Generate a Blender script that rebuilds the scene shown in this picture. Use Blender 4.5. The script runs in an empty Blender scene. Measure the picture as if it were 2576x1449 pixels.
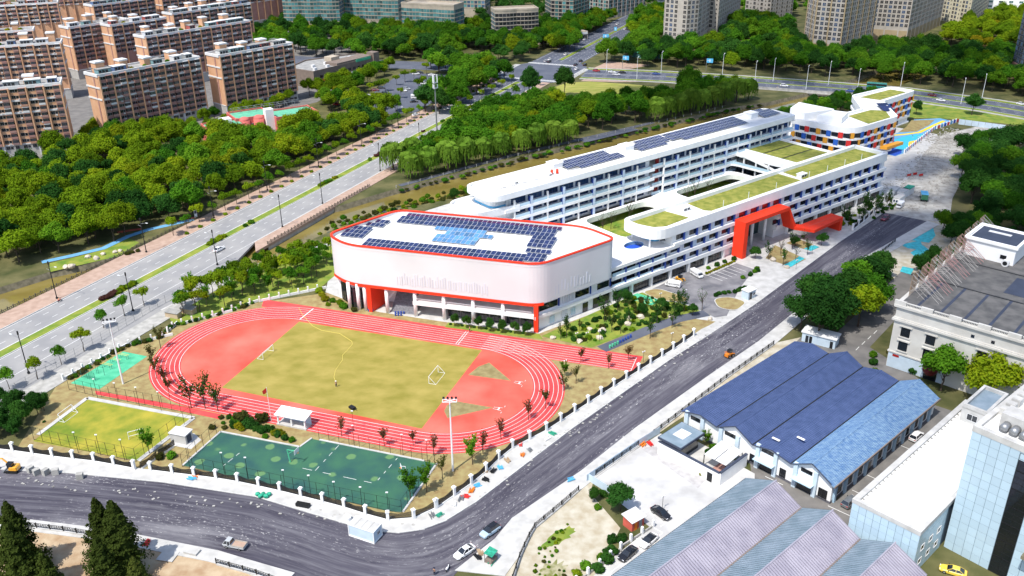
import bpy, bmesh, math, random
from mathutils import Vector, Matrix, geometry
random.seed(7)
R = math.radians
scene = bpy.context.scene
C = scene.collection

# ------------------------------------------------------------------ camera
F_PX, TILT, ROLL, CAM_H = 897.413, 0.442258, -0.0123072, 120.0
_ri = Vector((1, 0, 0)); _fw = Vector((0, math.cos(TILT), -math.sin(TILT))); _up = Vector((0, math.sin(TILT), math.cos(TILT)))
_c, _s = math.cos(ROLL), math.sin(ROLL)
cam_r = _ri * _c + _up * _s; cam_u = -_ri * _s + _up * _c
cd = bpy.data.cameras.new('camera'); cam = bpy.data.objects.new('camera', cd); C.objects.link(cam)
cd.sensor_width = 36.0; cd.lens = F_PX / 1024 * 36; cd.clip_start = 1.0; cd.clip_end = 6000
cam.matrix_world = Matrix(((cam_r.x, cam_u.x, -_fw.x, 0), (cam_r.y, cam_u.y, -_fw.y, 0), (cam_r.z, cam_u.z, -_fw.z, CAM_H), (0, 0, 0, 1)))
scene.camera = cam

# ------------------------------------------------------------------ world, sun, exposure
SUN_AZ = math.atan2(-0.62, -0.78); SUN_EL = R(60)
w = bpy.data.worlds.new('World'); scene.world = w; w.use_nodes = True
nt = w.node_tree; bg = nt.nodes['Background']
sky = nt.nodes.new('ShaderNodeTexSky'); sky.sky_type = 'NISHITA'; sky.sun_disc = False
sky.sun_elevation = SUN_EL; sky.sun_rotation = SUN_AZ; sky.altitude = 50; sky.air_density = 1.0; sky.dust_density = 1.5
nt.links.new(sky.outputs[0], bg.inputs[0]); bg.inputs[1].default_value = 0.15
sl = bpy.data.lights.new('sun', 'SUN'); sl.energy = 3.9; sl.angle = R(0.53); sl.color = (1.0, 0.955, 0.88)
sun = bpy.data.objects.new('sun', sl); C.objects.link(sun)
sv = Vector((math.sin(SUN_AZ) * math.cos(SUN_EL), math.cos(SUN_AZ) * math.cos(SUN_EL), math.sin(SUN_EL)))
sun.rotation_euler = (-sv).to_track_quat('-Z', 'Y').to_euler(); sun.location = (-60, -80, 300)
vs = scene.view_settings; vs.view_transform = 'Standard'; vs.look = 'None'; vs.gamma = 1.0; vs.exposure = 0.55
vs.use_curve_mapping = False
scene.cycles.max_bounces = 6; scene.cycles.transparent_max_bounces = 8
scene.cycles.use_denoising = True

# ------------------------------------------------------------------ survey: a point of the photograph on the level z -> world
def P(u, v, z=0.0):
 x, y = u - 512, 288 - v
 x, y = _c * x - _s * y, _s * x + _c * y
 d = _ri * x + _up * y + _fw * F_PX
 t = (z - CAM_H) / d.z
 return Vector((d.x * t, d.y * t, z))
K4 = 1024 / 2576 / 4
def q(i, j, x, y, z=0.0): return P(i * 256 + x * K4, j * 144 + y * K4, z)     # point of survey tile (i, j)
def q2(i, j, x, y, z=0.0): p = q(i, j, x, y, z); return (p.x, p.y)
def D(x, y, z=0.0): return P(x * 0.39752, y * 0.39752, z)

# ------------------------------------------------------------------ materials
M = {}
def mat(name, col, rough=0.8, var=0.0, scale=1.0, col2=None, bump=0.0, metal=0.0, spec=0.25, obj_var=0.0, coords='world', detail=4.0, stretch=None, rnd_cols=None, bscale=None, lo=0.35, hi=0.65):
 m = bpy.data.materials.new(name); m.use_nodes = True; n = m.node_tree; L = n.links
 b = n.nodes['Principled BSDF']; b.inputs['Roughness'].default_value = rough; b.inputs['Metallic'].default_value = metal
 b.inputs['Specular IOR Level'].default_value = spec
 col = tuple(col) + (1,) if len(col) == 3 else col
 src = None
 if var or col2 or bump:
  if coords == 'world':
   g = n.nodes.new('ShaderNodeNewGeometry'); vec = g.outputs['Position']
  else:
   g = n.nodes.new('ShaderNodeTexCoord'); vec = g.outputs['Object']
  if stretch:
   mp = n.nodes.new('ShaderNodeMapping'); mp.inputs['Rotation'].default_value[2] = stretch[3] if len(stretch) > 3 else 0
   mp.inputs['Scale'].default_value = stretch[:3]
   L.new(vec, mp.inputs[0]); vec = mp.outputs[0]
  nz = n.nodes.new('ShaderNodeTexNoise'); nz.inputs['Scale'].default_value = scale; nz.inputs['Detail'].default_value = detail
  L.new(vec, nz.inputs['Vector'])
  cr = n.nodes.new('ShaderNodeValToRGB'); cr.color_ramp.elements[0].position = lo; cr.color_ramp.elements[1].position = hi
  c2 = (tuple(col2) + (1,)) if col2 else tuple(max(0, c * (1 + var)) for c in col[:3]) + (1,)
  c1 = col if col2 else tuple(max(0, c * (1 - var)) for c in col[:3]) + (1,)
  cr.color_ramp.elements[0].color = c1; cr.color_ramp.elements[1].color = c2
  L.new(nz.outputs['Fac'], cr.inputs[0]); src = cr.outputs[0]
  if bump:
   bm_ = n.nodes.new('ShaderNodeBump'); bm_.inputs['Strength'].default_value = bump; bm_.inputs['Distance'].default_value = 0.1
   if bscale:
    nb = n.nodes.new('ShaderNodeTexNoise'); nb.inputs['Scale'].default_value = bscale; L.new(vec, nb.inputs['Vector']); L.new(nb.outputs['Fac'], bm_.inputs['Height'])
   else: L.new(nz.outputs['Fac'], bm_.inputs['Height'])
   L.new(bm_.outputs[0], b.inputs['Normal'])
 if rnd_cols:
  oi = n.nodes.new('ShaderNodeObjectInfo'); rr = n.nodes.new('ShaderNodeValToRGB'); rr.color_ramp.interpolation = 'CONSTANT'
  el = rr.color_ramp.elements
  while len(el) < len(rnd_cols): el.new(0.5)
  for i, c in enumerate(rnd_cols): el[i].position = i / len(rnd_cols); el[i].color = tuple(c) + (1,)
  L.new(oi.outputs['Random'], rr.inputs[0]); src = rr.outputs[0]
 if obj_var:
  oi = n.nodes.new('ShaderNodeObjectInfo'); mr = n.nodes.new('ShaderNodeMapRange')
  mr.inputs['To Min'].default_value = 1 - obj_var; mr.inputs['To Max'].default_value = 1 + obj_var
  L.new(oi.outputs['Random'], mr.inputs['Value'])
  mx = n.nodes.new('ShaderNodeVectorMath'); mx.operation = 'SCALE'; L.new(mr.outputs[0], mx.inputs['Scale'])
  if src: L.new(src, mx.inputs[0])
  else: mx.inputs[0].default_value = col[:3]
  src = mx.outputs[0]
 if src: L.new(src, b.inputs['Base Color'])
 else: b.inputs['Base Color'].default_value = col
 M[name] = m
 return m
def glass(name, col, rough=0.08, spec=0.8, obj_var=0.0, var=0.0, scale=1.0): return mat(name, col, rough, var=var, scale=scale, spec=spec, obj_var=obj_var)

mat('white', (0.80, 0.80, 0.79), 0.6, var=0.04, scale=0.35)
mat('white_wall', (0.78, 0.78, 0.77), 0.6, var=0.05, scale=0.25, coords='world')
mat('concrete', (0.30, 0.295, 0.275), 0.85, col2=(0.42, 0.41, 0.385), scale=0.6)
mat('concrete_white', (0.40, 0.395, 0.38), 0.85, col2=(0.52, 0.515, 0.50), scale=0.4, detail=8)
mat('dark_metal', (0.015, 0.016, 0.018), 0.5)
mat('grey_metal', (0.30, 0.31, 0.32), 0.4, metal=0.6)
mat('white_metal', (0.75, 0.76, 0.77), 0.4)
mat('red', (0.80, 0.045, 0.015), 0.55, var=0.05, scale=0.5)
mat('blue_fin', (0.03, 0.07, 0.30), 0.5)
mat('steel_blue', (0.35, 0.50, 0.62), 0.5)
mat('yellow', (0.75, 0.45, 0.03), 0.5)
mat('orange', (0.75, 0.20, 0.02), 0.5)
glass('glass_dark', (0.010, 0.014, 0.020), 0.06, 0.7, obj_var=0.5)
glass('glass_blue', (0.02, 0.05, 0.11), 0.06, 0.8, obj_var=0.6)
glass('glass_pale', (0.40, 0.55, 0.64), 0.10, 0.7, obj_var=0.15)
glass('glass_green', (0.05, 0.13, 0.13), 0.06, 0.8, obj_var=0.6)
mat('rubber', (0.012, 0.012, 0.012), 0.9)
mat('bark', (0.075, 0.055, 0.04), 0.95, var=0.3, scale=3.0, coords='object')

# ------------------------------------------------------------------ mesh building
class MB:
 def __init__(s): s.v = []; s.f = []; s.m = []
 def add(s, vs, fs, mi=0):
  o = len(s.v); s.v += [tuple(v) for v in vs]; s.f += [tuple(i + o for i in f) for f in fs]; s.m += [mi] * len(fs); return s
 def box(s, x0, x1, y0, y1, z0, z1, mi=0, top=None):
  s.add([(x0, y0, z0), (x1, y0, z0), (x1, y1, z0), (x0, y1, z0), (x0, y0, z1), (x1, y0, z1), (x1, y1, z1), (x0, y1, z1)],
              [(0, 3, 2, 1), (0, 1, 5, 4), (1, 2, 6, 5), (2, 3, 7, 6), (3, 0, 4, 7)], mi)
  s.add([(x0, y0, z1), (x1, y0, z1), (x1, y1, z1), (x0, y1, z1)], [(0, 1, 2, 3)], mi if top is None else top); return s
 def obox(s, cx, cy, cz, lx, ly, lz, a=0.0, mi=0):
  ca, sa = math.cos(a), math.sin(a); vs = []
  for z in (-lz / 2, lz / 2):
   for x, y in ((-lx / 2, -ly / 2), (lx / 2, -ly / 2), (lx / 2, ly / 2), (-lx / 2, ly / 2)):
    vs.append((cx + ca * x - sa * y, cy + sa * x + ca * y, cz + z))
  return s.add(vs, [(0, 3, 2, 1), (4, 5, 6, 7), (0, 1, 5, 4), (1, 2, 6, 5), (2, 3, 7, 6), (3, 0, 4, 7)], mi)
 def prism(s, poly, z0, z1, mi=0, top=None, holes=(), bottom=True, sides=True):
  top = mi if top is None else top
  rings = [ccw(poly)] + [ccw(h)[::-1] for h in holes]
  tris = tess(rings); flat = [p for r_ in rings for p in r_]; N = len(flat)
  s.add([(x, y, z1) for x, y in flat], tris, top)
  if bottom and z0 < z1: s.add([(x, y, z0) for x, y in flat], [t[::-1] for t in tris], mi)
  if sides and z0 < z1:
   for r_ in rings:
    n = len(r_); s.add([(x, y, z0) for x, y in r_] + [(x, y, z1) for x, y in r_], [(i, (i + 1) % n, n + (i + 1) % n, n + i) for i in range(n)], mi)
  return s
 def tube(s, p0, p1, r0, r1=None, n=6, mi=0, caps=True):
  r1 = r0 if r1 is None else r1
  p0, p1 = Vector(p0), Vector(p1); d = (p1 - p0)
  if d.length < 1e-6: return s
  d.normalize(); a = d.orthogonal().normalized(); b = d.cross(a); vs = []
  for p, r in ((p0, r0), (p1, r1)):
   for i in range(n):
    t = 2 * math.pi * i / n; vs.append(p + a * math.cos(t) * r + b * math.sin(t) * r)
  fs = [(i, (i + 1) % n, n + (i + 1) % n, n + i) for i in range(n)]
  if caps: fs += [tuple(range(n))[::-1], tuple(range(n, 2 * n))]
  return s.add(vs, fs, mi)
 def path(s, pts, r, n=5, mi=0):
  for a, b in zip(pts, pts[1:]): s.tube(a, b, r, r, n, mi)
  return s
 def quad(s, a, b, c, d, mi=0): return s.add([a, b, c, d], [(0, 1, 2, 3)], mi)
 def sphere(s, c, rx, ry, rz, nu=10, nv=6, mi=0, jit=0.0, rnd=None):
  vs = [(c[0], c[1], c[2] - rz)]; fs = []
  for j in range(1, nv):
   ph = -math.pi / 2 + math.pi * j / nv
   for i in range(nu):
    t = 2 * math.pi * i / nu; k = 1 + (rnd.uniform(-jit, jit) if rnd else 0)
    vs.append((c[0] + rx * k * math.cos(ph) * math.cos(t), c[1] + ry * k * math.cos(ph) * math.sin(t), c[2] + rz * k * math.sin(ph)))
  vs.append((c[0], c[1], c[2] + rz)); T = len(vs) - 1
  for i in range(nu):
   fs.append((0, 1 + (i + 1) % nu, 1 + i)); fs.append((T, T - nu + i, T - nu + (i + 1) % nu))
   for j in range(nv - 2):
    a = 1 + j * nu; fs.append((a + i, a + (i + 1) % nu, a + nu + (i + 1) % nu, a + nu + i))
  return s.add(vs, fs, mi)
 def mesh(s, name, mats, smooth=False):
  me = bpy.data.meshes.new(name); me.from_pydata(s.v, [], s.f)
  for m in (mats if isinstance(mats, (list, tuple)) else [mats]): me.materials.append(M[m] if isinstance(m, str) else m)
  if max(s.m, default=0): me.polygons.foreach_set('material_index', s.m)
  if smooth: me.polygons.foreach_set('use_smooth', [True] * len(me.polygons))
  me.update(); return me
def area(p): return sum(p[i][0] * p[(i + 1) % len(p)][1] - p[(i + 1) % len(p)][0] * p[i][1] for i in range(len(p))) / 2
def ccw(p): p = [(a[0], a[1]) for a in p]; return p if area(p) > 0 else p[::-1]
def tess(rings):
 flat = [p for r_ in rings for p in r_]
 out = []
 for t in geometry.tessellate_polygon([[Vector((x, y, 0)) for x, y in r_] for r_ in rings]):
  a, b, c = (flat[i] for i in t)
  cr = (b[0] - a[0]) * (c[1] - a[1]) - (c[0] - a[0]) * (b[1] - a[1])
  if abs(cr) < 1e-9: continue
  out.append(tuple(t) if cr > 0 else tuple(t)[::-1])
 return out
def rounded(poly, rads, n=6):
 poly = ccw(poly); out = []
 if not isinstance(rads, (list, tuple)): rads = [rads] * len(poly)
 for i, p in enumerate(poly):
  a = Vector(poly[i - 1]); b = Vector(p); c = Vector(poly[(i + 1) % len(poly)]); r = rads[i]
  if r <= 0: out.append((b.x, b.y)); continue
  d1 = (a - b); d2 = (c - b); t = min(r, d1.length * 0.49, d2.length * 0.49)
  p0 = b + d1.normalized() * t; p1 = b + d2.normalized() * t
  for k in range(n + 1):
   s_ = k / n; out.append(tuple(p0 * (1 - s_) ** 2 + b * 2 * s_ * (1 - s_) + p1 * s_ ** 2))
 return out
def inset(poly, d):
 poly = ccw(poly); n = len(poly); out = []
 for i in range(n):
  a = Vector(poly[i - 1]); b = Vector(poly[i]); c = Vector(poly[(i + 1) % n])
  e1 = (b - a).normalized(); e2 = (c - b).normalized()
  n1 = Vector((-e1.y, e1.x)); n2 = Vector((-e2.y, e2.x)); m_ = n1 + n2
  if m_.length < 1e-6: m_ = n1
  m_.normalize(); k = d / max(0.35, m_.dot(n1)); out.append((b.x + m_.x * k, b.y + m_.y * k))
 return out
def strip(line, wl, wr=None):
 "polygon of a band along a polyline, wl to its left, wr to its right"
 wr = wl if wr is None else wr; L_, R_ = [], []
 pts = [Vector(p) for p in line]
 for i, p in enumerate(pts):
  d = Vector((0, 0))
  if i: d += (p - pts[i - 1]).normalized()
  if i < len(pts) - 1: d += (pts[i + 1] - p).normalized()
  d.normalize(); nn = Vector((-d.y, d.x)); L_.append(tuple(p + nn * wl)); R_.append(tuple(p - nn * wr))
 return L_ + R_[::-1]
def along(line, step, start=0.0):
 "points and headings every step metres along a polyline"
 out = []; acc = start; pts = [Vector(p[:2]) for p in line]
 for a, b in zip(pts, pts[1:]):
  L_ = (b - a).length; d = (b - a) / L_
  while acc <= L_ + 1e-6: out.append((a + d * acc, math.atan2(d.y, d.x))); acc += step
  acc -= L_
 return out
def bez(p0, p1, p2, n=8): return [tuple(Vector(p0) * (1 - t) ** 2 + Vector(p1) * 2 * t * (1 - t) + Vector(p2) * t * t) for t in (i / n for i in range(n + 1))]

# ------------------------------------------------------------------ objects
KIDS = {}
def link(o, parent=None):
 C.objects.link(o)
 if parent is not None:
  o.parent = parent; KIDS.setdefault(parent.name, []).append(o)
 return o
def part(name, me, parent=None, loc=(0, 0, 0), rz=0.0, sc=None, label=None, kind=None):
 o = bpy.data.objects.new(name, me); o.location = loc
 if rz: o.rotation_euler = (0, 0, rz)
 if sc: o.scale = sc if isinstance(sc, (tuple, list)) else (sc, sc, sc)
 if label: o['label'] = label
 if kind: o['kind'] = kind
 return link(o, parent)
def tag(o, label, cat, group=None):
 o['label'] = label; o['category'] = cat
 if group: o['group'] = group
 return o
def thing(name, label, cat, loc=(0, 0, 0), rz=0.0, group=None, sc=None):
 o = bpy.data.objects.new(name, None); o.location = loc; o.rotation_euler = (0, 0, rz); o.empty_display_size = 0.5
 if sc: o.scale = sc if isinstance(sc, (tuple, list)) else (sc, sc, sc)
 tag(o, label, cat, group); return link(o)
def struct(name, me, label=None, parent=None, kind='structure'):
 o = bpy.data.objects.new(name, me); o['kind'] = kind
 if label: o['label'] = label
 return link(o, parent)
def sheet(name, poly, z, m, holes=(), label=None, parent=None, kind='structure', th=0.0):
 b = MB(); b.prism(poly, z - th, z, 0, holes=holes); me = b.mesh(name, m)
 return struct(name, me, label, parent, kind) if parent is None else part(name, me, parent)
def dup(root, loc, rz=0.0, label=None, group=None, sc=None):
 r_ = root.copy(); r_.location = loc; r_.rotation_euler = (0, 0, rz)
 if sc: r_.scale = sc if isinstance(sc, (tuple, list)) else (sc, sc, sc)
 if label: r_['label'] = label
 if group: r_['group'] = group
 C.objects.link(r_)
 for ch in list(KIDS.get(root.name, ())):
  c = ch.copy(); C.objects.link(c); c.parent = r_
  for g in list(KIDS.get(ch.name, ())):
   d = g.copy(); C.objects.link(d); d.parent = c
 return r_
# ================================================================== ground, river, roads
mat('ground_earth', (0.050, 0.060, 0.018), 0.95, col2=(0.13, 0.12, 0.05), scale=0.12, detail=8, bump=0.3, bscale=1.5)
mat('lawn', (0.10, 0.185, 0.022), 0.95, col2=(0.25, 0.27, 0.045), scale=0.25, detail=8, bump=0.4, bscale=6)
mat('dry_grass', (0.24, 0.17, 0.075), 0.95, col2=(0.32, 0.27, 0.12), scale=0.5, detail=9, bump=0.4, bscale=6)
mat('turf', (0.215, 0.19, 0.032), 0.95, col2=(0.34, 0.275, 0.072), scale=0.17, detail=12, bump=0.4, bscale=8, stretch=(1, 1.5, 1, 0.33), lo=0.3, hi=0.7)
mat('turf_green', (0.13, 0.19, 0.018), 0.95, col2=(0.36, 0.31, 0.04), scale=0.16, detail=9, bump=0.4, bscale=8)
mat('roof_grass', (0.17, 0.20, 0.030), 0.95, col2=(0.31, 0.30, 0.065), scale=0.45, detail=10, bump=0.4, bscale=8)
mat('meadow', (0.22, 0.25, 0.04), 0.95, col2=(0.36, 0.33, 0.09), scale=0.2, detail=9, stretch=(0.6, 2.5, 1, 0.5)); mat('earth', (0.33, 0.22, 0.13), 0.95, col2=(0.46, 0.36, 0.24), scale=0.35, detail=9, bump=0.3, bscale=3)
mat('sand_yard', (0.36, 0.31, 0.22), 0.95, col2=(0.48, 0.45, 0.37), scale=0.4, detail=10, bump=0.3, bscale=3)
mat('yard_white', (0.36, 0.355, 0.35), 0.9, col2=(0.56, 0.56, 0.555), scale=0.14, detail=9)
mat('gravel', (0.34, 0.33, 0.33), 0.9, col2=(0.44, 0.43, 0.43), scale=0.8, detail=9)
mat('rubble_ground', (0.28, 0.265, 0.24), 0.95, col2=(0.47, 0.455, 0.42), scale=0.3, detail=12, bump=0.5, bscale=2)
mat('asphalt_old', (0.235, 0.235, 0.24), 0.85, col2=(0.30, 0.295, 0.29), scale=0.12, detail=9)
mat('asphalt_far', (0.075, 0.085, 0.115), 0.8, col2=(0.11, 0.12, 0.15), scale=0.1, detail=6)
mat('forecourt', (0.12, 0.12, 0.135), 0.85, col2=(0.24, 0.235, 0.245), scale=0.22, detail=10); mat('lane_grey', (0.13, 0.125, 0.12), 0.9, col2=(0.19, 0.18, 0.17), scale=0.25, detail=9)
mat('pink_paving', (0.34, 0.235, 0.18), 0.85, col2=(0.43, 0.31, 0.245), scale=0.5, detail=9)
mat('line_white', (0.72, 0.72, 0.70), 0.7, var=0.1, scale=2.0)
mat('line_yellow', (0.62, 0.50, 0.12), 0.7)
mat('kerb', (0.52, 0.52, 0.50), 0.85, var=0.1, scale=1.0)
mat('track_red', (0.57, 0.040, 0.048), 0.8, col2=(0.70, 0.095, 0.085), scale=0.16, detail=10, lo=0.3, hi=0.75)
mat('track_inner', (0.60, 0.050, 0.032), 0.8, col2=(0.74, 0.16, 0.12), scale=0.07, detail=9, lo=0.3, hi=0.72)
mat('court_mint', (0.055, 0.36, 0.20), 0.7, col2=(0.10, 0.46, 0.27), scale=0.4)
mat('path_blue', (0.13, 0.33, 0.55), 0.8, var=0.1, scale=0.6)
mat('path_red', (0.50, 0.10, 0.07), 0.8, var=0.1, scale=0.6)
mat('tarp', (0.05, 0.42, 0.47), 0.6, var=0.2, scale=0.8, bump=0.5)
mat('tarp_green', (0.03, 0.30, 0.19), 0.7, var=0.3, scale=1.5, bump=0.5)
mat('water', (0.15, 0.115, 0.030), 0.07, col2=(0.22, 0.175, 0.05), scale=0.035, detail=4, spec=0.5, stretch=(1, 3, 1, -0.65))
mat('bank_stone', (0.11, 0.10, 0.065), 0.95, col2=(0.20, 0.175, 0.12), scale=0.7, bump=0.5)

def asphalt_new(name):
 "fresh dark asphalt with pale dust dragged along the driving direction (uv in metres along and across the road)"
 m = bpy.data.materials.new(name); m.use_nodes = True; n = m.node_tree; L = n.links; b = n.nodes['Principled BSDF']
 b.inputs['Roughness'].default_value = 0.75; b.inputs['Specular IOR Level'].default_value = 0.2
 g = n.nodes.new('ShaderNodeTexCoord')
 def noise(sc, st, det, lo, hi):
  mp = n.nodes.new('ShaderNodeMapping'); mp.inputs['Scale'].default_value = (1 / st, 1, 1); L.new(g.outputs['UV'], mp.inputs[0])
  nz = n.nodes.new('ShaderNodeTexNoise'); nz.inputs['Scale'].default_value = sc; nz.inputs['Detail'].default_value = det; nz.inputs['Roughness'].default_value = 0.68
  L.new(mp.outputs[0], nz.inputs['Vector'])
  mr = n.nodes.new('ShaderNodeMapRange'); mr.inputs['From Min'].default_value = lo; mr.inputs['From Max'].default_value = hi; L.new(nz.outputs['Fac'], mr.inputs[0])
  return mr.outputs[0]
 def mul(a, c):
  k = n.nodes.new('ShaderNodeMath'); k.operation = 'MULTIPLY'; L.new(a, k.inputs[0])
  if isinstance(c, float): k.inputs[1].default_value = c
  else: L.new(c, k.inputs[1])
  return k.outputs[0]
 def mix(fac, a, c):
  mx = n.nodes.new('ShaderNodeMix'); mx.data_type = 'RGBA'; L.new(fac, mx.inputs['Factor'])
  for i, v in ((6, a), (7, c)):
   if isinstance(v, tuple): mx.inputs[i].default_value = v + (1,)
   else: L.new(v, mx.inputs[i])
  return mx.outputs[2]
 col = mix(noise(0.09, 4, 6, 0.38, 0.66), (0.040, 0.037, 0.054), (0.088, 0.084, 0.105))
 col = mix(mul(noise(0.9, 22, 7, 0.45, 0.78), 0.8), col, (0.20, 0.195, 0.215))
 col = mix(mul(noise(0.10, 5, 8, 0.52, 0.72), 0.75), col, (0.30, 0.295, 0.31))
 col = mix(mul(noise(2.2, 2.5, 9, 0.57, 0.66), noise(0.13, 7, 5, 0.46, 0.60)), col, (0.62, 0.61, 0.60))
 L.new(col, b.inputs['Base Color']); M[name] = m
asphalt_new('asphalt_new')
def road_strip(name, left, right, z, m, label, th=0.3, n=120):
 "road surface between two kerb lines with uv in metres"
 def resamp(line):
  pts = [Vector(p) for p in line]; ls = [0]
  for a, c in zip(pts, pts[1:]): ls.append(ls[-1] + (c - a).length)
  out = []
  for i in range(n + 1):
   d = ls[-1] * i / n; k = max(j_ for j_ in range(len(ls)) if ls[j_] <= d + 1e-6); k = min(k, len(pts) - 2)
   out.append(pts[k].lerp(pts[k + 1], (d - ls[k]) / (ls[k + 1] - ls[k])))
  return out
 A, B_ = resamp(left), resamp(right); K = 5; vs_ = []; uv = []; u = 0
 for i in range(n + 1):
  if i: u += ((A[i] + B_[i]) / 2 - (A[i - 1] + B_[i - 1]) / 2).length
  for k in range(K + 1): p = A[i].lerp(B_[i], k / K); vs_.append((p.x, p.y, z)); uv.append((u, (A[i] - B_[i]).length * k / K))
 fs = []
 for i in range(n):
  for k in range(K): a = i * (K + 1) + k; fs.append((a, a + 1, a + K + 2, a + K + 1))
 me = bpy.data.meshes.new(name); me.from_pydata(vs_, [], fs); me.materials.append(M[m]); ul = me.uv_layers.new(name='UVMap')
 for l in me.loops: ul.data[l.index].uv = uv[l.vertex_index]
 me.update(); return struct(name, me, label)

# ---- river: an opening in the ground sheet, sloped banks, water below
river_n = [(-330, 120), (-165, 256), (-152, 270.5), (-138, 280), (-100, 306), (-66, 331), (-50, 347), (1, 389), (73, 443), (119, 477), (141, 487), (180, 516), (215, 550), (300, 640), (420, 700)]
river_s = [(430, 660), (330, 615), (240, 535), (205, 500), (160, 462), (120, 436), (60, 398), (10, 360), (-24, 337), (-50, 321), (-68, 300), (-90, 264), (-128, 232), (-300, 92)]
river = ccw(river_n + river_s)
B = 3000
sheet('ground', [(-B, -400), (B, -400), (B, 3400), (-B, 3400)], 0.0, 'ground_earth', holes=[river], label='ground of earth and rough grass under the whole district')
low = inset(river, 1.4)
bk = MB(); nn_ = len(river)
bk.add([(x, y, 0) for x, y in river] + [(x, y, -3.2) for x, y in low], [(i, (i + 1) % nn_, nn_ + (i + 1) % nn_, nn_ + i) for i in range(nn_)])
struct('river_bank', bk.mesh('river_bank', 'bank_stone'), 'stone lined river bank')
sheet('river_water', inset(river, 0.2), -2.0, 'water', label='muddy olive brown river water')

# ---- expressway, in its own frame: t along, c across
EA = R(66.2); Ee = Vector((math.cos(EA), math.sin(EA))); En = Vector((-Ee.y, Ee.x))
def X(t, c): p = Ee * t + En * c; return (p.x, p.y)
def xrect(t0, t1, c0, c1): return [X(t0, c0), X(t1, c0), X(t1, c1), X(t0, c1)]
exw = struct('expressway', MB().prism([X(40, 193), X(205, 193), X(232, 201.3), X(500, 201.3), X(512, 190), X(556, 190), X(566, 198), X(1400, 198), X(1400, 231), X(556, 231), X(548, 236), X(516, 236), X(508, 227.6), X(40, 227.6)], -0.7, 0.06).mesh('expressway', 'asphalt_old'), 'grey dual carriageway running diagonally past the school')
sheet('pavement', xrect(40, 505, 227.6, 236.2), 0.20, 'pink_paving', label='pink paved walkway along the far side of the dual carriageway', th=0.9)
sheet('pavement', [X(225, 195.4), X(330, 195.4), X(330, 201.3), X(232, 201.3)], 0.20, 'pink_paving', label='pink paved walkway on the bridge beside the carriageway', th=1.0)
sheet('pavement', [X(330, 196), X(505, 196), X(505, 201.3), X(330, 201.3)], 0.18, 'pink_paving', label='paved walkway beside the carriageway past the willow', th=0.5)
sheet('pavement', [X(40, 186.0), X(205, 187.5), X(215, 193), X(40, 193)], 0.16, 'concrete', label='unfinished walkway between school and carriageway', th=0.4)
def dashes(name, rows, t0, t1, m='line_white', on=2.0, gap=4.0, wd=0.15, z=0.075):
 b = MB()
 for c, ph in rows:
  t = t0 + ph
  while t < t1:
   b.add([X(t, c - wd / 2) + (z,), X(t + on, c - wd / 2) + (z,), X(t + on, c + wd / 2) + (z,), X(t, c + wd / 2) + (z,)], [(0, 1, 2, 3)]); t += on + gap
 return part(name, b.mesh(name, m), exw, kind='stuff')
dashes('lane_dashes', [(224.0, 0), (220.3, 0), (209.6, 2), (205.9, 2)], 60, 500)
dashes('lane_dashes', [(224.4, 0), (220.6, 0), (208.4, 2), (204.6, 2), (201.0, 1)], 570, 1000)
for c0 in (226.9, 217.0, 212.6, 201.9): dashes('edge_line', [(c0, 0)], 60, 504, on=444, gap=1)
for c0 in (229.5, 216.6, 212.4, 199.3): dashes('edge_line', [(c0, 0)], 566, 1000, on=434, gap=1)
def zebra(t, along_c, c0, c1, ln):
 b = MB()
 if along_c:
  c = c0
  while c < c1: b.prism(xrect(t, t + ln, c, c + 0.45), 0.075, 0.076, bottom=False); c += 1.0
 else:
  tt = c0
  while tt < c1: b.prism(xrect(tt, tt + 0.45, t, t + ln), 0.075, 0.076, bottom=False); tt += 1.0
 part('zebra_crossing', b.mesh('zebra', 'line_white'), exw)
zebra(508, True, 191, 235, 4); zebra(555, True, 198, 232, 4); zebra(187, False, 512, 552, 4); zebra(234, False, 514, 550, 4)
sheet('crossing', [X(506, 227), X(516, 236), X(548, 236), X(556, 231), X(1400, 231), X(1400, 198), X(566, 198), X(556, 190), X(512, 190), X(500, 201.3), X(440, 201.5), X(440, 213), X(440, 216.6), X(440, 227.4)], 0.064, 'asphalt_far', label='road across and beyond the crossing, coloured dark for cloud shade')  # darker sheet over the same road, cloud shade put into its colour
mats_med = struct('median_strip', MB().prism(xrect(40, 500, 213.2, 216.4), 0.0, 0.22).mesh('median', 'lawn'), 'strip of yellowing grass between the two carriageways')
med_far = struct('median_strip', MB().prism(xrect(572, 900, 213.2, 215.6), 0.0, 0.22).mesh('median', 'lawn'), 'grass strip of the carriageway beyond the crossing')
for c0 in (213.05, 216.55, 227.6):
 part('kerb', MB().prism(xrect(60, 505, c0 - 0.12, c0 + 0.12), 0, 0.24).mesh('kerb', 'kerb'), exw)
part('kerb', MB().prism(xrect(232, 505, 201.2, 201.4), 0, 0.24).mesh('kerb', 'kerb'), exw)
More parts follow.
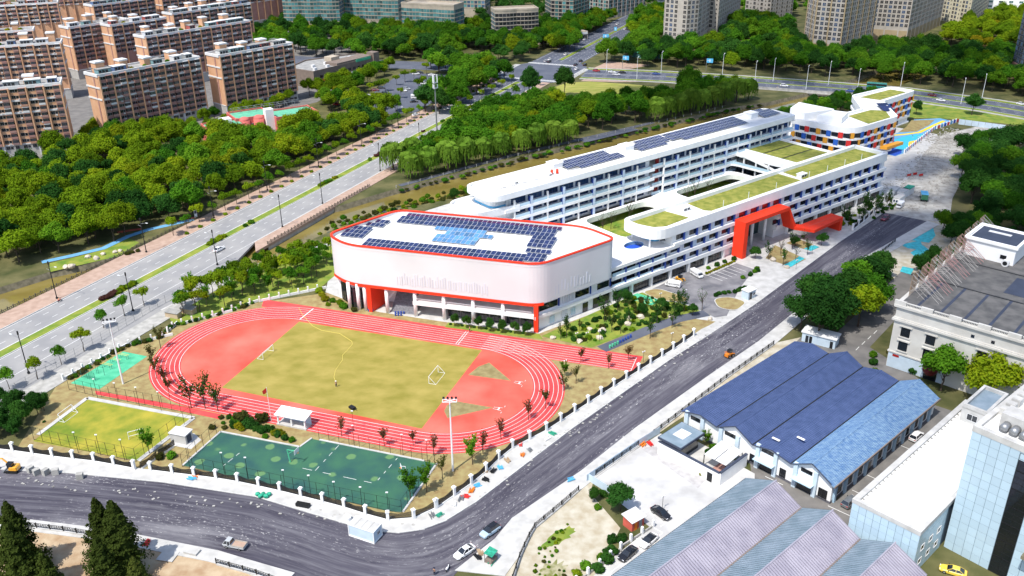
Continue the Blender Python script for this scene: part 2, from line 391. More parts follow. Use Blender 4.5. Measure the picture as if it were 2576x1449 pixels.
# bridge girders under the walkways
def bridge(name, label, t0, t1, c, mb_n=20):
 o = thing(name, label, 'bridge', X(t0, c) + (0,), EA)
 part('girder', MB().box(0, t1 - t0, -0.5, 0.0, -2.0, -0.05).mesh('girder', 'concrete'), o)
 me = MB().box(-0.09, 0.09, -0.12, 0.12, 0.2, 1.25).box(-0.13, 0.13, -0.16, 0.16, 1.25, 1.40).mesh('post', 'bank_stone')
 pm = MB().box(0.1, 1.9, -0.06, 0.06, 0.85, 1.0).box(0.1, 1.9, -0.06, 0.06, 0.35, 0.45).box(0.55, 0.7, -0.05, 0.05, 0.45, 0.85).box(1.3, 1.45, -0.05, 0.05, 0.45, 0.85).mesh('rail', 'bank_stone')
 k = 0.0
 while k < t1 - t0:
  part('post', me, o, (k, 0.1 - 0.3, 0)); part('rail', pm, o, (k, 0.1 - 0.3, 0)); k += 2.0
 return o
mat('stone_rail', (0.10, 0.09, 0.07), 0.9, var=0.2, scale=1.0); M['bank_stone_keep'] = M['bank_stone']
M['bank_stone'] = M['stone_rail']
bridge('road_bridge', 'dark stone parapet with small posts along the bridge over the river beside the willow', 232, 300, 195.9)
bridge('river_balustrade', 'dark stone balustrade along the pink walkway above the brown water', 118, 286, 236.4)
M['bank_stone'] = M['bank_stone_keep']

# ---- cross road with white lamps
cr_line = [(-260, 660), (-120, 614), (-60, 598), (-10, 582)]
sheet('cross_road', strip(cr_line, 12, 12), 0.05, 'asphalt_far', label='road leaving the crossing behind the trees', th=0.4)
cr2 = [(47, 567.5), (96.5, 554.6), (144, 537), (187, 519), (222, 503), (256, 474), (300, 425), (345, 370)]
crs = sheet('cross_road', strip(cr2, 11.5, 11.5), 0.055, 'asphalt_far', label='dark blue grey road with white lamp posts crossing the river', th=0.9)
for off in (-10.6, -1.0, 1.0, 10.6):
 part('edge_line', MB().prism(strip([tuple(p) for p in strip(cr2, off, 0)[:len(cr2)]], 0.12), 0.06, 0.066).mesh('edge', 'line_white'), crs)
b = MB()
for off in (-7.4, -4.2, 4.2, 7.4):
 for (p, a) in along([tuple(p) for p in strip(cr2, off, 0)[:len(cr2)]], 7.0): b.obox(p.x, p.y, 0.064, 2.6, 0.15, 0.004, a)
part('lane_dashes', b.mesh('dashes', 'line_white'), crs, kind='stuff')
sheet('cross_road_median', strip(cr2[1:], 0.8), 0.25, 'lawn', label='narrow planted strip in the middle of the lamp lined road', th=0.2)
for sgn, nm in ((1, 'far'), (-1, 'near')):
 ln = [tuple(p) for p in strip(cr2, 13.2 * sgn, 0)[:len(cr2)]]
 sheet('verge', strip(ln, 1.6), 0.16, 'lawn', label='green verge on the %s side of the lamp lined road' % nm, th=0.5)
 ln2 = [tuple(p) for p in strip(cr2, 16 * sgn, 0)[:len(cr2)]]
 sheet('pavement', strip(ln2, 1.2), 0.14, 'concrete', label='walkway on the %s side of the lamp lined road' % nm, th=0.5)
sheet('crossing_plaza', [(49, 556), (75, 548), (100, 541), (64, 541), (43, 545)], 0.1, 'pink_paving', label='pink paved corner beside the crossing')
sheet('crossing_plaza', [(53, 580), (70, 573), (92, 590), (66, 604)], 0.1, 'pink_paving', label='paved corner across the road with a stone planter')
sheet('grass_field', [(18.6, 517), (34, 541), (48.4, 544), (73.7, 534.5), (92, 524), (75, 500), (45, 497), (24, 503)], 0.05, 'meadow', label='mown pale grass field near the crossing')
sheet('parking_lot', [(-86, 480), (-81, 512), (-69, 575), (-40, 570), (-38, 512), (-50, 474), (-73, 470)], 0.05, 'asphalt_far', label='parking lot between rows of small trees')
sheet('estate_paving', [(-420, 340), (-220, 372), (-196, 410), (-150, 450), (-108, 500), (-90, 600), (-150, 760), (-480, 760)], 0.03, 'lane_grey', label='paved ground between the brick apartment slabs')

# ---- new road past the school
road_l = [(-0.5, 158.7), (13.6, 175.8), (42, 207.7), (57.4, 223.6), (72.3, 239.5), (112.6, 286), (140, 315.5)]
road_r = [(152, 306), (114, 270.7), (67.8, 217), (51, 199.7), (28.2, 175.5), (14.4, 159.5), (-0.6, 144.3), (-4, 138.2), (-11.4, 129.6), (-22, 112), (-30, 95)]
bot_l = [(-60, 95), (-41.4, 129.5), (-49.5, 132.6), (-57.5, 135.8), (-80.3, 142.2), (-99.8, 145.9), (-140, 150), (-180, 152)]
bot_u = [(-180, 166), (-140, 164.5), (-113.7, 162.8), (-98, 161.2), (-76, 157.5), (-54.5, 152.2), (-44, 147.6), (-33.7, 143.1), (-28, 141), (-23.2, 140.3), (-18.5, 141.2), (-14.1, 143.7), (-8, 149.6)]
road_strip('new_road', bot_u[:-1] + [(-8, 149.6)] + road_l, bot_l[::-1][:-1] + [(-33, 124), (-24, 121), (-15, 125), (-4, 138.2)] + road_r[::-1][4:], 0.05, 'asphalt_new', 'freshly laid dark asphalt road bending round the school grounds')
road_strip('new_road', [(-41.4, 129.5), (-60, 95)], [(-10, 131), (-30, 95)], 0.045, 'asphalt_new', 'asphalt branch leaving the bend at the bottom edge', n=12)
mat('dust', (0.36, 0.35, 0.335), 0.95, col2=(0.50, 0.49, 0.47), scale=0.8, detail=9)
def fade_edges(m, inner=0.1, outer=0.5):
 "thin dust: covers less toward its edge, broken by noise"
 n = m.node_tree; L = n.links; b = n.nodes['Principled BSDF']; t = n.nodes.new('ShaderNodeTexCoord'); v = n.nodes.new('ShaderNodeVectorMath'); v.operation = 'SUBTRACT'; v.inputs[1].default_value = (0.5, 0.5, 0.0)
 L.new(t.outputs['Generated'], v.inputs[0]); ln = n.nodes.new('ShaderNodeVectorMath'); ln.operation = 'LENGTH'; L.new(v.outputs[0], ln.inputs[0])
 g = n.nodes.new('ShaderNodeNewGeometry'); nz = n.nodes.new('ShaderNodeTexNoise'); nz.inputs['Scale'].default_value = 0.7; nz.inputs['Detail'].default_value = 9; nz.inputs['Roughness'].default_value = 0.7; L.new(g.outputs['Position'], nz.inputs['Vector'])
 ad = n.nodes.new('ShaderNodeMath'); ad.operation = 'MULTIPLY_ADD'; L.new(nz.outputs['Fac'], ad.inputs[0]); ad.inputs[1].default_value = 0.7; L.new(ln.outputs['Value'], ad.inputs[2])
 mr = n.nodes.new('ShaderNodeMapRange'); mr.inputs['From Min'].default_value = outer + 0.28; mr.inputs['From Max'].default_value = inner + 0.35; L.new(ad.outputs[0], mr.inputs[0]); L.new(mr.outputs[0], b.inputs['Alpha'])
fade_edges(M['dust'])
def blob(c, r, seed, sx=1.0, ang=0.0, n=26, jag=0.35):
 rnd = random.Random(seed); out = []
 for i in range(n):
  t = 2 * math.pi * i / n; k = r * (1 - jag + rnd.random() * jag * 1.6); x, y = math.cos(t) * k * sx, math.sin(t) * k; out.append((c[0] + x * math.cos(ang) - y * math.sin(ang), c[1] + x * math.sin(ang) + y * math.cos(ang)))
 return out
sheet('sand_spill', blob(q2(1, 3, 620, 1400), 4.2, 3, 1.2, 0.3, jag=0.3), 0.07, 'dust', label='pale sand spilled on the road at the bottom edge')
sheet('dust_patch', blob(q2(1, 3, 2330, 960), 4.5, 5, 2.4, 0.8, jag=0.2), 0.066, 'dust', label='pale dusty patch around the pale blue car')
sheet('dust_patch', blob(q2(2, 2, 2350, 440), 4.0, 6, 2.4, 0.7, jag=0.2), 0.066, 'dust', label='pale dusty patch where the side lane joins')
sheet('dust_patch', blob((143, 308), 6, 8, 1.6, 0.8, jag=0.2), 0.066, 'dust', label='pale dusty patch at the end of the asphalt')
for i in range(7): sheet('dust_patch', blob(q2(2, 2, 1700 - i * 140, 780 + i * 95), 1.3 + 0.3 * (i % 3), 20 + i, 2.6, 0.8, jag=0.2), 0.066, 'dust', label='small pale spill on the middle of the new road')
sheet('pavement', bot_u[1:] + road_l + [(150, 332), (148.1, 334), (121.9, 299), (105, 277.5), (81, 252), (60.5, 230), (53.5, 224.4), (43.8, 213.6), (25.8, 195.1), (7.7, 175.7), (-2.0, 167.6), (-8.0, 158), (-16.6, 148.2), (-21, 145), (-26.2, 144.3), (-36.2, 149.2), (-51.5, 155), (-61.8, 158.4), (-82.4, 162.4), (-103.1, 167.5), (-113.7, 170), (-140, 173)], 0.17, 'concrete_white', label='pale new pavement between the school fence and the new road', th=0.3)
b = MB()
for (p, a) in along(bot_u[1:] + road_l[:-1], 1.0): b.obox(p.x, p.y, 0.12, 0.97, 0.16, 0.16, a)
struct('kerb', b.mesh('kerb', 'kerb'), 'row of pale kerb stones along the new road')
sheet('pavement', road_r[:-2] + [(-2, 128), (1.4, 134.5), (3.5, 141), (17, 156.5), (31, 171), (53.4, 196), (70, 213), (116.4, 267.6), (155, 302.5)], 0.17, 'concrete_white', label='narrow pale pavement on the warehouse side of the new road', th=0.3)
sheet('pavement', bot_l[1:-1] + [(-140, 145), (-99.5, 142.6), (-81, 139), (-58.5, 132.8), (-51, 129.8), (-43, 126)], 0.17, 'concrete_white', label='pale pavement along the near side of the dusty bend', th=0.3)
sheet('bare_earth', [(-140, 60), (-43, 60), (-43, 126), (-51, 129.8), (-58.5, 132.8), (-81, 139), (-99.5, 142.6), (-140, 145)], 0.03, 'earth', label='bare reddish earth below the near pavement')
sheet('yard_ground', [(-2, 128), (1.4, 134.5), (3.5, 141), (17, 156.5), (16, 152), (21, 141), (16, 130), (10, 118), (-4, 118)], 0.03, 'sand_yard', label='sandy waste plot inside the road bend')
sheet('concrete_yard', [(16, 156.3), (34, 173.5), (45, 166), (52, 158), (50, 150.5), (38, 139.5), (28, 131), (12, 116), (8, 118), (16, 130), (27, 141), (19, 153)], 0.05, 'yard_white', label='bleached concrete yard beside the warehouses')
sheet('gravel_strip', [(28.5, 168), (33, 168.4), (42.6, 158), (38.8, 153.2)], 0.06, 'gravel', label='grey gravel strip along the white garden wall')
sheet('warehouse_lane', [(50, 151), (66, 133), (104, 170), (109, 178), (100, 186), (66, 148), (52, 162)], 0.045, 'lane_grey', label='grey service lane beside the blue roofed warehouse')
sheet('side_ground', [(31, 171), (38, 178), (73, 210), (80, 219), (72, 216), (53.4, 196)], 0.05, 'sand_yard', label='sandy strip between road railing and blue warehouse')
sheet('side_lane', [(73, 210), (80, 219), (86, 216), (93, 224), (125, 262), (133, 256), (97, 213), (104, 195), (100, 186), (92, 196), (84, 204)], 0.04, 'lane_grey', label='side lane beside the cream building')
sheet('works_ground', [(140, 315.5), (152, 306), (160, 306), (172, 330), (196, 368), (226, 404), (250, 425), (238, 437), (208, 420), (186, 390), (168, 360), (150, 333)], 0.052, 'rubble_ground', label='churned pale rubble track of the building site', th=0.2)
sheet('works_ground', [(152, 306), (114, 270.7), (116.4, 267.6), (122, 254), (140, 262), (158, 290), (164, 306)], 0.03, 'sand_yard', label='bare sandy strip with blue tarpaulins beside the road')
for i, pl in enumerate(([(146, 299.4), (151.6, 300.4), (149, 292), (144, 285.5), (139, 288)], [(142, 288), (139.4, 279), (134.8, 281), (133.6, 284)], [(141, 283.6), (141.5, 276), (134.5, 272), (134, 277)], [(127, 266), (130, 264), (127, 259.5), (124.6, 262)])):
 sheet('tarpaulin', pl, 0.09 + 0.01 * i, 'tarp', label='turquoise tarpaulin spread on sand, patch %s' % ('by the white pile', 'in a thin tongue', 'beside the bushes', 'below the tree')[i], kind='thing')['category'] = 'tarpaulin'

# ---- school grounds
sheet('school_ground', [(-113.7, 169.4), (-103.1, 166.9), (-82.4, 161.8), (-61.8, 157.8), (-51.5, 154.4), (-36.2, 148.6), (-26.2, 143.7), (-20.6, 144.4), (-16.1, 147.7), (-7.5, 157.5), (-1.5, 167.1), (7.7, 175.1), (25.8, 194.5), (43.8, 213), (53.5, 223.8), (30, 240), (6, 224), (-42, 240), (-56, 252), (-78, 245), (-98, 229), (-108, 217), (-117.5, 200)], 0.035, 'dry_grass', label='dry straw coloured grass around the running track')
sheet('school_paving', [(30, 240), (53.5, 223.8), (60.5, 230), (81, 252), (105, 277.5), (121.9, 299), (148, 332), (190, 372), (205, 420), (150, 470), (60, 395), (-20, 335), (-62, 296), (-58, 252), (-40, 238), (6, 222)], 0.04, 'concrete_white', label='pale paving around the school buildings')
TA = -0.3339; TO = Vector((-42.16, 204.44)); Tu = Vector((math.cos(TA), math.sin(TA))); Tv = Vector((-Tu.y, Tu.x))
def T(a, b_): p = TO + Tu * a + Tv * b_; return (p.x, p.y)
def stadium(r, L=28.2, n=40): return [T(L + r * math.cos(t), r * math.sin(t)) for t in [(-math.pi / 2 + math.pi * i / n) for i in range(n + 1)]] + [T(-L + r * math.cos(t), r * math.sin(t)) for t in [(math.pi / 2 + math.pi * i / n) for i in range(n + 1)]]
trk = struct('running_track', MB().prism(stadium(28.6), 0.0, 0.07).mesh('track', 'track_red'), 'red rubber running track with white lanes')
part('straight', MB().prism([T(20, 20.6), T(70.6, 21.2), T(71.2, 29.9), T(-46, 29.4), T(-44, 25), T(-20, 26)], 0.0, 0.074).mesh('straight', 'track_red'), trk)
part('infield', MB().prism(stadium(20.6), 0.0, 0.080).mesh('infield', 'track_inner'), trk)
part('turf', MB().prism([T(-27.9, 19.7), T(28.8, 20.0), T(28.5, -19.6), T(-27.6, -18.4)], 0.0, 0.10).mesh('turf', 'turf'), trk, label='worn olive football turf')
def ring(r, wd=0.07, z=0.088):
 o, i = stadium(r + wd), stadium(r - wd); n = len(o)
 return MB().add([(x, y, z) for x, y in o] + [(x, y, z) for x, y in i], [(k, (k + 1) % n, n + (k + 1) % n, n + k) for k in range(n)])
for i in range(7): part('lane_line', ring(20.96 + i * 1.2 if i < 6 else 28.1, 0.05 + 0.015 * (i == 0)).mesh('lane', 'line_white'), trk)
for i in range(7):
 y = 21.1 + i * 1.2; part('lane_line', MB().prism([T(28, y - 0.05), T(69.6, y + 0.35), T(69.6, y + 0.45), T(28, y + 0.05)], 0.09, 0.094).mesh('lane', 'line_white'), trk)
for a in (20.6, 21.3, 69.6): part('finish_line', MB().prism([T(a, 21), T(a + 0.14, 21), T(a + 0.14, 28.9), T(a, 28.9)], 0.092, 0.096).mesh('finish', 'line_white'), trk)
part('start_line', MB().prism([T(-28.6, 21), T(-28.3, 21), T(-28.1, 28.4), T(-28.4, 28.4)], 0.092, 0.096).mesh('start', 'line_white'), trk)
mat('sector_turf', (0.20, 0.16, 0.07), 0.95, col2=(0.28, 0.235, 0.11), scale=0.6, detail=9)
part('throw_sector', MB().prism([T(30.0, 6.6), T(31.0, 11.5), T(33.0, 14.3), T(41.6, 7.2)], 0.0, 0.10).mesh('sector', 'sector_turf'), trk)
part('throw_sector', MB().prism([T(32.6, -13.6), T(30.6, -11), T(30.3, -8.4), T(31.4, -6.0), T(41.5, -5.9)], 0.0, 0.10).mesh('sector', 'sector_turf'), trk)
b = MB()
for (a, y) in ((42.6, -6.0), (43.6, 7.0)):
 for dx, dy, lx, ly, rz in ((0, 0.5, 2.2, 0.1, 0.15), (0, -0.5, 2.2, 0.1, -0.15), (1.4, 1.4, 0.1, 0.7, 0), (1.4, -1.4, 0.1, 0.7, 0), (0.3, 0, 0.4, 1.0, 0)):
  p = T(a + dx, y + dy); b.obox(p[0], p[1], 0.092, lx, ly, 0.006, TA + rz)
part('throw_marking', b.mesh('throw', 'line_white'), trk)
sheet('red_strip', [(-106.2, 195.4), (-82.2, 187.9), (-70, 183.5), (-70.5, 181.6), (-83, 186.2), (-105.2, 193.6)], 0.06, 'track_red', label='narrow red running strip behind the small pitch')
sheet('exercise_court', [(-114.1, 199.2), (-106.9, 215.7), (-99.3, 212.8), (-105.4, 196.1)], 0.07, 'court_mint', label='mint green rubber exercise court')
# small pitch and the hard court
pit = sheet('small_pitch', [(-106.7, 191.9), (-77.0, 182.3), (-84.0, 165.3), (-111.5, 173.5)], 0.06, 'turf_green', label='small yellow green grass pitch')
for a_, b_ in (((-106.7, 191.9), (-77.0, 182.3)), ((-77.0, 182.3), (-84.0, 165.3)), ((-106.7, 191.9), (-111.5, 176))):
 part('border', MB().prism(strip([a_, b_], 0.55), 0, 0.2).mesh('border', 'concrete_white'), pit)
def court_mat():
 m = mat('court_green', (0.028, 0.085, 0.075), 0.35, col2=(0.045, 0.135, 0.075), scale=0.16, detail=6)
 n = m.node_tree; L = n.links; b_ = n.nodes['Principled BSDF']; old = b_.inputs['Base Color'].links[0].from_socket
 g = n.nodes.new('ShaderNodeNewGeometry'); v = n.nodes.new('ShaderNodeTexVoronoi'); v.inputs['Scale'].default_value = 0.21; v.inputs['Randomness'].default_value = 1.0
 nz = n.nodes.new('ShaderNodeTexNoise'); nz.inputs['Scale'].default_value = 0.5; L.new(g.outputs['Position'], nz.inputs['Vector'])
 ad = n.nodes.new('ShaderNodeVectorMath'); ad.operation = 'ADD'; L.new(g.outputs['Position'], ad.inputs[0]); L.new(nz.outputs['Color'], ad.inputs[1]); L.new(ad.outputs[0], v.inputs['Vector'])
 mr = n.nodes.new('ShaderNodeMapRange'); mr.inputs['From Min'].default_value = 0.26; mr.inputs['From Max'].default_value = 0.20; L.new(v.outputs['Distance'], mr.inputs[0])
 mx = n.nodes.new('ShaderNodeMix'); mx.data_type = 'RGBA'; L.new(mr.outputs[0], mx.inputs['Factor']); L.new(old, mx.inputs[6]); mx.inputs[7].default_value = (0.11, 0.22, 0.09, 1)
 L.new(mx.outputs[2], b_.inputs['Base Color'])
court_mat()
crt = sheet('hard_court', [(-68.8, 176.2), (-48.9, 169.8), (-46.9, 173.1), (-44.9, 172.4), (-17.1, 163.0), (-22.9, 146.6), (-26, 147), (-36, 150.5), (-52, 156), (-73.5, 163.4)], 0.07, 'court_green', label='blue green hard court with damp pale patches')
for a_, b_ in (((-68.8, 176.4), (-48.9, 169.9)), ((-48.9, 169.9), (-46.8, 173.3)), ((-44.9, 172.6), (-20, 164)), ((-68.8, 176.4), (-73.5, 163.4)), ((-17.1, 163.0), (-22.9, 146.6))):
 part('border', MB().prism(strip([a_, b_], 0.22), 0, 0.22).mesh('border', 'concrete_white'), crt)
b = MB()
for ln in (((-47, 162), (-28, 155.5)), ((-40, 170.5), (-44, 160)), ((-26, 165.4), (-30, 156)), ((-62, 168), (-66, 160))):
 for i in range(4):
  s0 = i / 4 + 0.02; s1 = s0 + random.uniform(0.08, 0.2); a_, c_ = Vector(ln[0]), Vector(ln[1]); b.prism(strip([tuple(a_.lerp(c_, s0)), tuple(a_.lerp(c_, s1))], 0.05), 0.075, 0.078)
part('court_line', b.mesh('court_line', 'line_white'), crt)
# garden, inner drive and islands right of the hall
sheet('garden_lawn', [(8, 221.5), (21.5, 214.6), (37.9, 226.2), (47.6, 231.5), (58, 233), (52, 240), (40, 249), (34, 244.5)], 0.07, 'lawn', label='planted garden lawn beside the sports hall')
sheet('garden_lawn', [(25.7, 213.2), (39, 222), (50, 232), (58.5, 229), (53.5, 224.2), (43.8, 213.6), (31, 200.6), (24, 205)], 0.065, 'dry_grass', label='thin grass between garden drive and school fence')
drv = [(24.2, 213.6), (38.2, 224.2), (47.5, 230.7), (57, 234.5), (64, 243), (63, 254)]
sheet('garden_drive', strip(drv[:4], 1.9), 0.09, 'asphalt_far', label='narrow grey drive through the garden')
sheet('school_forecourt', [(47.5, 255), (57, 264.5), (62.5, 260.6), (74, 270.3), (78.6, 265.2), (70, 250), (64, 236), (62.5, 232.6), (58.8, 231.6), (53, 240), (42, 250)], 0.08, 'forecourt', label='grey forecourt with parking bays before the school')
def island(pl, label, m='dry_grass'):
 o = sheet('planted_island', rounded(pl, 2.2), 0.2, m, label=label, th=0.2)
 rp = rounded(pl, 2.2); op = inset(rp, -0.25); n = len(rp)
 part('kerb', MB().add([(x, y, 0.22) for x, y in op] + [(x, y, 0.22) for x, y in rp], [(k, (k + 1) % n, n + (k + 1) % n, n + k) for k in range(n)]).mesh('kerb', 'kerb'), o)
island([(40, 249), (45, 251.5), (53.5, 244.5), (51.5, 241.2), (44.5, 243.4)], 'thin lawn island with one wavy kerb before the school')
island([(61.0, 243.6), (61.2, 237.6), (65.8, 235.6), (70.3, 241.2), (66, 245)], 'oval lawn island beside the gate booth')
sheet('ramp_patch', [(34.5, 245.2), (38.5, 248.4), (45.3, 243.2), (41.6, 239.9)], 0.10, 'court_mint', label='green painted ramp with yellow chevrons')
b = MB()
for i in range(5):
 for s_ in (-1, 1):
  c0 = Vector((36.0, 243.8)).lerp(Vector((43.6, 242.2)), (i + 0.5) / 5) ; d = Vector((0.8, -0.5)).normalized(); nn2 = Vector((0.5, 0.8)).normalized()
  a_ = c0; c_ = c0 + nn2 * 1.5 * s_ - d * 1.0; b.prism(strip([tuple(a_), tuple(c_)], 0.12), 0.11, 0.114)
struct('ramp_chevrons', b.mesh('chevrons', 'line_yellow'), 'yellow chevrons on the green ramp')
for i, pl in enumerate(([(90.7, 285.1), (97.7, 272.9), (90.9, 266.6), (84.6, 274.0)], [(95.0, 286.8), (101.3, 279.5), (105.4, 282.9), (100, 291)])):
 sheet('plaza_lawn', pl, 0.12, 'dry_grass', label=('square lawn with slim trees before the red portal', 'smaller lawn under the red canopy')[i])
for i, pl in enumerate(([(97.4, 273.2), (90.9, 266.6), (89.2, 268.4), (93.5, 272.2), (96.2, 275.2)], [(101.3, 279.5), (105.4, 282.9), (103.8, 284.9), (99.6, 281.6)])):
 sheet('tarpaulin', pl, 0.14, 'tarp', label=('green blue tarpaulin at the corner of the square lawn', 'small blue tarpaulin on the lawn under the canopy')[i], kind='thing')['category'] = 'tarpaulin'
# garden between hall and carriageway
sheet('garden_lawn', [(-98, 231), (-78, 246), (-60, 256), (-56, 268), (-62, 292), (-77, 280), (-92, 262), (-104, 240)], 0.05, 'lawn', label='bright lawn with young trees beside the sports hall')
sheet('river_path', strip([(-104.6, 240.4), (-91.6, 263), (-83, 275.2), (-77.6, 280.0), (-63.7, 290.9), (-50, 300)], 1.2), 0.09, 'concrete_white', label='white footpath curving along the river garden')
sheet('playground_path', strip([q2(0, 1, 420, 1190), q2(0, 1, 700, 1130), q2(0, 1, 1040, 1050), q2(0, 1, 1290, 930), q2(0, 1, 1500, 860), q2(0, 1, 1950, 760)], 1.3), 0.06, 'path_blue', label='blue jogging path at the edge of the wood')
sheet('playground_path', strip([q2(0, 1, 1180, 890), q2(0, 1, 1420, 855)], 1.0), 0.065, 'path_red', label='red edge of the jogging path under the trees')
sheet('playground_path', strip([q2(0, 1, 1790, 770), q2(0, 1, 1970, 740)], 0.9), 0.065, 'path_red', label='red edge of the jogging path by the sign')
sheet('river_lawn', [q2(0, 1, 500, 1200), q2(0, 1, 760, 1140), q2(0, 1, 1060, 1060), q2(0, 1, 1290, 950), q2(0, 1, 1400, 990), q2(0, 1, 1200, 1130), q2(0, 1, 1040, 1165), q2(0, 1, 500, 1290)], 0.045, 'lawn', label='grassy river edge with boulders')
# kindergarten playground
plg = sheet('playground', [(168.8, 388.4), (171.5, 385.5), (177.2, 389.9), (192.3, 409), (207, 428.1), (224, 441.3), (219, 449), (205, 447), (197, 432), (186, 422), (176, 410)], 0.07, 'path_blue', label='painted kindergarten playground in blue yellow and turquoise')
mat('play_cyan', (0.05, 0.45, 0.60), 0.7); mat('play_blue', (0.02, 0.08, 0.45), 0.7); mat('play_yellow', (0.75, 0.55, 0.04), 0.7)
part('play_patch', MB().prism([(176, 400), (181, 411), (188, 417), (197, 421), (199, 419), (191, 407.5), (180.8, 395), (177, 395.5)], 0, 0.09).mesh('patch', 'play_cyan'), plg)
part('play_patch', MB().prism([(169.5, 389), (171.5, 386), (176, 390), (178, 395), (175, 398), (174, 402), (171, 396)], 0, 0.092).mesh('patch', 'play_blue'), plg)
part('play_patch', MB().prism(rounded([(181.5, 396.5), (186.5, 408), (193, 411), (191, 407)], 1.5), 0, 0.10).mesh('patch', 'play_yellow'), plg)
part('play_patch', MB().prism(strip([(180, 418), (190, 420.5), (198, 423.5), (209, 434.5), (219, 444)], 0.9), 0, 0.10).mesh('patch', 'play_yellow'), plg)
part('sand_ground', MB().prism([(188, 424), (197.2, 425), (208, 436), (215.5, 446.5), (203, 445.5), (196, 434)], 0, 0.11).mesh('sand', 'dry_grass'), plg)
# ================================================================== trees and shrubs
def leaf_mat(name, stops, obj=0.22, transl=0.42):
 m = bpy.data.materials.new(name); m.use_nodes = True; n = m.node_tree; L = n.links
 n.nodes.remove(n.nodes['Principled BSDF']); out = n.nodes['Material Output']
 oi = n.nodes.new('ShaderNodeObjectInfo'); tc = n.nodes.new('ShaderNodeTexCoord')
 nz = n.nodes.new('ShaderNodeTexNoise'); nz.inputs['Scale'].default_value = 0.9; nz.inputs['Detail'].default_value = 6; L.new(tc.outputs['Object'], nz.inputs['Vector'])
 ad = n.nodes.new('ShaderNodeMath'); ad.operation = 'MULTIPLY_ADD'; L.new(oi.outputs['Random'], ad.inputs[0]); ad.inputs[1].default_value = 0.6
 sb = n.nodes.new('ShaderNodeMath'); sb.operation = 'MULTIPLY_ADD'; L.new(nz.outputs['Fac'], sb.inputs[0]); sb.inputs[1].default_value = 0.8; sb.inputs[2].default_value = -0.2
 L.new(sb.outputs[0], ad.inputs[2])
 cr = n.nodes.new('ShaderNodeValToRGB'); el = cr.color_ramp.elements
 while len(el) < len(stops): el.new(0.5)
 for i, c in enumerate(stops): el[i].position = i / (len(stops) - 1); el[i].color = tuple(c) + (1,)
 L.new(ad.outputs[0], cr.inputs[0])
 mr = n.nodes.new('ShaderNodeMath'); mr.operation = 'MULTIPLY'; L.new(oi.outputs['Random'], mr.inputs[0]); mr.inputs[1].default_value = 7.31
 fr = n.nodes.new('ShaderNodeMath'); fr.operation = 'FRACT'; L.new(mr.outputs[0], fr.inputs[0])
 mp = n.nodes.new('ShaderNodeMapRange'); L.new(fr.outputs[0], mp.inputs[0]); mp.inputs['To Min'].default_value = 1 - obj; mp.inputs['To Max'].default_value = 1 + obj
 sc = n.nodes.new('ShaderNodeVectorMath'); sc.operation = 'SCALE'; L.new(cr.outputs[0], sc.inputs[0]); L.new(mp.outputs[0], sc.inputs['Scale'])
 df = n.nodes.new('ShaderNodeBsdfDiffuse'); tr = n.nodes.new('ShaderNodeBsdfTranslucent'); mx = n.nodes.new('ShaderNodeMixShader'); mx.inputs[0].default_value = transl
 L.new(sc.outputs[0], df.inputs[0]); L.new(sc.outputs[0], tr.inputs[0]); L.new(df.outputs[0], mx.inputs[1]); L.new(tr.outputs[0], mx.inputs[2]); L.new(mx.outputs[0], out.inputs[0])
 M[name] = m
leaf_mat('leaf_sun', [(0.055, 0.115, 0.007), (0.115, 0.205, 0.010), (0.19, 0.285, 0.012), (0.31, 0.33, 0.013)])
leaf_mat('leaf_mid', [(0.028, 0.105, 0.010), (0.055, 0.170, 0.012), (0.100, 0.235, 0.015), (0.165, 0.290, 0.018)])
leaf_mat('leaf_dark', [(0.018, 0.065, 0.014), (0.034, 0.108, 0.018), (0.056, 0.150, 0.022)])
leaf_mat('leaf_willow', [(0.075, 0.165, 0.018), (0.125, 0.235, 0.026), (0.19, 0.29, 0.034)])
leaf_mat('leaf_yellow', [(0.13, 0.17, 0.010), (0.24, 0.24, 0.012), (0.33, 0.27, 0.015)])
leaf_mat('leaf_olive', [(0.045, 0.055, 0.014), (0.075, 0.085, 0.020), (0.11, 0.11, 0.026)])
leaf_mat('leaf_rust', [(0.10, 0.07, 0.03), (0.16, 0.075, 0.035), (0.08, 0.09, 0.02)])
leaf_mat('leaf_conifer', [(0.035, 0.055, 0.012), (0.060, 0.085, 0.017), (0.095, 0.115, 0.024)])
leaf_mat('leaf_purple', [(0.10, 0.05, 0.04), (0.13, 0.05, 0.045)])

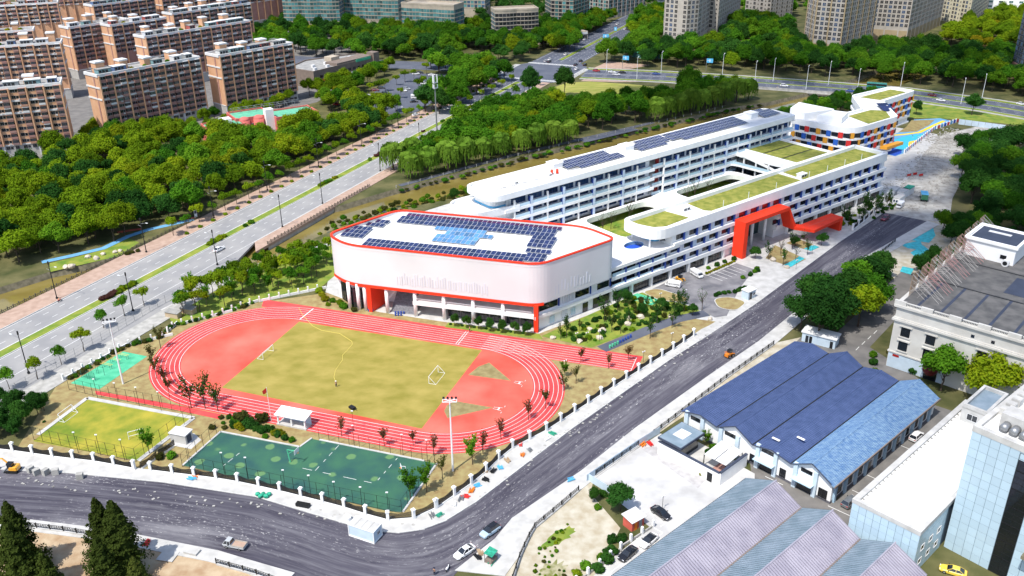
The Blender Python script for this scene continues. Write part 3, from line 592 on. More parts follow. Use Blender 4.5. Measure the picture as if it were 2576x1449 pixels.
def leaf(b, p, nrm, s, rnd, mi=0):
 nrm = nrm.normalized(); t = nrm.orthogonal().normalized(); t.rotate(Matrix.Rotation(rnd.uniform(0, 6.28), 3, nrm)); w_ = nrm.cross(t)
 a = s * rnd.uniform(0.7, 1.25); c = s * rnd.uniform(0.45, 0.8)
 p = Vector(p); up = nrm * (s * 0.22)
 b.add([p - t * a, p - w_ * c + up, p + t * a, p + w_ * c + up], [(0, 1, 2), (0, 2, 3)], mi)
def rdir(rnd, zlo=-0.35):
 while True:
  v = Vector((rnd.gauss(0, 1), rnd.gauss(0, 1), rnd.gauss(0, 1))).normalized()
  if v.z > zlo: return v
def broad_crown(seed, rx=3.6, rz=3.4, zc=6.2, lobes=13, leaves=3600, size=0.36, core=True):
 rnd = random.Random(seed); b = MB(); L_ = []
 for i in range(lobes):
  d = rdir(rnd, -0.5); k = rnd.uniform(0.4, 0.82)
  L_.append((Vector((d.x * rx * k, d.y * rx * k, zc + d.z * rz * k)), rnd.uniform(0.26, 0.50) * rx))
 L_.append((Vector((0, 0, zc + rz * 0.2)), rx * 0.55))
 if core:
  for c, r in L_: b.sphere(c, r * 0.66, r * 0.66, r * 0.58, 6, 4, jit=0.2, rnd=rnd)
 tot = sum(r * r for c, r in L_)
 for c, r in L_:
  for _ in range(int(leaves * r * r / tot)):
   d = rdir(rnd, -0.6); k = rnd.uniform(0.66, 1.06) + (rnd.uniform(0.05, 0.35) if rnd.random() < 0.14 else 0)
   p = c + Vector((d.x * r * k, d.y * r * k, d.z * r * k * 0.9))
   leaf(b, p, d * 0.8 + Vector((rnd.uniform(-.9, .9), rnd.uniform(-.9, .9), rnd.uniform(-.3, .9))), size, rnd)
 return b
def trunk_mb(h, r, seed=0, limbs=5, spread=1.6, zl=0.5, lean=0.0):
 rnd = random.Random(seed); b = MB(); pts = [Vector((0, 0, -0.2))]
 for i in range(1, 5): pts.append(Vector((rnd.uniform(-.12, .12) * i + lean * i, rnd.uniform(-.12, .12) * i, h * i / 4)))
 for i in range(4): b.tube(pts[i], pts[i + 1], r * (1 - i * 0.2), r * (1 - (i + 1) * 0.2), 6)
 for i in range(limbs):
  t = rnd.uniform(zl, 0.98); p = pts[0].lerp(pts[-1], t); a = rnd.uniform(0, 6.28)
  e = p + Vector((math.cos(a) * spread, math.sin(a) * spread, spread * rnd.uniform(0.6, 1.3))); b.tube(p, e, r * 0.45, r * 0.15, 4)
 return b
def willow_crown(seed):
 rnd = random.Random(seed); b = MB()
 for i in range(9):
  d = rdir(rnd, 0.0); c = Vector((d.x * 2.3, d.y * 2.3, 6.6 + d.z * 1.6)); b.sphere(c, 1.3, 1.3, 1.0, 7, 5, jit=0.2, rnd=rnd)
 for i in range(330):
  a = rnd.uniform(0, 6.28); k = math.sqrt(rnd.uniform(0.05, 1)); r0 = 3.3 * k; top = 6.4 + 2.4 * math.sqrt(max(0, 1 - k * k)) + rnd.uniform(-.4, .4)
  ln = rnd.uniform(2.2, 5.2) * (0.5 + 0.6 * k); x, y = math.cos(a) * r0, math.sin(a) * r0; dx, dy = math.cos(a) * 0.5, math.sin(a) * 0.5
  ns = 7
  for s_ in range(ns):
   t = s_ / ns; z = top - ln * t; px = x + dx * (1 - (1 - t) ** 2) + rnd.uniform(-.12, .12); py = y + dy * (1 - (1 - t) ** 2) + rnd.uniform(-.12, .12)
   nrm = Vector((math.cos(a) + rnd.uniform(-.7, .7), math.sin(a) + rnd.uniform(-.7, .7), rnd.uniform(-.1, .6) + (0.8 if s_ == 0 else 0))).normalized()
   wd = Vector((-nrm.y, nrm.x, 0)).normalized() * rnd.uniform(0.10, 0.19); dn = Vector((rnd.uniform(-.08, .08), rnd.uniform(-.08, .08), -ln / ns * 1.15))
   p = Vector((px, py, z)); b.add([p - wd, p + wd, p + wd * 0.7 + dn, p - wd * 0.7 + dn], [(0, 1, 2, 3)])
 return b
def conifer_crown(seed, h=14.0, r=4.4, z0=0.6, n=9000, size=0.25):
 rnd = random.Random(seed); b = MB()
 for i in range(16):
  t = i / 16; b.sphere((rnd.uniform(-.2, .2), rnd.uniform(-.2, .2), z0 + (h - z0) * t), max(0.15, r * (1 - t) ** 0.8 * 0.62), max(0.15, r * (1 - t) ** 0.8 * 0.62), 0.9, 7, 4, jit=0.2, rnd=rnd)
 br = []
 for i in range(210):
  t = rnd.random() ** 0.8; z = z0 + (h - z0) * t; rr = (r * (1 - t) ** 0.85 + 0.15) * rnd.uniform(0.75, 1.15); a = rnd.uniform(0, 6.28); br.append((z, rr, a))
 for _ in range(n):
  z, rr, a = br[rnd.randrange(len(br))]; k = rnd.uniform(0.45, 1.0); aa = a + rnd.gauss(0, 0.16)
  p = Vector((math.cos(aa) * rr * k, math.sin(aa) * rr * k, z + rr * 0.12 * k + rnd.gauss(0, 0.16) + (0.25 * k)))
  leaf(b, p, Vector((math.cos(aa) * 0.6 + rnd.uniform(-.5, .5), math.sin(aa) * 0.6 + rnd.uniform(-.5, .5), rnd.uniform(0.1, 1))), size, rnd)
 return b
def sparse_crown(seed, h=5.0, r=1.3, n=320, size=0.17, z0=1.6, upright=True):
 "young tree: thin upright branches with a light dusting of leaves"
 rnd = random.Random(seed); br = MB(); lf = MB()
 br.tube((0, 0, -0.1), (0, 0, h * 0.55), 0.09, 0.06, 5)
 for i in range(13):
  z = rnd.uniform(z0, h * 0.6); a = rnd.uniform(0, 6.28); e = Vector((math.cos(a) * r * rnd.uniform(.4, 1), math.sin(a) * r * rnd.uniform(.4, 1), z + rnd.uniform(.25, .45) * h)); p = Vector((0, 0, z)); br.tube(p, e, 0.045, 0.02, 4)
  for _ in range(n // 13):
   t = rnd.uniform(0.3, 1.08); c = p.lerp(e, t) + Vector((rnd.gauss(0, .2), rnd.gauss(0, .2), rnd.gauss(0, .2))); leaf(lf, c, Vector((rnd.uniform(-1, 1), rnd.uniform(-1, 1), rnd.uniform(0, 1.2))), size, rnd)
 return br, lf
def shrub_mb(seed, r=0.8, n=620, size=0.15, zs=0.85):
 rnd = random.Random(seed); b = MB(); L_ = [(Vector((0, 0, r * 0.55)), r * 0.72)]
 for i in range(6): a = i * 1.05 + rnd.uniform(-.4, .4); k = rnd.uniform(0.4, 0.75) * r; L_.append((Vector((math.cos(a) * k, math.sin(a) * k, rnd.uniform(0.3, 0.85) * r)), rnd.uniform(0.3, 0.52) * r))
 for c, q_ in L_: b.sphere(c, q_ * 0.7, q_ * 0.7, q_ * 0.7, 6, 4, jit=0.2, rnd=rnd)
 tot = sum(q_ * q_ for c, q_ in L_)
 for c, q_ in L_:
  for _ in range(int(n * q_ * q_ / tot)):
   d = rdir(rnd, -0.5); k = rnd.uniform(0.72, 1.12) + (0.3 * rnd.random() if rnd.random() < 0.12 else 0); p = c + d * q_ * k; p.z = max(0.02, p.z); leaf(b, p, d + Vector((rnd.uniform(-.8, .8), rnd.uniform(-.8, .8), rnd.uniform(-.2, .8))), size, rnd)
 return b

TR = {}
def tree_proto(key, name, crown_mb, trunk, leafm):
 TR[key] = (name, crown_mb.mesh('crown', leafm), trunk.mesh('trunk', 'bark'))
for i in range(4):
 tb = trunk_mb(5.2, 0.26, i, 6)
 cb = broad_crown(20 + i, 4.5 + 0.3 * i, 4.3, 6.0 + 0.25 * i, 17 + i)
 for lm, sfx, nm in (('leaf_sun', 's', 'camphor_tree'), ('leaf_mid', 'm', 'broadleaf_tree'), ('leaf_dark', 'd', 'evergreen_tree')): tree_proto('broad%d%s' % (i, sfx), nm, cb, tb, lm)
tree_proto('yellow', 'golden_tree', broad_crown(51, 3.0, 2.8, 5.2, 11, 2200), trunk_mb(4.4, 0.2, 9, 5), 'leaf_yellow')
for i in range(3): tree_proto('willow%d' % i, 'willow_tree', willow_crown(60 + i), trunk_mb(6.4, 0.32, 60 + i, 6, 1.9, 0.7), 'leaf_willow')
for i in range(2): tree_proto('conifer%d' % i, 'conifer_tree', conifer_crown(70 + i), trunk_mb(12.5, 0.28, 70 + i, 0), 'leaf_conifer')
tree_proto('poplar', 'poplar_tree', broad_crown(77, 1.9, 4.6, 7.4, 13, 2400, 0.26), trunk_mb(6.5, 0.2, 77, 4, 1.0), 'leaf_mid')
tree_proto('street', 'street_tree', broad_crown(80, 1.9, 1.5, 4.6, 10, 1300, 0.22, core=False), trunk_mb(4.2, 0.13, 80, 7, 0.9, 0.72), 'leaf_sun')
tree_proto('street2', 'street_tree', broad_crown(81, 1.7, 1.4, 4.3, 10, 1100, 0.22, core=False), trunk_mb(4.0, 0.12, 81, 7, 0.9, 0.72), 'leaf_mid')
for key, nm, lm, kw in (('young0', 'young_tree', 'leaf_olive', dict(h=5.2, r=1.2)), ('young1', 'young_tree', 'leaf_rust', dict(h=4.4, r=0.9, n=260)), ('young2', 'young_tree', 'leaf_dark', dict(h=6.4, r=1.6, n=420)), ('bare', 'young_tree', 'leaf_dark', dict(h=6.5, r=1.8, n=120, size=0.12)), ('young3', 'young_tree', 'leaf_mid', dict(h=5.6, r=1.5, n=700, size=0.2))):
 br, lf = sparse_crown(hash(key) % 97 + 5 if False else len(TR) + 90, **kw); TR[key] = (nm, lf.mesh('crown', lm), br.mesh('trunk', 'bark'))
for i, lm in enumerate(('leaf_dark', 'leaf_mid', 'leaf_sun', 'leaf_yellow', 'leaf_purple', 'leaf_olive')): TR['shrub_' + lm[5:]] = ('shrub', shrub_mb(110 + i).mesh('foliage', lm), None)
NT = 0
def tree(key, x, y, s, label, group=None, z=0.0, sz=None, cat=None, rot=None, name=None):
 global NT; NT += 1
 nm, cm, tm = TR[key]; nm = name or nm
 if tm is None:
  o = part(nm, cm, None, (x, y, z), random.uniform(0, 6.28) if rot is None else rot, (s, s, sz or s)); tag(o, label, cat or 'shrub', group); return o
 o = thing(nm, label, cat or 'tree', (x, y, z), random.uniform(0, 6.28) if rot is None else rot, group, (s, s, sz or s))
 part('trunk', tm, o); part('crown', cm, o); return o
def inside(p, poly):
 x, y = p; c = False; n = len(poly)
 for i in range(n):
  x0, y0 = poly[i]; x1, y1 = poly[(i + 1) % n]
  if (y0 > y) != (y1 > y) and x < (x1 - x0) * (y - y0) / (y1 - y0) + x0: c = not c
 return c
TONE = {'s': 'yellow green', 'm': 'mid green', 'd': 'dark green'}
def wood(poly, spacing, keys, s0, s1, label, group, avoid=(), seed=1, z=0.0, name=None, refs=()):
 rnd = random.Random(seed); xs = [p[0] for p in poly]; ys = [p[1] for p in poly]; y = min(ys); row = 0
 while y < max(ys):
  x = min(xs) + (row % 2) * spacing / 2
  while x < max(xs):
   p = (x + rnd.uniform(-.34, .34) * spacing, y + rnd.uniform(-.34, .34) * spacing); x += spacing
   if not inside(p, poly) or any(inside(p, a) for a in avoid): continue
   s = rnd.uniform(s0, s1); k = rnd.choice(keys); lb, gp = label, group
   if refs:
    rf = min(refs, key=lambda r_: (r_[1] - p[0]) ** 2 + (r_[2] - p[1]) ** 2)[0]; sw = 'smaller' if s < s0 + (s1 - s0) * .33 else 'larger' if s > s0 + (s1 - s0) * .67 else 'middling'
    lb = '%s %s %s %s' % (sw, TONE.get(k[-1], 'green'), label, rf); gp = '%s %s' % (group, rf)
   tree(k, p[0], p[1], s, lb, gp, z, sz=s * rnd.uniform(0.88, 1.15), rot=rnd.uniform(0, 6.28), name=name)
  y += spacing * 0.87; row += 1
SUNNY = ['broad0s', 'broad1s', 'broad2s', 'broad3s', 'broad0s', 'broad2s', 'broad1m']
MID = ['broad0m', 'broad1m', 'broad2m', 'broad3m', 'broad1m', 'broad3s']
DARK = ['broad0d', 'broad1d', 'broad2d', 'broad3d', 'broad2m']
# the great wood left of the carriageway
left_wood = [(-225, 256), (-190, 262), (-172, 274), (-157, 284), (-142, 294), (-131, 304), (-122, 315), (-112, 336), (-92, 382), (-78, 414), (-64, 440), (-62, 462), (-90, 470), (-112, 418), (-150, 416), (-160, 428), (-200, 420), (-214, 372), (-250, 352)]
wood(left_wood, 8.6, SUNNY + ['broad2d', 'broad0d'], 0.85, 1.25, 'tree in the sunlit wood,', 'sunlit wood trees', seed=3, name='camphor_tree', refs=[('near the jogging path', -150, 292), ('near the picture edge', -205, 310), ('below the end wall of the brick slab', -195, 400), ('in the middle of the wood', -150, 345), ('below the pink school', -125, 400), ('beside the pink walkway', -105, 350), ('at the far tip of the wood', -75, 440)],
     avoid=[[(-146, 408), (-84, 446), (-96, 470), (-134, 462)]])
wood([(-190, 426), (-164, 432), (-128, 470), (-120, 500), (-136, 492), (-160, 456)], 8.5, SUNNY, 0.5, 0.75, 'small tree planted along the foot of the brick slabs', 'trees before the brick slabs', seed=5, name='estate_tree')
wood([(-206, 424), (-198, 424), (-178, 480), (-190, 500), (-206, 470)], 8.5, SUNNY + ['broad1d'], 0.7, 1.0, 'tree standing in the gap between two brick slabs', 'trees between the brick slabs', seed=6, name='estate_tree')
wood([(-98, 472), (-72, 468), (-60, 476), (-84, 486), (-88, 520), (-74, 580), (-92, 600), (-100, 590), (-78, 566), (-102, 540), (-118, 512)], 8.8, SUNNY + ['yellow', 'broad0m'], 0.75, 1.1, 'tree between the brick mall and the parking lot', 'trees around the parking lot', seed=8, name='estate_tree')
wood([(-52, 478), (-40, 460), (-24, 500), (0, 550), (-8, 574), (-36, 590), (-60, 585), (-36, 560), (-36, 512)], 9.0, MID + ['broad1d'], 0.9, 1.35, 'tall tree between parking lot and carriageway', 'trees between parking lot and carriageway', seed=9, name='roadside_tree')
wood([(-220, 600), (-150, 640), (-90, 610), (-40, 612), (-30, 640), (-40, 690), (-110, 720), (-190, 735), (-230, 700)], 11.5, DARK + MID + ['poplar', 'poplar', 'broad0s'], 0.95, 1.45, 'tree before the glass towers,', 'glass tower belt trees', seed=11, name='park_tree', refs=[('behind the brick slabs', -190, 650), ('behind the brown mall', -100, 640), ('beside the crossing', -45, 650), ('at the foot of the first tower', -160, 710), ('at the foot of the lower tower', -80, 700)])
# the wood between carriageway and river
mid_wood = [(-44, 366), (-30, 378), (0, 400), (72, 454), (116, 488), (132, 500), (126, 512), (104, 512), (80, 482), (40, 472), (14, 486), (6, 492), (-6, 470), (-26, 428), (-40, 392)]
wood(mid_wood, 8.4, MID + ['broad2m', 'broad0m', 'broad0s'], 0.85, 1.3, 'tree in the riverside wood,', 'riverside wood trees', seed=13, name='riverside_tree', refs=[('beside the bridge willow', -38, 375), ('beside the carriageway', -15, 440), ('above the river path', 30, 425), ('in the middle of the wood', 45, 455), ('below the grass field', 60, 475), ('beside the far bridge', 120, 500)])
for i, (x, y) in enumerate([(-42, 361), (-35, 367), (-27, 372), (-20, 378), (-12, 384), (-4, 390), (5, 396), (12, 402), (20, 407), (28, 413), (74, 449), (81, 454), (88, 459), (95, 465), (102, 470), (109, 475), (116, 481), (124, 487), (132, 492)]):
 tree('willow%d' % (i % 3), x, y + 1, random.uniform(1.2, 1.5), 'weeping willow on the far river bank behind the school', 'willows on the far bank')
tree('willow0', *X(322, 197.5), 1.6, 'large drooping willow beside the end of the bridge parapet', sz=1.4)
tree('willow2', *X(331, 193), 1.4, 'second willow crowding behind the bridge willow')
for k, (x, y, s) in enumerate([(31, 505, 1.25), (11, 506, 1.2)]): tree('broad%dd' % k, x, y, s, ('dark dense tree standing alone before the grass field', 'dark tree at the roadside edge of the grass field')[k], sz=s * 1.3)
# woods behind the lamp lined road and beyond
wood([(58, 596), (98, 580), (152, 562), (205, 545), (256, 512), (300, 462), (340, 440), (360, 520), (340, 560), (286, 610), (258, 628), (222, 602), (200, 618), (200, 648), (160, 640), (110, 628), (86, 632)], 10.6, MID + DARK, 0.95, 1.4, 'tree in the deep wood', 'far wood trees', seed=15, name='woodland_tree', refs=[('behind the crossing corner', 75, 595), ('before the first beige tower', 125, 610), ('behind the lamp posts', 150, 568), ('before the ribbed tower', 215, 590), ('above the bridge', 215, 545), ('behind the kindergarten', 265, 520), ('beside the dark tower', 320, 500)])
wood([(298, 640), (340, 610), (420, 640), (440, 760), (360, 720)], 10, ['broad0s', 'broad1s', 'yellow', 'broad2s'], 1.0, 1.5, 'sunlit yellow green tree beside the far towers', 'sunlit trees beside the far towers', seed=16, name='golden_tree')
wood([(150, 648), (205, 660), (215, 720), (190, 730), (160, 690)], 9.5, MID + DARK, 1.0, 1.5, 'tree growing between the beige towers', 'trees between the towers', seed=17, name='park_tree')
wood([(20, 640), (46, 628), (56, 690), (90, 780), (60, 760), (30, 700)], 9.0, MID + ['broad3s'], 0.9, 1.3, 'tree lining the avenue beyond the crossing', 'trees along the far avenue', seed=18, name='avenue_tree')
wood([(86, 640), (104, 652), (122, 700), (160, 790), (120, 800), (96, 720)], 9.0, MID + ['broad3s'], 0.9, 1.3, 'tree between the avenue and the first beige tower', 'trees on the tower side of the avenue', seed=19, name='avenue_tree')
def far_wood(poly, spacing, leafm, label, seed):
 "a far wood that reads as one mass: every crown real, joined in one object"
 rnd = random.Random(seed); b = MB(); xs = [p[0] for p in poly]; ys = [p[1] for p in poly]; y = min(ys)
 while y < max(ys):
  x = min(xs)
  while x < max(xs):
   p = (x + rnd.uniform(-.4, .4) * spacing, y + rnd.uniform(-.4, .4) * spacing); x += spacing
   if not inside(p, poly): continue
   h = rnd.uniform(8, 13); r = rnd.uniform(4.5, 6.5)
   for _ in range(7):
    d = rdir(rnd, -0.2); c = Vector((p[0] + d.x * r * 0.6, p[1] + d.y * r * 0.6, h * 0.55 + d.z * h * 0.3)); rr_ = r * rnd.uniform(0.4, 0.6)
    b.sphere(c, rr_ * 0.7, rr_ * 0.7, rr_ * 0.6, 6, 4, jit=0.2, rnd=rnd)
    for _ in range(26):
     e = rdir(rnd, -0.4); leaf(b, c + e * rr_, e + Vector((rnd.uniform(-.6, .6), rnd.uniform(-.6, .6), rnd.uniform(0, .6))), 0.9, rnd)
  y += spacing
 struct('far_woodland', b.mesh('far_woodland', leafm), label, kind='stuff')
far_wood([(-240, 760), (-180, 775), (-60, 770), (30, 790), (180, 880), (180, 970), (-260, 970)], 14, 'leaf_dark', 'distant woodland behind the glass towers', 20)
far_wood([(200, 775), (330, 775), (470, 850), (470, 960), (200, 930)], 15, 'leaf_mid', 'distant woodland behind the beige towers', 21)
wood([(-30, 640), (16, 632), (30, 664), (24, 676), (-14, 672), (-36, 690), (-44, 668)], 9.5, MID + DARK, 0.85, 1.25, 'tree around the foot of the tower by the crossing', 'trees by the crossing tower', seed=26, name='roadside_tree')
wood([(-100, 700), (-40, 690), (-20, 660), (-44, 640), (-30, 620), (-4, 606), (8, 604), (14, 630), (-40, 612), (-96, 640)], 9.5, MID + DARK + ['broad2s'], 0.85, 1.3, 'tree on the corner behind the crossing', 'trees on the corner behind the crossing', seed=27, name='roadside_tree')
wood([(-14, 690), (24, 700), (36, 740), (20, 770), (-20, 740), (-34, 720)], 11, DARK + MID, 0.9, 1.3, 'tree between two glazed towers', 'trees between the glazed towers', seed=28, name='park_tree')
# the wood right of the building site
wood([(166, 306), (176, 330), (190, 366), (196, 384), (232, 404), (260, 370), (262, 300), (230, 262), (200, 258), (178, 280)], 9.4, DARK + ['broad0m'], 0.85, 1.2, 'dense dark tree right of the building site', 'dark trees right of the building site', seed=23, name='evergreen_tree')
wood([(150, 296), (166, 306), (178, 280), (160, 262), (140, 250), (128, 247), (124, 256), (142, 268), (150, 280)], 5.0, DARK, 0.45, 0.75, 'low bushy tree along the side of the antenna roof', 'low trees beside the antenna roof', seed=24, name='evergreen_tree')
for i, (x, y, s, k) in enumerate([(84, 217, 1.3, 'broad1d'), (90, 224, 1.4, 'broad2d'), (97, 233, 1.3, 'broad0d'), (88, 234, 1.2, 'broad3d'), (102, 241, 1.2, 'broad1m'), (98, 225, 1.25, 'broad0s'), (105, 234, 1.1, 'broad2m'), (81, 223, 1.1, 'broad3d'), (109, 247, 1.1, 'broad2d'), (113, 253, 0.95, 'broad1d'), (117, 259, 0.85, 'broad0d'), (106, 249, 0.9, 'broad3d')]):
 tree(k, x, y, s, ('dark camphor tree in the clump beside the side lane' if i != 5 else 'lighter green tree in the clump beside the side lane'), 'camphor clump beside the side lane' if i != 5 else None)
tree('broad1m', 106.5, 190.5, 1.12, 'bright green tree before the cream building, nearer the round awning'); tree('broad3s', 115.5, 184.5, 1.2, 'bright green tree before the cream building, farther from the awning')
# conifers in the near corner
for i, (x, y, s_) in enumerate([(-92.5, 131, 1.05), (-88.5, 124, 1.15), (-76.5, 131.5, 1.05), (-72.6, 129.5, 1.12), (-72.5, 122, 1.0), (-67, 122, 0.72), (-80, 118, 1.0)]):
 tree('conifer%d' % (i % 2), x, y, s_ * 1.08, ('dark conifer at the near corner cut by the picture edge', 'dark conifer behind the corner one', 'tall dark conifer beside the parked silver blue car', 'slim conifer rising behind the tall one', 'dark conifer at the bottom edge below the tall one', 'low conifer reaching toward the bare earth', 'conifer between the two corner clumps')[i])
# ================================================================== helpers for buildings
WM = {}
def window_mesh(wd, ht, glassm='glass_dark', frame='white_metal', nx=2, nz=1, fr=0.07, dep=0.10):
 "window whose centre bottom is the origin, facing -y, standing just proud of the wall"
 key = (round(wd, 2), round(ht, 2), glassm, frame, nx, nz, fr)
 if key in WM: return WM[key]
 b = MB(); b.box(-wd / 2, wd / 2, -0.03, 0.05, 0, ht, 0)
 for x in (-wd / 2, wd / 2 - fr): b.box(x, x + fr, -dep, 0.0, 0, ht, 1)
 for z in (0, ht - fr): b.box(-wd / 2 + fr, wd / 2 - fr, -dep, 0.0, z, z + fr, 1)
 for i in range(1, nx): x = -wd / 2 + wd * i / nx; b.box(x - fr * 0.4, x + fr * 0.4, -dep * 0.8, 0.0, fr, ht - fr, 1)
 for i in range(1, nz): z = ht * i / nz; b.box(-wd / 2 + fr, wd / 2 - fr, -dep * 0.75, 0.0, z - fr * 0.4, z + fr * 0.4, 1)
 WM[key] = b.mesh('window', [glassm, frame]); return WM[key]
BM = {}
def box_mesh(name, lx, ly, lz, m, cx=True):
 key = (name, round(lx, 2), round(ly, 2), round(lz, 2), str(m), cx)
 if key not in BM:
  x0 = -lx / 2 if cx else 0; BM[key] = MB().box(x0, x0 + lx, -ly / 2, ly / 2, 0, lz).mesh(name, m)
 return BM[key]
def ring_mb(outer, inner, z0, z1, mo=0, mt=0, mi=0, b=None):
 b = b or MB(); o, i_ = ccw(outer), ccw(inner); n = len(o)
 b.add([(x, y, z0) for x, y in o] + [(x, y, z1) for x, y in o], [(k, (k + 1) % n, n + (k + 1) % n, n + k) for k in range(n)], mo)
 b.add([(x, y, z0) for x, y in i_] + [(x, y, z1) for x, y in i_], [(n + k, n + (k + 1) % n, (k + 1) % n, k) for k in range(n)], mi)
 b.add([(x, y, z1) for x, y in o] + [(x, y, z1) for x, y in i_], [(k, (k + 1) % n, n + (k + 1) % n, n + k) for k in range(n)], mt)
 b.add([(x, y, z0) for x, y in o] + [(x, y, z0) for x, y in i_], [(n + k, n + (k + 1) % n, (k + 1) % n, k) for k in range(n)], mo)
 return b
# ================================================================== the school, in its own frame: x along the front, y into the site
E0 = (5.7, 223.5, 0.0); SA = math.atan2(0.616, 0.788)
def S(s, d): return (E0[0] + 0.788 * s - 0.616 * d, E0[1] + 0.616 * s + 0.788 * d)
mat('roof_white', (0.66, 0.66, 0.65), 0.8, col2=(0.76, 0.76, 0.75), scale=0.25, detail=8)
mat('hall_panel', (0.58, 0.59, 0.605), 0.5, col2=(0.65, 0.655, 0.67), scale=0.06, detail=3)
mat('screen', (0.60, 0.62, 0.68), 0.5, obj_var=0.12)
mat('step_grey', (0.20, 0.20, 0.22), 0.8, var=0.2, scale=2)
mat('sky_blue', (0.10, 0.42, 0.68), 0.4)
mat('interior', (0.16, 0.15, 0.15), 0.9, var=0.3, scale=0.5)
mat('cornice_light', (0.55, 0.57, 0.60), 0.5); mat('pv', (0.012, 0.018, 0.075), 0.18, spec=0.6, obj_var=0.35)
mat('pv_pale', (0.08, 0.22, 0.42), 0.25, spec=0.6, obj_var=0.35)
mat('red_glass', (0.35, 0.02, 0.015), 0.2, spec=0.6)
# ---- sports hall
hall = thing('sports_hall', 'big white windowless sports hall with red roof rim and red framed arcade', 'building', E0, SA)
HA = [(-32.5, 57.0), (-32.3, 46.0), (1.5, -1.0), (31.0, -0.8), (30.5, 12.5), (-5.0, 61.0)]
hp_ = rounded(HA, [4, 5, 4, 3, 5, 4], 7)
part('upper_wall', MB().prism(hp_, 8.7, 19.8, 0, 1).mesh('upper', ['hall_panel', 'roof_white']), hall)
hi = inset(hp_, 0.5)
part('parapet', ring_mb(hp_, hi, 19.7, 20.75, 0, 0, 0).mesh('parapet', 'hall_panel'), hall)
part('roof_rim', ring_mb(inset(hp_, -0.12), inset(hp_, 0.55), 20.7, 21.1).mesh('rim', 'red'), hall, label='red rim around the hall roof')
F_, E_ = Vector(HA[1]), Vector(HA[2]); he = (E_ - F_).normalized(); hn = Vector((-he.y, he.x)); HFA = math.atan2(he.y, he.x)
def hp(t, off, z=0.0): p = F_ + he * t + hn * off; return (p.x, p.y, z)
def h2(t, off): return hp(t, off)[:2]
part('lower_wall', MB().prism([(-30.8, 56), (-30.4, 47.2), h2(6.6, 1.4), h2(6.6, 8), h2(56.6, 8), h2(56.6, 0.9), (30.2, 0.5), (29.3, 12), (-5.2, 59.2)], 0, 8.7).mesh('lower', 'white_wall'), hall)
# red band under the overhang along the two track sides
out = [Vector(p) for p in inset(hp_, -0.14)]
bandpts = [p for p in out if (p - Vector((-32.4, 52))).length < 7.5 or abs((p - F_).dot(hn)) < 2.2 and (p - E_).dot(he) < 0.5]
bandpts = [p for p in out if (Vector(p) - F_).dot(hn) < 4.0 and (Vector(p) - E_).dot(he) < 1.0 or p.x < -31.5]
bandpts.sort(key=lambda p: (p - F_).dot(he)); bb = MB()
for a, c in zip(bandpts, bandpts[1:]): bb.add([(a.x, a.y, 8.0), (c.x, c.y, 8.0), (c.x, c.y, 8.95), (a.x, a.y, 8.95)], [(0, 1, 2, 3)])
for a, c in zip(bandpts, bandpts[1:]): bb.add([(a.x, a.y, 8.0), (c.x, c.y, 8.0), (c.x + hn.x * 1.2, c.y + hn.y * 1.2, 8.0), (a.x + hn.x * 1.2, a.y + hn.y * 1.2, 8.0)], [(3, 2, 1, 0)])
part('red_band', bb.mesh('band', 'red'), hall, label='red band under the overhanging wall')
part('red_frame_leg', MB().prism([h2(5.6, -0.2), h2(6.9, -0.2), h2(8.6, 7.5), h2(6.0, 7.5)], 0, 8.4).mesh('leg', 'red'), hall)
part('red_frame_leg', MB().prism([h2(56.4, -0.25), h2(57.6, -0.25), h2(57.6, 0.9), h2(56.4, 0.9)], 0, 8.4).mesh('leg', 'red'), hall)
colm = MB().tube((0, 0, 0), (0, 0, 8.6), 0.55, 0.55, 14).mesh('column', 'white', True)
for t in (11.5, 20.4, 29.3, 38.2, 47.1): part('column', colm, hall, hp(t, 0.75))
part('balcony_slab', MB().prism([h2(19.8, 0.3), h2(56.4, 0.3), h2(56.4, 8), h2(19.8, 8)], 3.9, 4.9).mesh('slab', 'white'), hall)
rl = MB(); rl.box(0, 8.0, -0.03, 0.03, 1.05, 1.12); rl.box(0, 8.0, -0.03, 0.03, 0.08, 0.14)
for i in range(27): rl.box(i * 0.3, i * 0.3 + 0.05, -0.02, 0.02, 0.1, 1.08)
rlm = rl.mesh('railing', 'white_metal')
for t in (20.9, 29.8, 38.7, 47.6): part('railing', rlm, hall, hp(t, 0.45, 4.9), HFA)
st = MB()
for i in range(18): st.prism([h2(12.2, 1.5 + i * 0.33), h2(19.6, 1.5 + i * 0.33), h2(19.6, 8), h2(12.2, 8)], i * 0.27, (i + 1) * 0.27)
part('staircase', st.mesh('stairs', 'step_grey'), hall, label='broad grey flight of steps')
part('stair_rail', MB().tube(hp(11.0, 1.0, 3.6), hp(14.2, 7.8, 7.8), 0.28, 0.28, 6).mesh('stair_rail', 'white'), hall)
gm = window_mesh(3.6, 3.6, 'glass_dark', 'dark_metal', 3, 2)
for i, t in enumerate((31.5, 35.5, 40.3, 44.4, 49.3, 53.5)):
 part('window', gm, hall, hp(t, 3.1, 0.15), HFA)
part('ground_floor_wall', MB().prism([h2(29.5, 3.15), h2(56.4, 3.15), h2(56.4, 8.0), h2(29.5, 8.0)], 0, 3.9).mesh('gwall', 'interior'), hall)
for t in (24.5, 33.5, 42.5, 51.5): part('window', window_mesh(7.6, 2.9, 'glass_dark', 'dark_metal', 5, 1), hall, hp(t, 7.95, 4.95), HFA)
for t in (1.0, 4.2): part('window', window_mesh(2.5, 6.4, 'glass_dark', 'dark_metal', 2, 4), hall, hp(t, 1.35, 0.3), HFA)
for i, (t, d0) in enumerate(((0.0, 0.6), (3.0, 0.5), (5.2, 0.6))): part('column', colm, hall, hp(t - 0.6, d0))
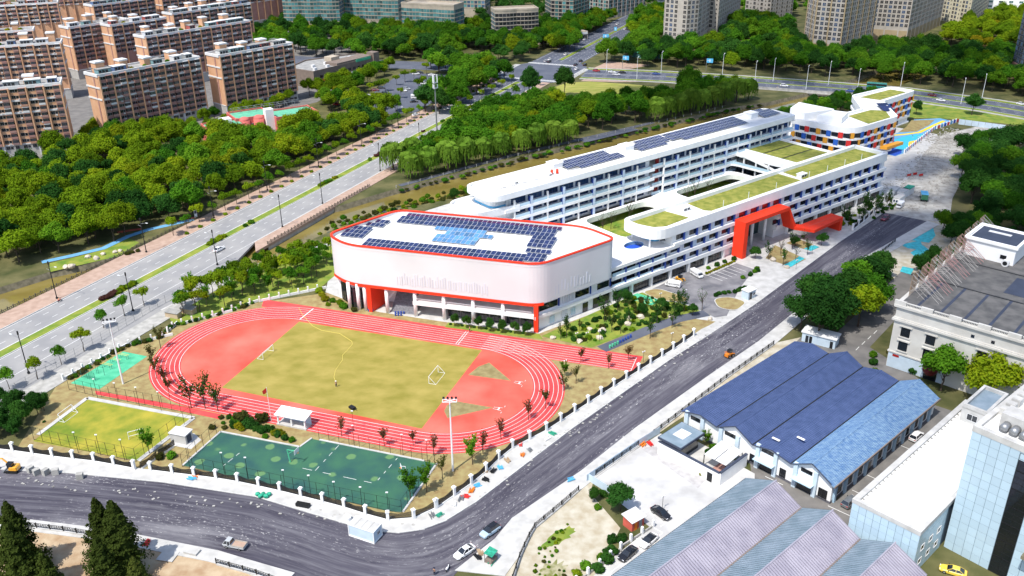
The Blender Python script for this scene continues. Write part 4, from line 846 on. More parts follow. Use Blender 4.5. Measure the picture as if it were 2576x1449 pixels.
for i in range(2): part('window', window_mesh(2.6, 6.4, 'glass_dark', 'dark_metal', 2, 4), hall, (-30.9, 49.5 + i * 3.0, 0.3), -math.pi / 2)
lv = box_mesh('louvre', 0.34, 0.06, 3.4, 'screen')
rr = random.Random(4)
for i in range(36): part('louvre', lv, hall, hp(15.5 + i * 0.78, -0.08, 10.2 + rr.uniform(-0.3, 0.3)), HFA, (1, 1, rr.uniform(0.7, 1.1)))
for i in range(12): part('louvre', lv, hall, (7.5 + i * 1.2, -0.93 + 0.002 * i, 10.4 + rr.uniform(-.5, .5)), 0, (1.3, 1, rr.uniform(0.6, 1.0)))
# right flank: window strip, blue fins, screens, doors
for s0, w_ in ((5.2, 8.6), (19.0, 5.2), (27.4, 4.6)): part('window', window_mesh(w_, 1.9, 'glass_dark', 'dark_metal', 4, 1), hall, (s0, 0.45, 5.7))
for s0 in (9.9, 22.2, 30.2): part('fin', box_mesh('fin', 0.3, 0.5, 2.6, 'blue_fin'), hall, (s0, 0.35, 5.4))
for i in range(6): part('screen', box_mesh('screen', 0.8, 0.1, 2.5, 'screen'), hall, (10.9 + i * 0.9, 0.40, 5.4))
part('slab_band', MB().box(0.6, 52, -0.35, 0.6, 3.9, 4.9).mesh('band', 'white'), hall)
for s0, w_, h_, g_ in ((7.5, 2.0, 2.2, 'glass_pale'), (12.3, 2.2, 2.6, 'screen'), (15.6, 1.9, 2.3, 'glass_pale')): part('window', window_mesh(w_, h_, g_, 'white_metal', 2, 1), hall, (s0, 0.45, 0.6))
part('door', MB().box(19.4, 21.4, 0.36, 0.5, 0, 3.0).mesh('door', 'glass_dark'), hall); part('door_wall', MB().box(23.5, 30.0, 0.36, 0.5, 0, 3.8).mesh('dw', 'glass_dark'), hall)

def pv_array(name, label, origin, ang, cols, rows, z, pw=2.05, ph=1.04, tilt=0.06, m='pv', skip=(), legs=True, gap=0.05, group=None):
 o = thing(name, label, 'solar panels', (origin[0], origin[1], z), ang, group)
 me = MB().box(0, pw, 0, ph, 0, 0.04, 1).box(0.05, pw - 0.05, 0.05, ph - 0.05, 0.04, 0.05, 0).mesh('panel', [m, 'cornice_light'])
 for r_ in range(rows):
  for c in range(cols):
   if (c, r_) in skip: continue
   p = part('panel', me, o, (c * (pw + gap), r_ * (ph + gap), 0.35 + r_ * (ph + gap) * tilt)); p.rotation_euler = (math.atan(tilt), 0, 0)
 if legs:
  b = MB()
  for c in range(0, cols + 1, 2): b.box(c * (pw + gap) - 0.05, c * (pw + gap) + 0.05, 0, 0.1, 0, 0.34); b.box(c * (pw + gap) - 0.05, c * (pw + gap) + 0.05, rows * ph - 0.2, rows * ph, 0, 0.3 + rows * ph * tilt)
  for r_ in range(rows): b.box(0, cols * (pw + gap), r_ * (ph + gap) + 0.4, r_ * (ph + gap) + 0.5, 0.24 + r_ * ph * tilt, 0.32 + r_ * ph * tilt)
  part('support_rack', b.mesh('rack', 'grey_metal'), o)
 return o
def hallpv(name, label, t, off, cols, rows, m='pv', **k):
 p = hp(t, off); w_ = S(p[0], p[1]); return pv_array(name, label, w_, SA + HFA, cols, rows, 19.85, m=m, pw=1.42, ph=2.7, legs=False, tilt=0.03, gap=0.05, **k)
hallpv('solar_array', 'long double row of solar panels along the front edge of the hall roof', 4.0, 2.2, 33, 2)
hallpv('solar_array', 'long triple row of solar panels along the back edge of the hall roof', 6.5, 22.2, 34, 2)
hallpv('solar_array', 'single row of mauve solar panels behind the long back row of the hall roof', 7.5, 27.8, 34, 1)
hallpv('solar_array', 'pale blue block of solar panels in the middle of the hall roof', 22.5, 10.6, 9, 2, 'pv_pale')
hallpv('solar_array', 'thin pale blue strip of solar panels behind the middle block', 24.5, 16.4, 10, 1, 'pv_pale')
hallpv('solar_array', 'faint pale strip of solar panels near the back rows', 20, 19.4, 11, 1, 'pv_pale')
hallpv('solar_array', 'three by four square of dark solar panels at the rounded end of the hall roof', -5.5, 7.6, 5, 3)
hallpv('solar_array', 'small grey row of panels next to the rounded end', -1.6, 17.2, 4, 1)
hallpv('solar_array', 'grey row of panels stepping up behind the small one', 0.2, 20.2, 3, 1)
hallpv('solar_array', 'mauve stack of panels at the gate end of the hall roof', 50.5, 13.6, 5, 3)
hallpv('solar_array', 'short dark row of panels at the gate end of the hall roof', 51.2, 9.6, 5, 1)
hallpv('solar_array', 'dark square of panels near the front corner of the hall roof', 52.2, 3.4, 4, 2)
# ---- front wing with grass roofs
fw = thing('school_wing', 'long white school wing with blue fins and grass on its roof', 'building', E0, SA)
fro = rounded([(48.2, 0.2), (177.5, 0.2), (177.5, 15.2), (48.2, 15.2)], [7, 1.2, 1.2, 4], 7)
part('parapet', ring_mb(fro, inset(fro, 1.6), 14.7, 17.9).mesh('parapet', 'white'), fw)
part('roof', MB().prism(inset(fro, 0.8), 14.75, 16.6).mesh('roof', 'roof_white'), fw)
for i, pl in enumerate(([(51.4, 13.4), (67.0, 13.4), (68.4, 4.6), (57.5, 4.0), (54, 6)], [(78.2, 13.4), (128, 13.4), (126.5, 2.6), (80, 2.6), (77.5, 6)], [(130, 13.4), (175.6, 13.4), (175.8, 2.4), (128.6, 2.4)])):
 part('roof_lawn', MB().prism(pl, 16.5, 16.78).mesh('lawn', 'roof_grass'), fw)
part('roof_kerb', MB().box(126.8, 128.2, 4, 13.4, 16.6, 16.95).mesh('kerb', 'white'), fw)
for s_, d_ in ((71, 9), (129, 5.2)): part('roof_hatch', MB().box(s_, s_ + 3.4, d_, d_ + 2.0, 16.6, 17.8).box(s_ - 0.2, s_ + 3.6, d_ - 0.2, d_ + 2.2, 17.8, 18.0).box(s_ + 0.4, s_ + 1.6, d_ - 0.05, d_, 16.9, 17.6, 1).box(s_ + 2, s_ + 3.1, d_ - 0.05, d_, 16.9, 17.6, 1).mesh('hatch', ['white', 'glass_dark']), fw)
for s_ in (84, 97, 112, 131, 142, 153, 164): part('mast', MB().tube((s_, 3.4, 16.7), (s_, 3.4, 19.3), 0.09).mesh('mast', 'white_metal'), fw)
cw = MB()
cw.prism([(57, 1.0), (88, 1.0), (88, 14.6), (57, 14.6)], 0, 14.75); cw.prism([(110, 1.0), (176.9, 1.0), (176.9, 14.6), (110, 14.6)], 0, 14.75)
cw.prism([(88, 1.0), (110, 1.0), (110, 14.6), (88, 14.6)], 10.9, 14.75); cw.prism([(88, 7.5), (110, 7.5), (110, 14.6), (88, 14.6)], 0, 10.9)
cw.prism([(30.5, 1.6), (57, 1.6), (57, 14.6), (30.5, 14.6)], 0, 10.2)
part('core_wall', cw.mesh('core', 'white_wall'), fw)
part('lobby_wall', MB().box(88.1, 109.9, 7.3, 7.49, 0, 10.8).mesh('lobby', 'glass_green'), fw)
oval = [(48.2 + 3.6 * math.cos(t), 8.6 + 2.6 * math.sin(t)) for t in [2 * math.pi * i / 20 for i in range(20)]]
part('terrace', MB().prism(rounded([(30, 0.0), (60, 0.0), (60, 15.2), (36, 15.2), (30, 10)], [0, 0, 0, 3, 3]), 10.2, 11.2, holes=[oval]).mesh('terrace', 'roof_white'), fw)
part('light_well', ring_mb([(48.2 + 3.7 * math.cos(t), 8.6 + 2.7 * math.sin(t)) for t in [2 * math.pi * i / 20 for i in range(20)]], oval, 8.2, 11.3, 0, 1, 0).mesh('well', ['sky_blue', 'white']), fw, label='oval light well with blue walls')
part('light_well_floor', MB().prism(oval, 10.18, 10.22).mesh('wf', 'play_blue'), fw)
rc = rounded([(54.6, 6.2), (62, 6.2), (62, 14), (54.6, 14)], [3, 0, 0, 3], 6)
part('curved_wall', MB().prism(rc, 11.2, 14.8).mesh('cw', 'white'), fw); part('blue_plinth', MB().prism(inset(rc, -0.12), 11.2, 11.7).mesh('bp', 'sky_blue'), fw)
for s_, d_ in ((51.5, 12.6), (50.4, 4.0)): part('column', MB().tube((s_, d_, 11.2), (s_, d_, 14.8), 0.3, n=10).mesh('column', 'white', True), fw)
for z0, z1, s0 in ((3.2, 4.5, 30.6), (7.0, 8.2, 30.6), (10.8, 12.0, 57.5)):
 for a, c in ((s0, 87.9), (110.1, 177.4)):
  part('slab_band', MB().box(a, c, 0.0, 1.2, z0, z1).mesh('band', 'white'), fw)
wfm = window_mesh(2.9, 1.75, 'glass_dark', 'dark_metal', 3, 1, 0.05); wfr = window_mesh(2.9, 1.75, 'red_glass', 'dark_metal', 3, 1, 0.05); wfl = window_mesh(2.4, 2.3, 'glass_pale', 'blue_fin', 1, 1, 0.05)
finm = box_mesh('fin', 0.34, 0.75, 2.6, 'blue_fin'); scm = box_mesh('screen', 0.78, 0.10, 2.5, 'screen')
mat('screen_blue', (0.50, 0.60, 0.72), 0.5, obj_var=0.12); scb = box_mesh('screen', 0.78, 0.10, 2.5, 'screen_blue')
for r_, (z0, ph) in enumerate(((4.5, 0.0), (8.2, 3.0), (12.0, 0.6))):
 s_ = (58.5 if r_ == 2 else 57.0) + ph - (3.05 if r_ < 2 else 0)
 while s_ < 175:
  if (88.0 < s_ + 1.5 < 110.0) and r_ < 2: s_ += 6.1; continue
  red = r_ == 2 and 86 < s_ < 108
  if s_ + 2.9 < 176.6:
   part('window', wfr if red else wfm, fw, (s_ + 1.45, 0.93, z0 + 0.62))
   part('fin', finm, fw, (s_ + 3.1, 0.55, z0))
  for k in range(3):
   if s_ + 3.7 + k * 0.85 < 176.6 and not (r_ < 2 and 87.6 < s_ + 3.7 + k * .85 < 110.4): part('screen', scm if rr.random() < 0.6 else scb, fw, (s_ + 3.75 + k * 0.85, 0.85, z0 + 0.05))
  s_ += 6.1
balm = MB().box(-2.6, 2.6, -0.03, 0.03, 0.0, 1.05).mesh('balustrade', 'glass_pale')
for z0 in (4.5, 8.2):
 for i, s_ in enumerate((33.6, 39.4, 45.2, 51.0)):
  part('balustrade', balm, fw, (s_, 0.25, z0)); part('fin', box_mesh('fin', 0.5, 0.9, 2.6, 'blue_fin'), fw, (s_ + 2.95, 0.55, z0))
  part('window', window_mesh(4.8, 2.3, 'glass_dark', 'dark_metal', 3, 1), fw, (s_, 1.58, z0 + 0.1))
part('window', window_mesh(4.0, 2.3, 'glass_dark', 'dark_metal', 3, 1), fw, (57.3, 3.4, 12.1), -0.6)
for i, s_ in enumerate([31 + 8.6 * k for k in range(17)]):
 if 87 < s_ < 109: continue
 part('column', box_mesh('column', 0.8, 0.8, 3.3, 'white'), fw, (s_, 0.5, 0))
 if not 83 < s_ + 4 < 111: part('window', window_mesh(7.0, 3.0, 'glass_dark', 'dark_metal', 5, 2), fw, (s_ + 4.4, 0.93, 0.1))
for s_ in (91.5, 98.5, 105.5): part('column', MB().tube((s_, 1.6, 0), (s_, 1.6, 10.9), 0.55, n=14).mesh('column', 'white', True), fw)
part('beam', MB().box(88, 110, -0.2, 0.8, 9.6, 10.6).mesh('beam', 'white'), fw)
# ---- red entrance portal and canopy
pt = thing('entrance_portal', 'red folded entrance portal running down into a low canopy', 'portal', S(86.6, -4.3) + (0,), SA)
part('leg', MB().box(0, 1.9, 0, 4.4, 0, 12.9).mesh('leg', 'red'), pt)
part('beam', MB().box(1.9, 23.6, 0, 4.4, 11.7, 12.9).mesh('beam', 'red'), pt)
def slabq(b, top, th):
 "slab between a top quad and the same quad lowered"
 bt = [(x, y, z - th) for x, y, z in top]; b.add(list(top) + bt, [(0, 1, 2, 3), (7, 6, 5, 4), (0, 4, 5, 1), (1, 5, 6, 2), (2, 6, 7, 3), (3, 7, 4, 0)]); return b
sl_ = MB(); sl_.add([(23.6, 0, 12.9), (23.6, 4.4, 12.9), (23.6, 4.4, 11.7), (23.6, 0, 11.7), (27.9, -0.6, 5.0), (27.9, 4.0, 5.0), (26.8, 4.0, 3.9), (26.8, -0.6, 3.9)], [(0, 4, 5, 1), (3, 2, 6, 7), (0, 3, 7, 4), (1, 5, 6, 2), (4, 7, 6, 5), (0, 1, 2, 3)])
part('sloping_leg', sl_.mesh('slope', 'red'), pt)
part('canopy', MB().prism([(26.8, 4.0), (26.8, -0.6), (29.6, -6.9), (48.0, -5.9), (48.0, -0.8), (30.5, -0.6)], 3.95, 5.0).mesh('canopy', 'red'), pt)
part('end_leg', MB().box(46.6, 48.0, -5.9, -0.8, 0, 3.95).mesh('leg', 'red'), pt)
part('seam', MB().box(31, 46.6, -3.5, -3.3, 5.0, 5.06).mesh('seam', 'track_inner'), pt)
# ---- courtyard platform
plat = thing('courtyard_deck', 'white raised deck with two rounded courtyard openings between the wings', 'deck', E0, SA)
op1 = rounded([(61, 24), (94.5, 24), (94.5, 47.3), (61, 47.3)], 5, 6); op2 = rounded([(108, 24), (144.5, 24), (144.5, 47.5), (108, 47.5)], 5, 6)
part('deck', MB().prism([(24, 15.2), (156, 15.2), (156, 52), (22, 52)], 3.2, 4.0, holes=[op1, op2]).mesh('deck', 'roof_white'), plat)
for o_ in (op1, op2):
 part('deck_edge', ring_mb(inset(o_, 0.0), inset(o_, 0.35), 3.0, 5.0).mesh('edge', 'white'), plat)
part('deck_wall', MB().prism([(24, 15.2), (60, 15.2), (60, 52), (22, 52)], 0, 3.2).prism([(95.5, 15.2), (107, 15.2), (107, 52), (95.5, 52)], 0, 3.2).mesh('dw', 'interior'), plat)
part('court_ground', MB().prism([(60, 22), (95.5, 22), (95.5, 52), (60, 52)], 0.08, 0.12).prism([(107, 22), (146, 22), (146, 52), (107, 52)], 0.08, 0.12).mesh('cg', 'lawn'), plat)
for (s_, d_, k) in ((66, 41, 1.1), (72, 43, 1.0), (82, 44, 1.25), (112, 43, 1.1), (118, 44, 1.3), (125, 43.5, 1.1)):
 x, y = S(s_, d_); tree('bare', x, y, k * 1.2, 'sparse young tree standing in the school courtyard', 'courtyard trees')
# ---- middle block and curved galleries
mb_ = thing('school_link_block', 'low white block with striped grass roof linking the two wings', 'building', E0, SA)
part('wall', MB().prism([(156, 14.8), (180, 14.8), (180, 52), (156, 52)], 0, 11.3).mesh('wall', 'white_wall'), mb_)
for a, c in ((26.5, 33.6), (34.4, 42.6), (43.6, 51.6)): part('roof_lawn', MB().box(156.8, 178.6, a, c, 11.25, 11.55).mesh('lawn', 'roof_grass'), mb_)
for a in (33.6, 42.6): part('gutter', MB().box(156.5, 179, a + 0.15, a + 0.85, 11.3, 11.42).mesh('gutter', 'dark_metal'), mb_)
part('parapet', ring_mb([(155.4, 14.6), (180.4, 14.6), (180.4, 52.2), (155.4, 52.2)], [(156.4, 25.8), (179.4, 25.8), (179.4, 51.9), (156.4, 51.9)], 11.0, 12.0).mesh('par', 'white'), mb_)
for i, z in enumerate((4.0, 7.7, 11.2)):
 k = 0 if i < 2 else 1.5
 ln = [(156, 50.8), (150 - 3 * i + 4, 50.6), (146.5, 49), (145.6, 45), (145.8, 38), (147 + i * 1.5, 30), (148 + i * 2, 16)]
 ln = bez((142 + i * 4, 50.7), (147 + i * 1.5, 50.4), (147 + i * 1.2, 44), 6) + [(147.5 + i * 1.5, 32), (149 + i * 2, 16)]
 part('gallery', MB().prism(ln + [(156, 16), (156, 50.7)], z - 0.9, z).mesh('gallery', 'white'), mb_)
 gb = MB()
 for a, c in zip(ln, ln[1:]): gb.add([(a[0], a[1], z), (c[0], c[1], z), (c[0], c[1], z + 1.0), (a[0], a[1], z + 1.0)], [(0, 1, 2, 3)])
 if i == 1: part('balustrade', gb.mesh('balustrade', 'glass_pale'), mb_)
 else: part('balustrade', gb.mesh('balustrade', 'white'), mb_)
part('dark_room', MB().box(150.5, 156.0, 16, 50.2, 0.1, 10.2).mesh('room', 'glass_dark'), mb_)
for d_ in (22, 28, 34, 40, 46):
 for z in (0.1, 4.0, 7.7): part('column', box_mesh('column', 0.5, 0.5, 2.8, 'white'), mb_, (149.4, d_, z))
slq = MB(); slabq(slq, [(148.5, 47, 12.0), (156, 50.5, 12.0), (156, 30, 9.0), (150.5, 28, 8.2)], 0.7); part('bleacher', slq.mesh('bl', 'white'), mb_, label='sloping white roof edge over the gallery')
# ---- back wing with solar roof
bw = thing('school_wing', 'long white five storey school wing with open balconies and solar roof', 'building', E0, SA)
bro = rounded([(24.5, 50.4), (188.5, 50.4), (188.5, 67.6), (24.5, 67.6)], [5, 2, 4, 5], 7)
part('parapet', ring_mb(bro, inset(bro, 1.0), 18.8, 20.9).mesh('parapet', 'white'), bw)
part('roof', MB().prism(inset(bro, 0.5), 18.8, 20.2).mesh('roof', 'roof_white'), bw)
part('core_wall', MB().prism([(33, 53.4), (101.5, 53.4), (101.5, 60), (107.5, 60), (107.5, 53.4), (188, 53.4), (188, 67.2), (33, 67.2)], 0, 18.8).mesh('core', 'white_wall'), bw)
rc = rounded([(27.5, 54.5), (34, 54.5), (34, 66.5), (27.5, 66.5)], [3, 0, 0, 3], 6)
part('curved_wall', MB().prism(rc, 15.1, 18.9).mesh('cw', 'white'), bw); part('blue_plinth', MB().prism(inset(rc, -0.12), 15.1, 15.7).mesh('bp', 'sky_blue'), bw)
ter = rounded([(17.5, 52.6), (36, 50.4), (36, 68.5), (17.5, 68.5)], [5, 0, 0, 6], 7)
part('terrace', ring_mb(ter, inset(ter, 0.5), 13.6, 16.1).prism(inset(ter, 0.3), 13.6, 15.1).mesh('ter', 'white'), bw)
part('terrace_wall', MB().prism(inset(ter, 1.5), 0, 13.6).mesh('tw', 'white_wall'), bw)
for z in (4.0, 7.7, 11.4, 15.1):
 for a, c in ((30, 101.6), (107.4, 188.2)): part('slab_band', MB().box(a, c, 50.5, 53.5, z - 1.1, z).mesh('band', 'white'), bw)
 part('stair_slab', MB().box(101.6, 107.4, 51.6, 60, z - 0.9, z).mesh('ss', 'white'), bw); part('stair_balustrade', MB().box(101.6, 107.4, 51.6, 51.7, z, z + 1.0).mesh('sb', 'glass_pale'), bw)
part('stair_wall', MB().box(105.5, 107.4, 54, 54.2, 4, 18.5).mesh('sw', 'red_glass'), bw)
balw = MB().box(-3.3, 3.3, -0.03, 0.03, 0.0, 1.0).mesh('balustrade', 'glass_pale')
lwm = window_mesh(6.2, 2.2, 'glass_blue', 'blue_fin', 5, 1, 0.06); ldm = box_mesh('door', 1.0, 0.12, 2.2, 'interior')
clm = [box_mesh('column', 0.5, 0.6, 2.7, 'white'), box_mesh('column', 1.0, 0.9, 2.7, 'screen_blue')]; bf = box_mesh('fin', 0.25, 0.8, 2.6, 'blue_fin')  # wide columns coloured pale blue for the shadow on them
for zi, z in enumerate((4.0, 7.7, 11.4, 15.1)):
 i = 0; s_ = 34.0
 while s_ < 187:
  if 98.5 < s_ < 104.5: s_ += 7.3; i += 1; continue
  if not (zi < 2 and s_ > 150):
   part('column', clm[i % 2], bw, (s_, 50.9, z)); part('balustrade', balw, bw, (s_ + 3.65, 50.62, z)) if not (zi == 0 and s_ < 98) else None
   part('window', lwm, bw, (s_ + 3.65, 53.38, z + 0.3))
   if i % 2: part('fin', bf, bw, (s_ - 0.68, 50.95, z))
  s_ += 7.3; i += 1
for s_, d_ in ((60, 63), (95, 62), (170, 62)): part('roof_house', MB().box(s_, s_ + 4.5, d_ - 2, d_ + 2, 20.2, 22.4).box(s_ - 0.2, s_ + 4.7, d_ - 2.2, d_ + 2.2, 22.4, 22.65).mesh('rh', 'white'), bw)
for s_, d_ in ((57.0, 58.5), (58.8, 57.6)): part('water_tank', MB().tube((s_, d_, 20.4), (s_, d_, 21.7), 0.5, n=12).sphere((s_, d_, 21.7), .5, .5, .25, 12, 4).mesh('tank', 'red', True), bw)
for s_, d_ in ((40, 58), (54.5, 57)): part('vent', MB().box(s_, s_ + 1.4, d_, d_ + 1.0, 20.2, 21.2).box(s_ + 0.2, s_ + 0.6, d_ - 0.03, d_, 20.4, 20.9, 1).box(s_ + 0.8, s_ + 1.2, d_ - 0.03, d_, 20.4, 20.9, 1).mesh('vent', ['white', 'dark_metal']), bw)
pp = MB()
for s_ in (31, 35, 39, 44, 49, 55): pp.tube((s_, 54, 20.3), (s_, 62, 20.3), 0.07, n=4)
for d_ in (57.5,): pp.tube((31, d_, 20.3), (80, d_, 20.3), 0.07, n=4)
part('roof_pipe', pp.mesh('pipes', 'grey_metal'), bw)
part('shadow_strip', MB().box(30, 188, 50.36, 50.5, 18.72, 18.8).mesh('shadow_gap', 'dark_metal'), bw)  # dark strip standing in for the shadow under the parapet
def bwpv(label, s_, d_, cols, rows, skip=()): return pv_array('solar_array', label, S(s_, d_), SA, cols, rows, 20.25, 1.18, 2.05, 0.12, skip=skip)
bwpv('solar array on the back wing nearest the red water tanks', 64, 56.0, 22, 4, skip={(c, 0) for c in range(0, 4)} | {(c, r_) for c in range(19, 22) for r_ in (2, 3)} )
bwpv('solar array on the back wing just past the stair house', 100.5, 57.0, 15, 4, skip={(c, 3) for c in range(0, 3)} | {(c, 0) for c in range(12, 15)})
bwpv('longest solar array in the middle of the back wing roof', 119.5, 56.6, 36, 4, skip={(c, 0) for c in range(0, 4)})
bwpv('small raised solar array at the kindergarten end of the back wing', 176, 57.5, 9, 4, skip={(c, 3) for c in range(6, 9)})
# ---- kindergarten
kg = thing('kindergarten', 'white kindergarten with rounded corners and red blue and orange window panels', 'building', E0, SA)
mat('kg_red', (0.62, 0.035, 0.03), 0.5); mat('kg_blue', (0.03, 0.12, 0.46), 0.5); mat('kg_orange', (0.72, 0.33, 0.035), 0.5)
KP = [(199.5, 60.0), (203, 31.6), (237.5, 31.2), (241.8, 35.5), (258.2, 50.8), (289.4, 52.6), (288.5, 65.5), (257.0, 67.5), (237.2, 49.6), (220, 50.5), (216, 72)]
kp = rounded(KP, [2, 9, 2, 2, 0, 2, 5, 3, 0, 0, 2], 8)
part('parapet', ring_mb(kp, inset(kp, 0.9), 13.2, 15.9).mesh('parapet', 'white'), kg)
part('roof', MB().prism(inset(kp, 0.5), 13.2, 14.9).mesh('roof', 'roof_white'), kg)
part('core_wall', MB().prism(inset(kp, 0.9), 0, 13.3).mesh('core', 'white_wall'), kg)
for z0, z1 in ((0, 0.5), (2.9, 4.3), (6.7, 7.7), (10.0, 11.0)): part('slab_band', ring_mb(kp, inset(kp, 1.0), z0, z1).mesh('band', 'white'), kg)
lawn1 = [(262, 55), (286, 55.5), (285.5, 63.5), (260, 64)]
part('roof_lawn', MB().prism(lawn1, 14.8, 15.1).mesh('lawn', 'roof_grass'), kg); part('roof_lawn', MB().prism([(219, 34), (236, 34), (245, 42), (241, 47), (224, 47.5)], 14.8, 15.1).mesh('lawn', 'roof_grass'), kg)
part('stair_house', MB().prism([(203, 56), (219, 52), (218, 70), (206, 66)], 14.9, 18.2).mesh('sh', 'white'), kg); part('stair_house', MB().prism([(210, 42), (221, 46), (219, 52), (206, 52)], 14.9, 17.6).mesh('sh', 'white'), kg)
for i in range(2): part('solar_panel', slabq(MB(), [(243 + i * 3.5, 43.5 + i * 3.8 - 2, 15.4), (247.5 + i * 3.5, 43 + i * 3.8 - 4, 15.4), (250.5 + i * 3.5, 47 + i * 3.8 - 4, 16.4), (246 + i * 3.5, 47.8 + i * 3.8 - 2, 16.4)], 0.1).mesh('sp', 'pv'), kg)
def walk(poly):
 out = []; n = len(poly)
 for i in range(n):
  a, c = Vector(poly[i]), Vector(poly[(i + 1) % n]); L_ = (c - a).length
  if L_ > 1e-3: out.append((a, c, L_))
 return out
kcols = ['kg_red', 'kg_orange', 'kg_blue']; kpm = {c: box_mesh('colour_panel', 2.0, 0.22, 2.55, c) for c in kcols}; kwm = window_mesh(2.9, 2.1, 'glass_dark', 'dark_metal', 2, 1, 0.05)
for zi, z0 in enumerate((4.2, 7.6, 10.9)):
 acc = 1.0 + zi * 1.7; idx = zi; tot = 0
 for a, c, L_ in walk(kp):
  mid = (a + c) / 2
  d_ = (c - a) / L_; seen = d_.x * 0.0 + (mid.y < 46 or mid.x < 205 or (mid.x > 256 and mid.y < 58))
  while acc < L_:
   p = a + d_ * acc; ang = math.atan2(d_.y, d_.x); nn = Vector((-d_.y, d_.x))
   if seen:
    part('colour_panel', kpm[kcols[idx % 3]], kg, (p.x + nn.x * 0.05, p.y + nn.y * 0.05, z0), ang)
    p2 = p + d_ * 2.55; part('window', kwm, kg, (p2.x + nn.x * 0.86, p2.y + nn.y * 0.86, z0 + 0.25), ang)
   idx += 1; acc += 4.8 if idx % 2 else 5.4
  acc -= L_
part('canopy', MB().prism([(226, 31), (239, 30.5), (240, 28), (227, 28.2)], 3.0, 4.3).mesh('canopy', 'kg_orange'), kg)
for s_ in (262, 268, 274, 280, 286): part('window', window_mesh(4.4, 3.0, 'glass_dark', 'white_metal', 3, 2), kg, (s_ - 1, 52.3 + (s_ - 262) * 0.05, 0.4), 0.05)
# ================================================================== brick apartment slabs
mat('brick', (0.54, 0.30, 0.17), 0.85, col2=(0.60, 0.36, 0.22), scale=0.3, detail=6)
mat('brick_dull_shaded', (0.33, 0.18, 0.155), 0.85, col2=(0.40, 0.225, 0.19), scale=0.3, detail=6)  # slab brick with its shade put into the colour; plain dull brick elsewhere
mat('stone_base', (0.40, 0.39, 0.37), 0.85, var=0.08, scale=0.5)
mat('cornice', (0.62, 0.62, 0.62), 0.7, var=0.06, scale=0.5)
mat('roof_grey', (0.22, 0.22, 0.215), 0.9, col2=(0.34, 0.335, 0.32), scale=0.3, detail=8)
glass('glass_apartment', (0.018, 0.020, 0.026), 0.1, 0.6, obj_var=0.7)
mat('aluminium', (0.24, 0.25, 0.26), 0.5)
mat('balcony_mix', (0.4, 0.4, 0.4), 0.7, rnd_cols=[(0.34, 0.20, 0.17), (0.33, 0.18, 0.155), (0.58, 0.58, 0.58), (0.40, 0.22, 0.15), (0.24, 0.16, 0.15), (0.36, 0.20, 0.17)])
mat('annex_mix', (0.4, 0.4, 0.4), 0.6, rnd_cols=[(0.50, 0.52, 0.55), (0.10, 0.16, 0.30), (0.55, 0.55, 0.54), (0.28, 0.30, 0.31), (0.36, 0.10, 0.09), (0.16, 0.28, 0.30)])
apt_w = window_mesh(1.75, 1.5, 'glass_apartment', 'aluminium', 2, 1, 0.07); apt_n = window_mesh(1.1, 1.3, 'glass_apartment', 'aluminium', 1, 1, 0.07)
bal_m = MB().box(-1.35, 1.35, -1.0, 0.0, 0.0, 0.95, 0).box(-1.3, 1.3, -0.92, 0.0, 0.95, 2.35, 1).box(-1.35, 1.35, -1.0, 0.0, 2.35, 2.6, 0)
for x in (-0.9, -0.45, 0.0, 0.45, 0.9): bal_m.box(x - 0.03, x + 0.03, -0.97, -0.9, 0.95, 2.35, 2)
bal_m = bal_m.mesh('balcony', ['balcony_mix', 'glass_apartment', 'aluminium'])
ac_m = MB().box(-0.42, 0.42, -0.42, -0.02, 0.0, 0.55, 0).box(-0.25, 0.15, -0.44, -0.42, 0.1, 0.45, 1).mesh('air_conditioner', ['cornice', 'roof_grey'])
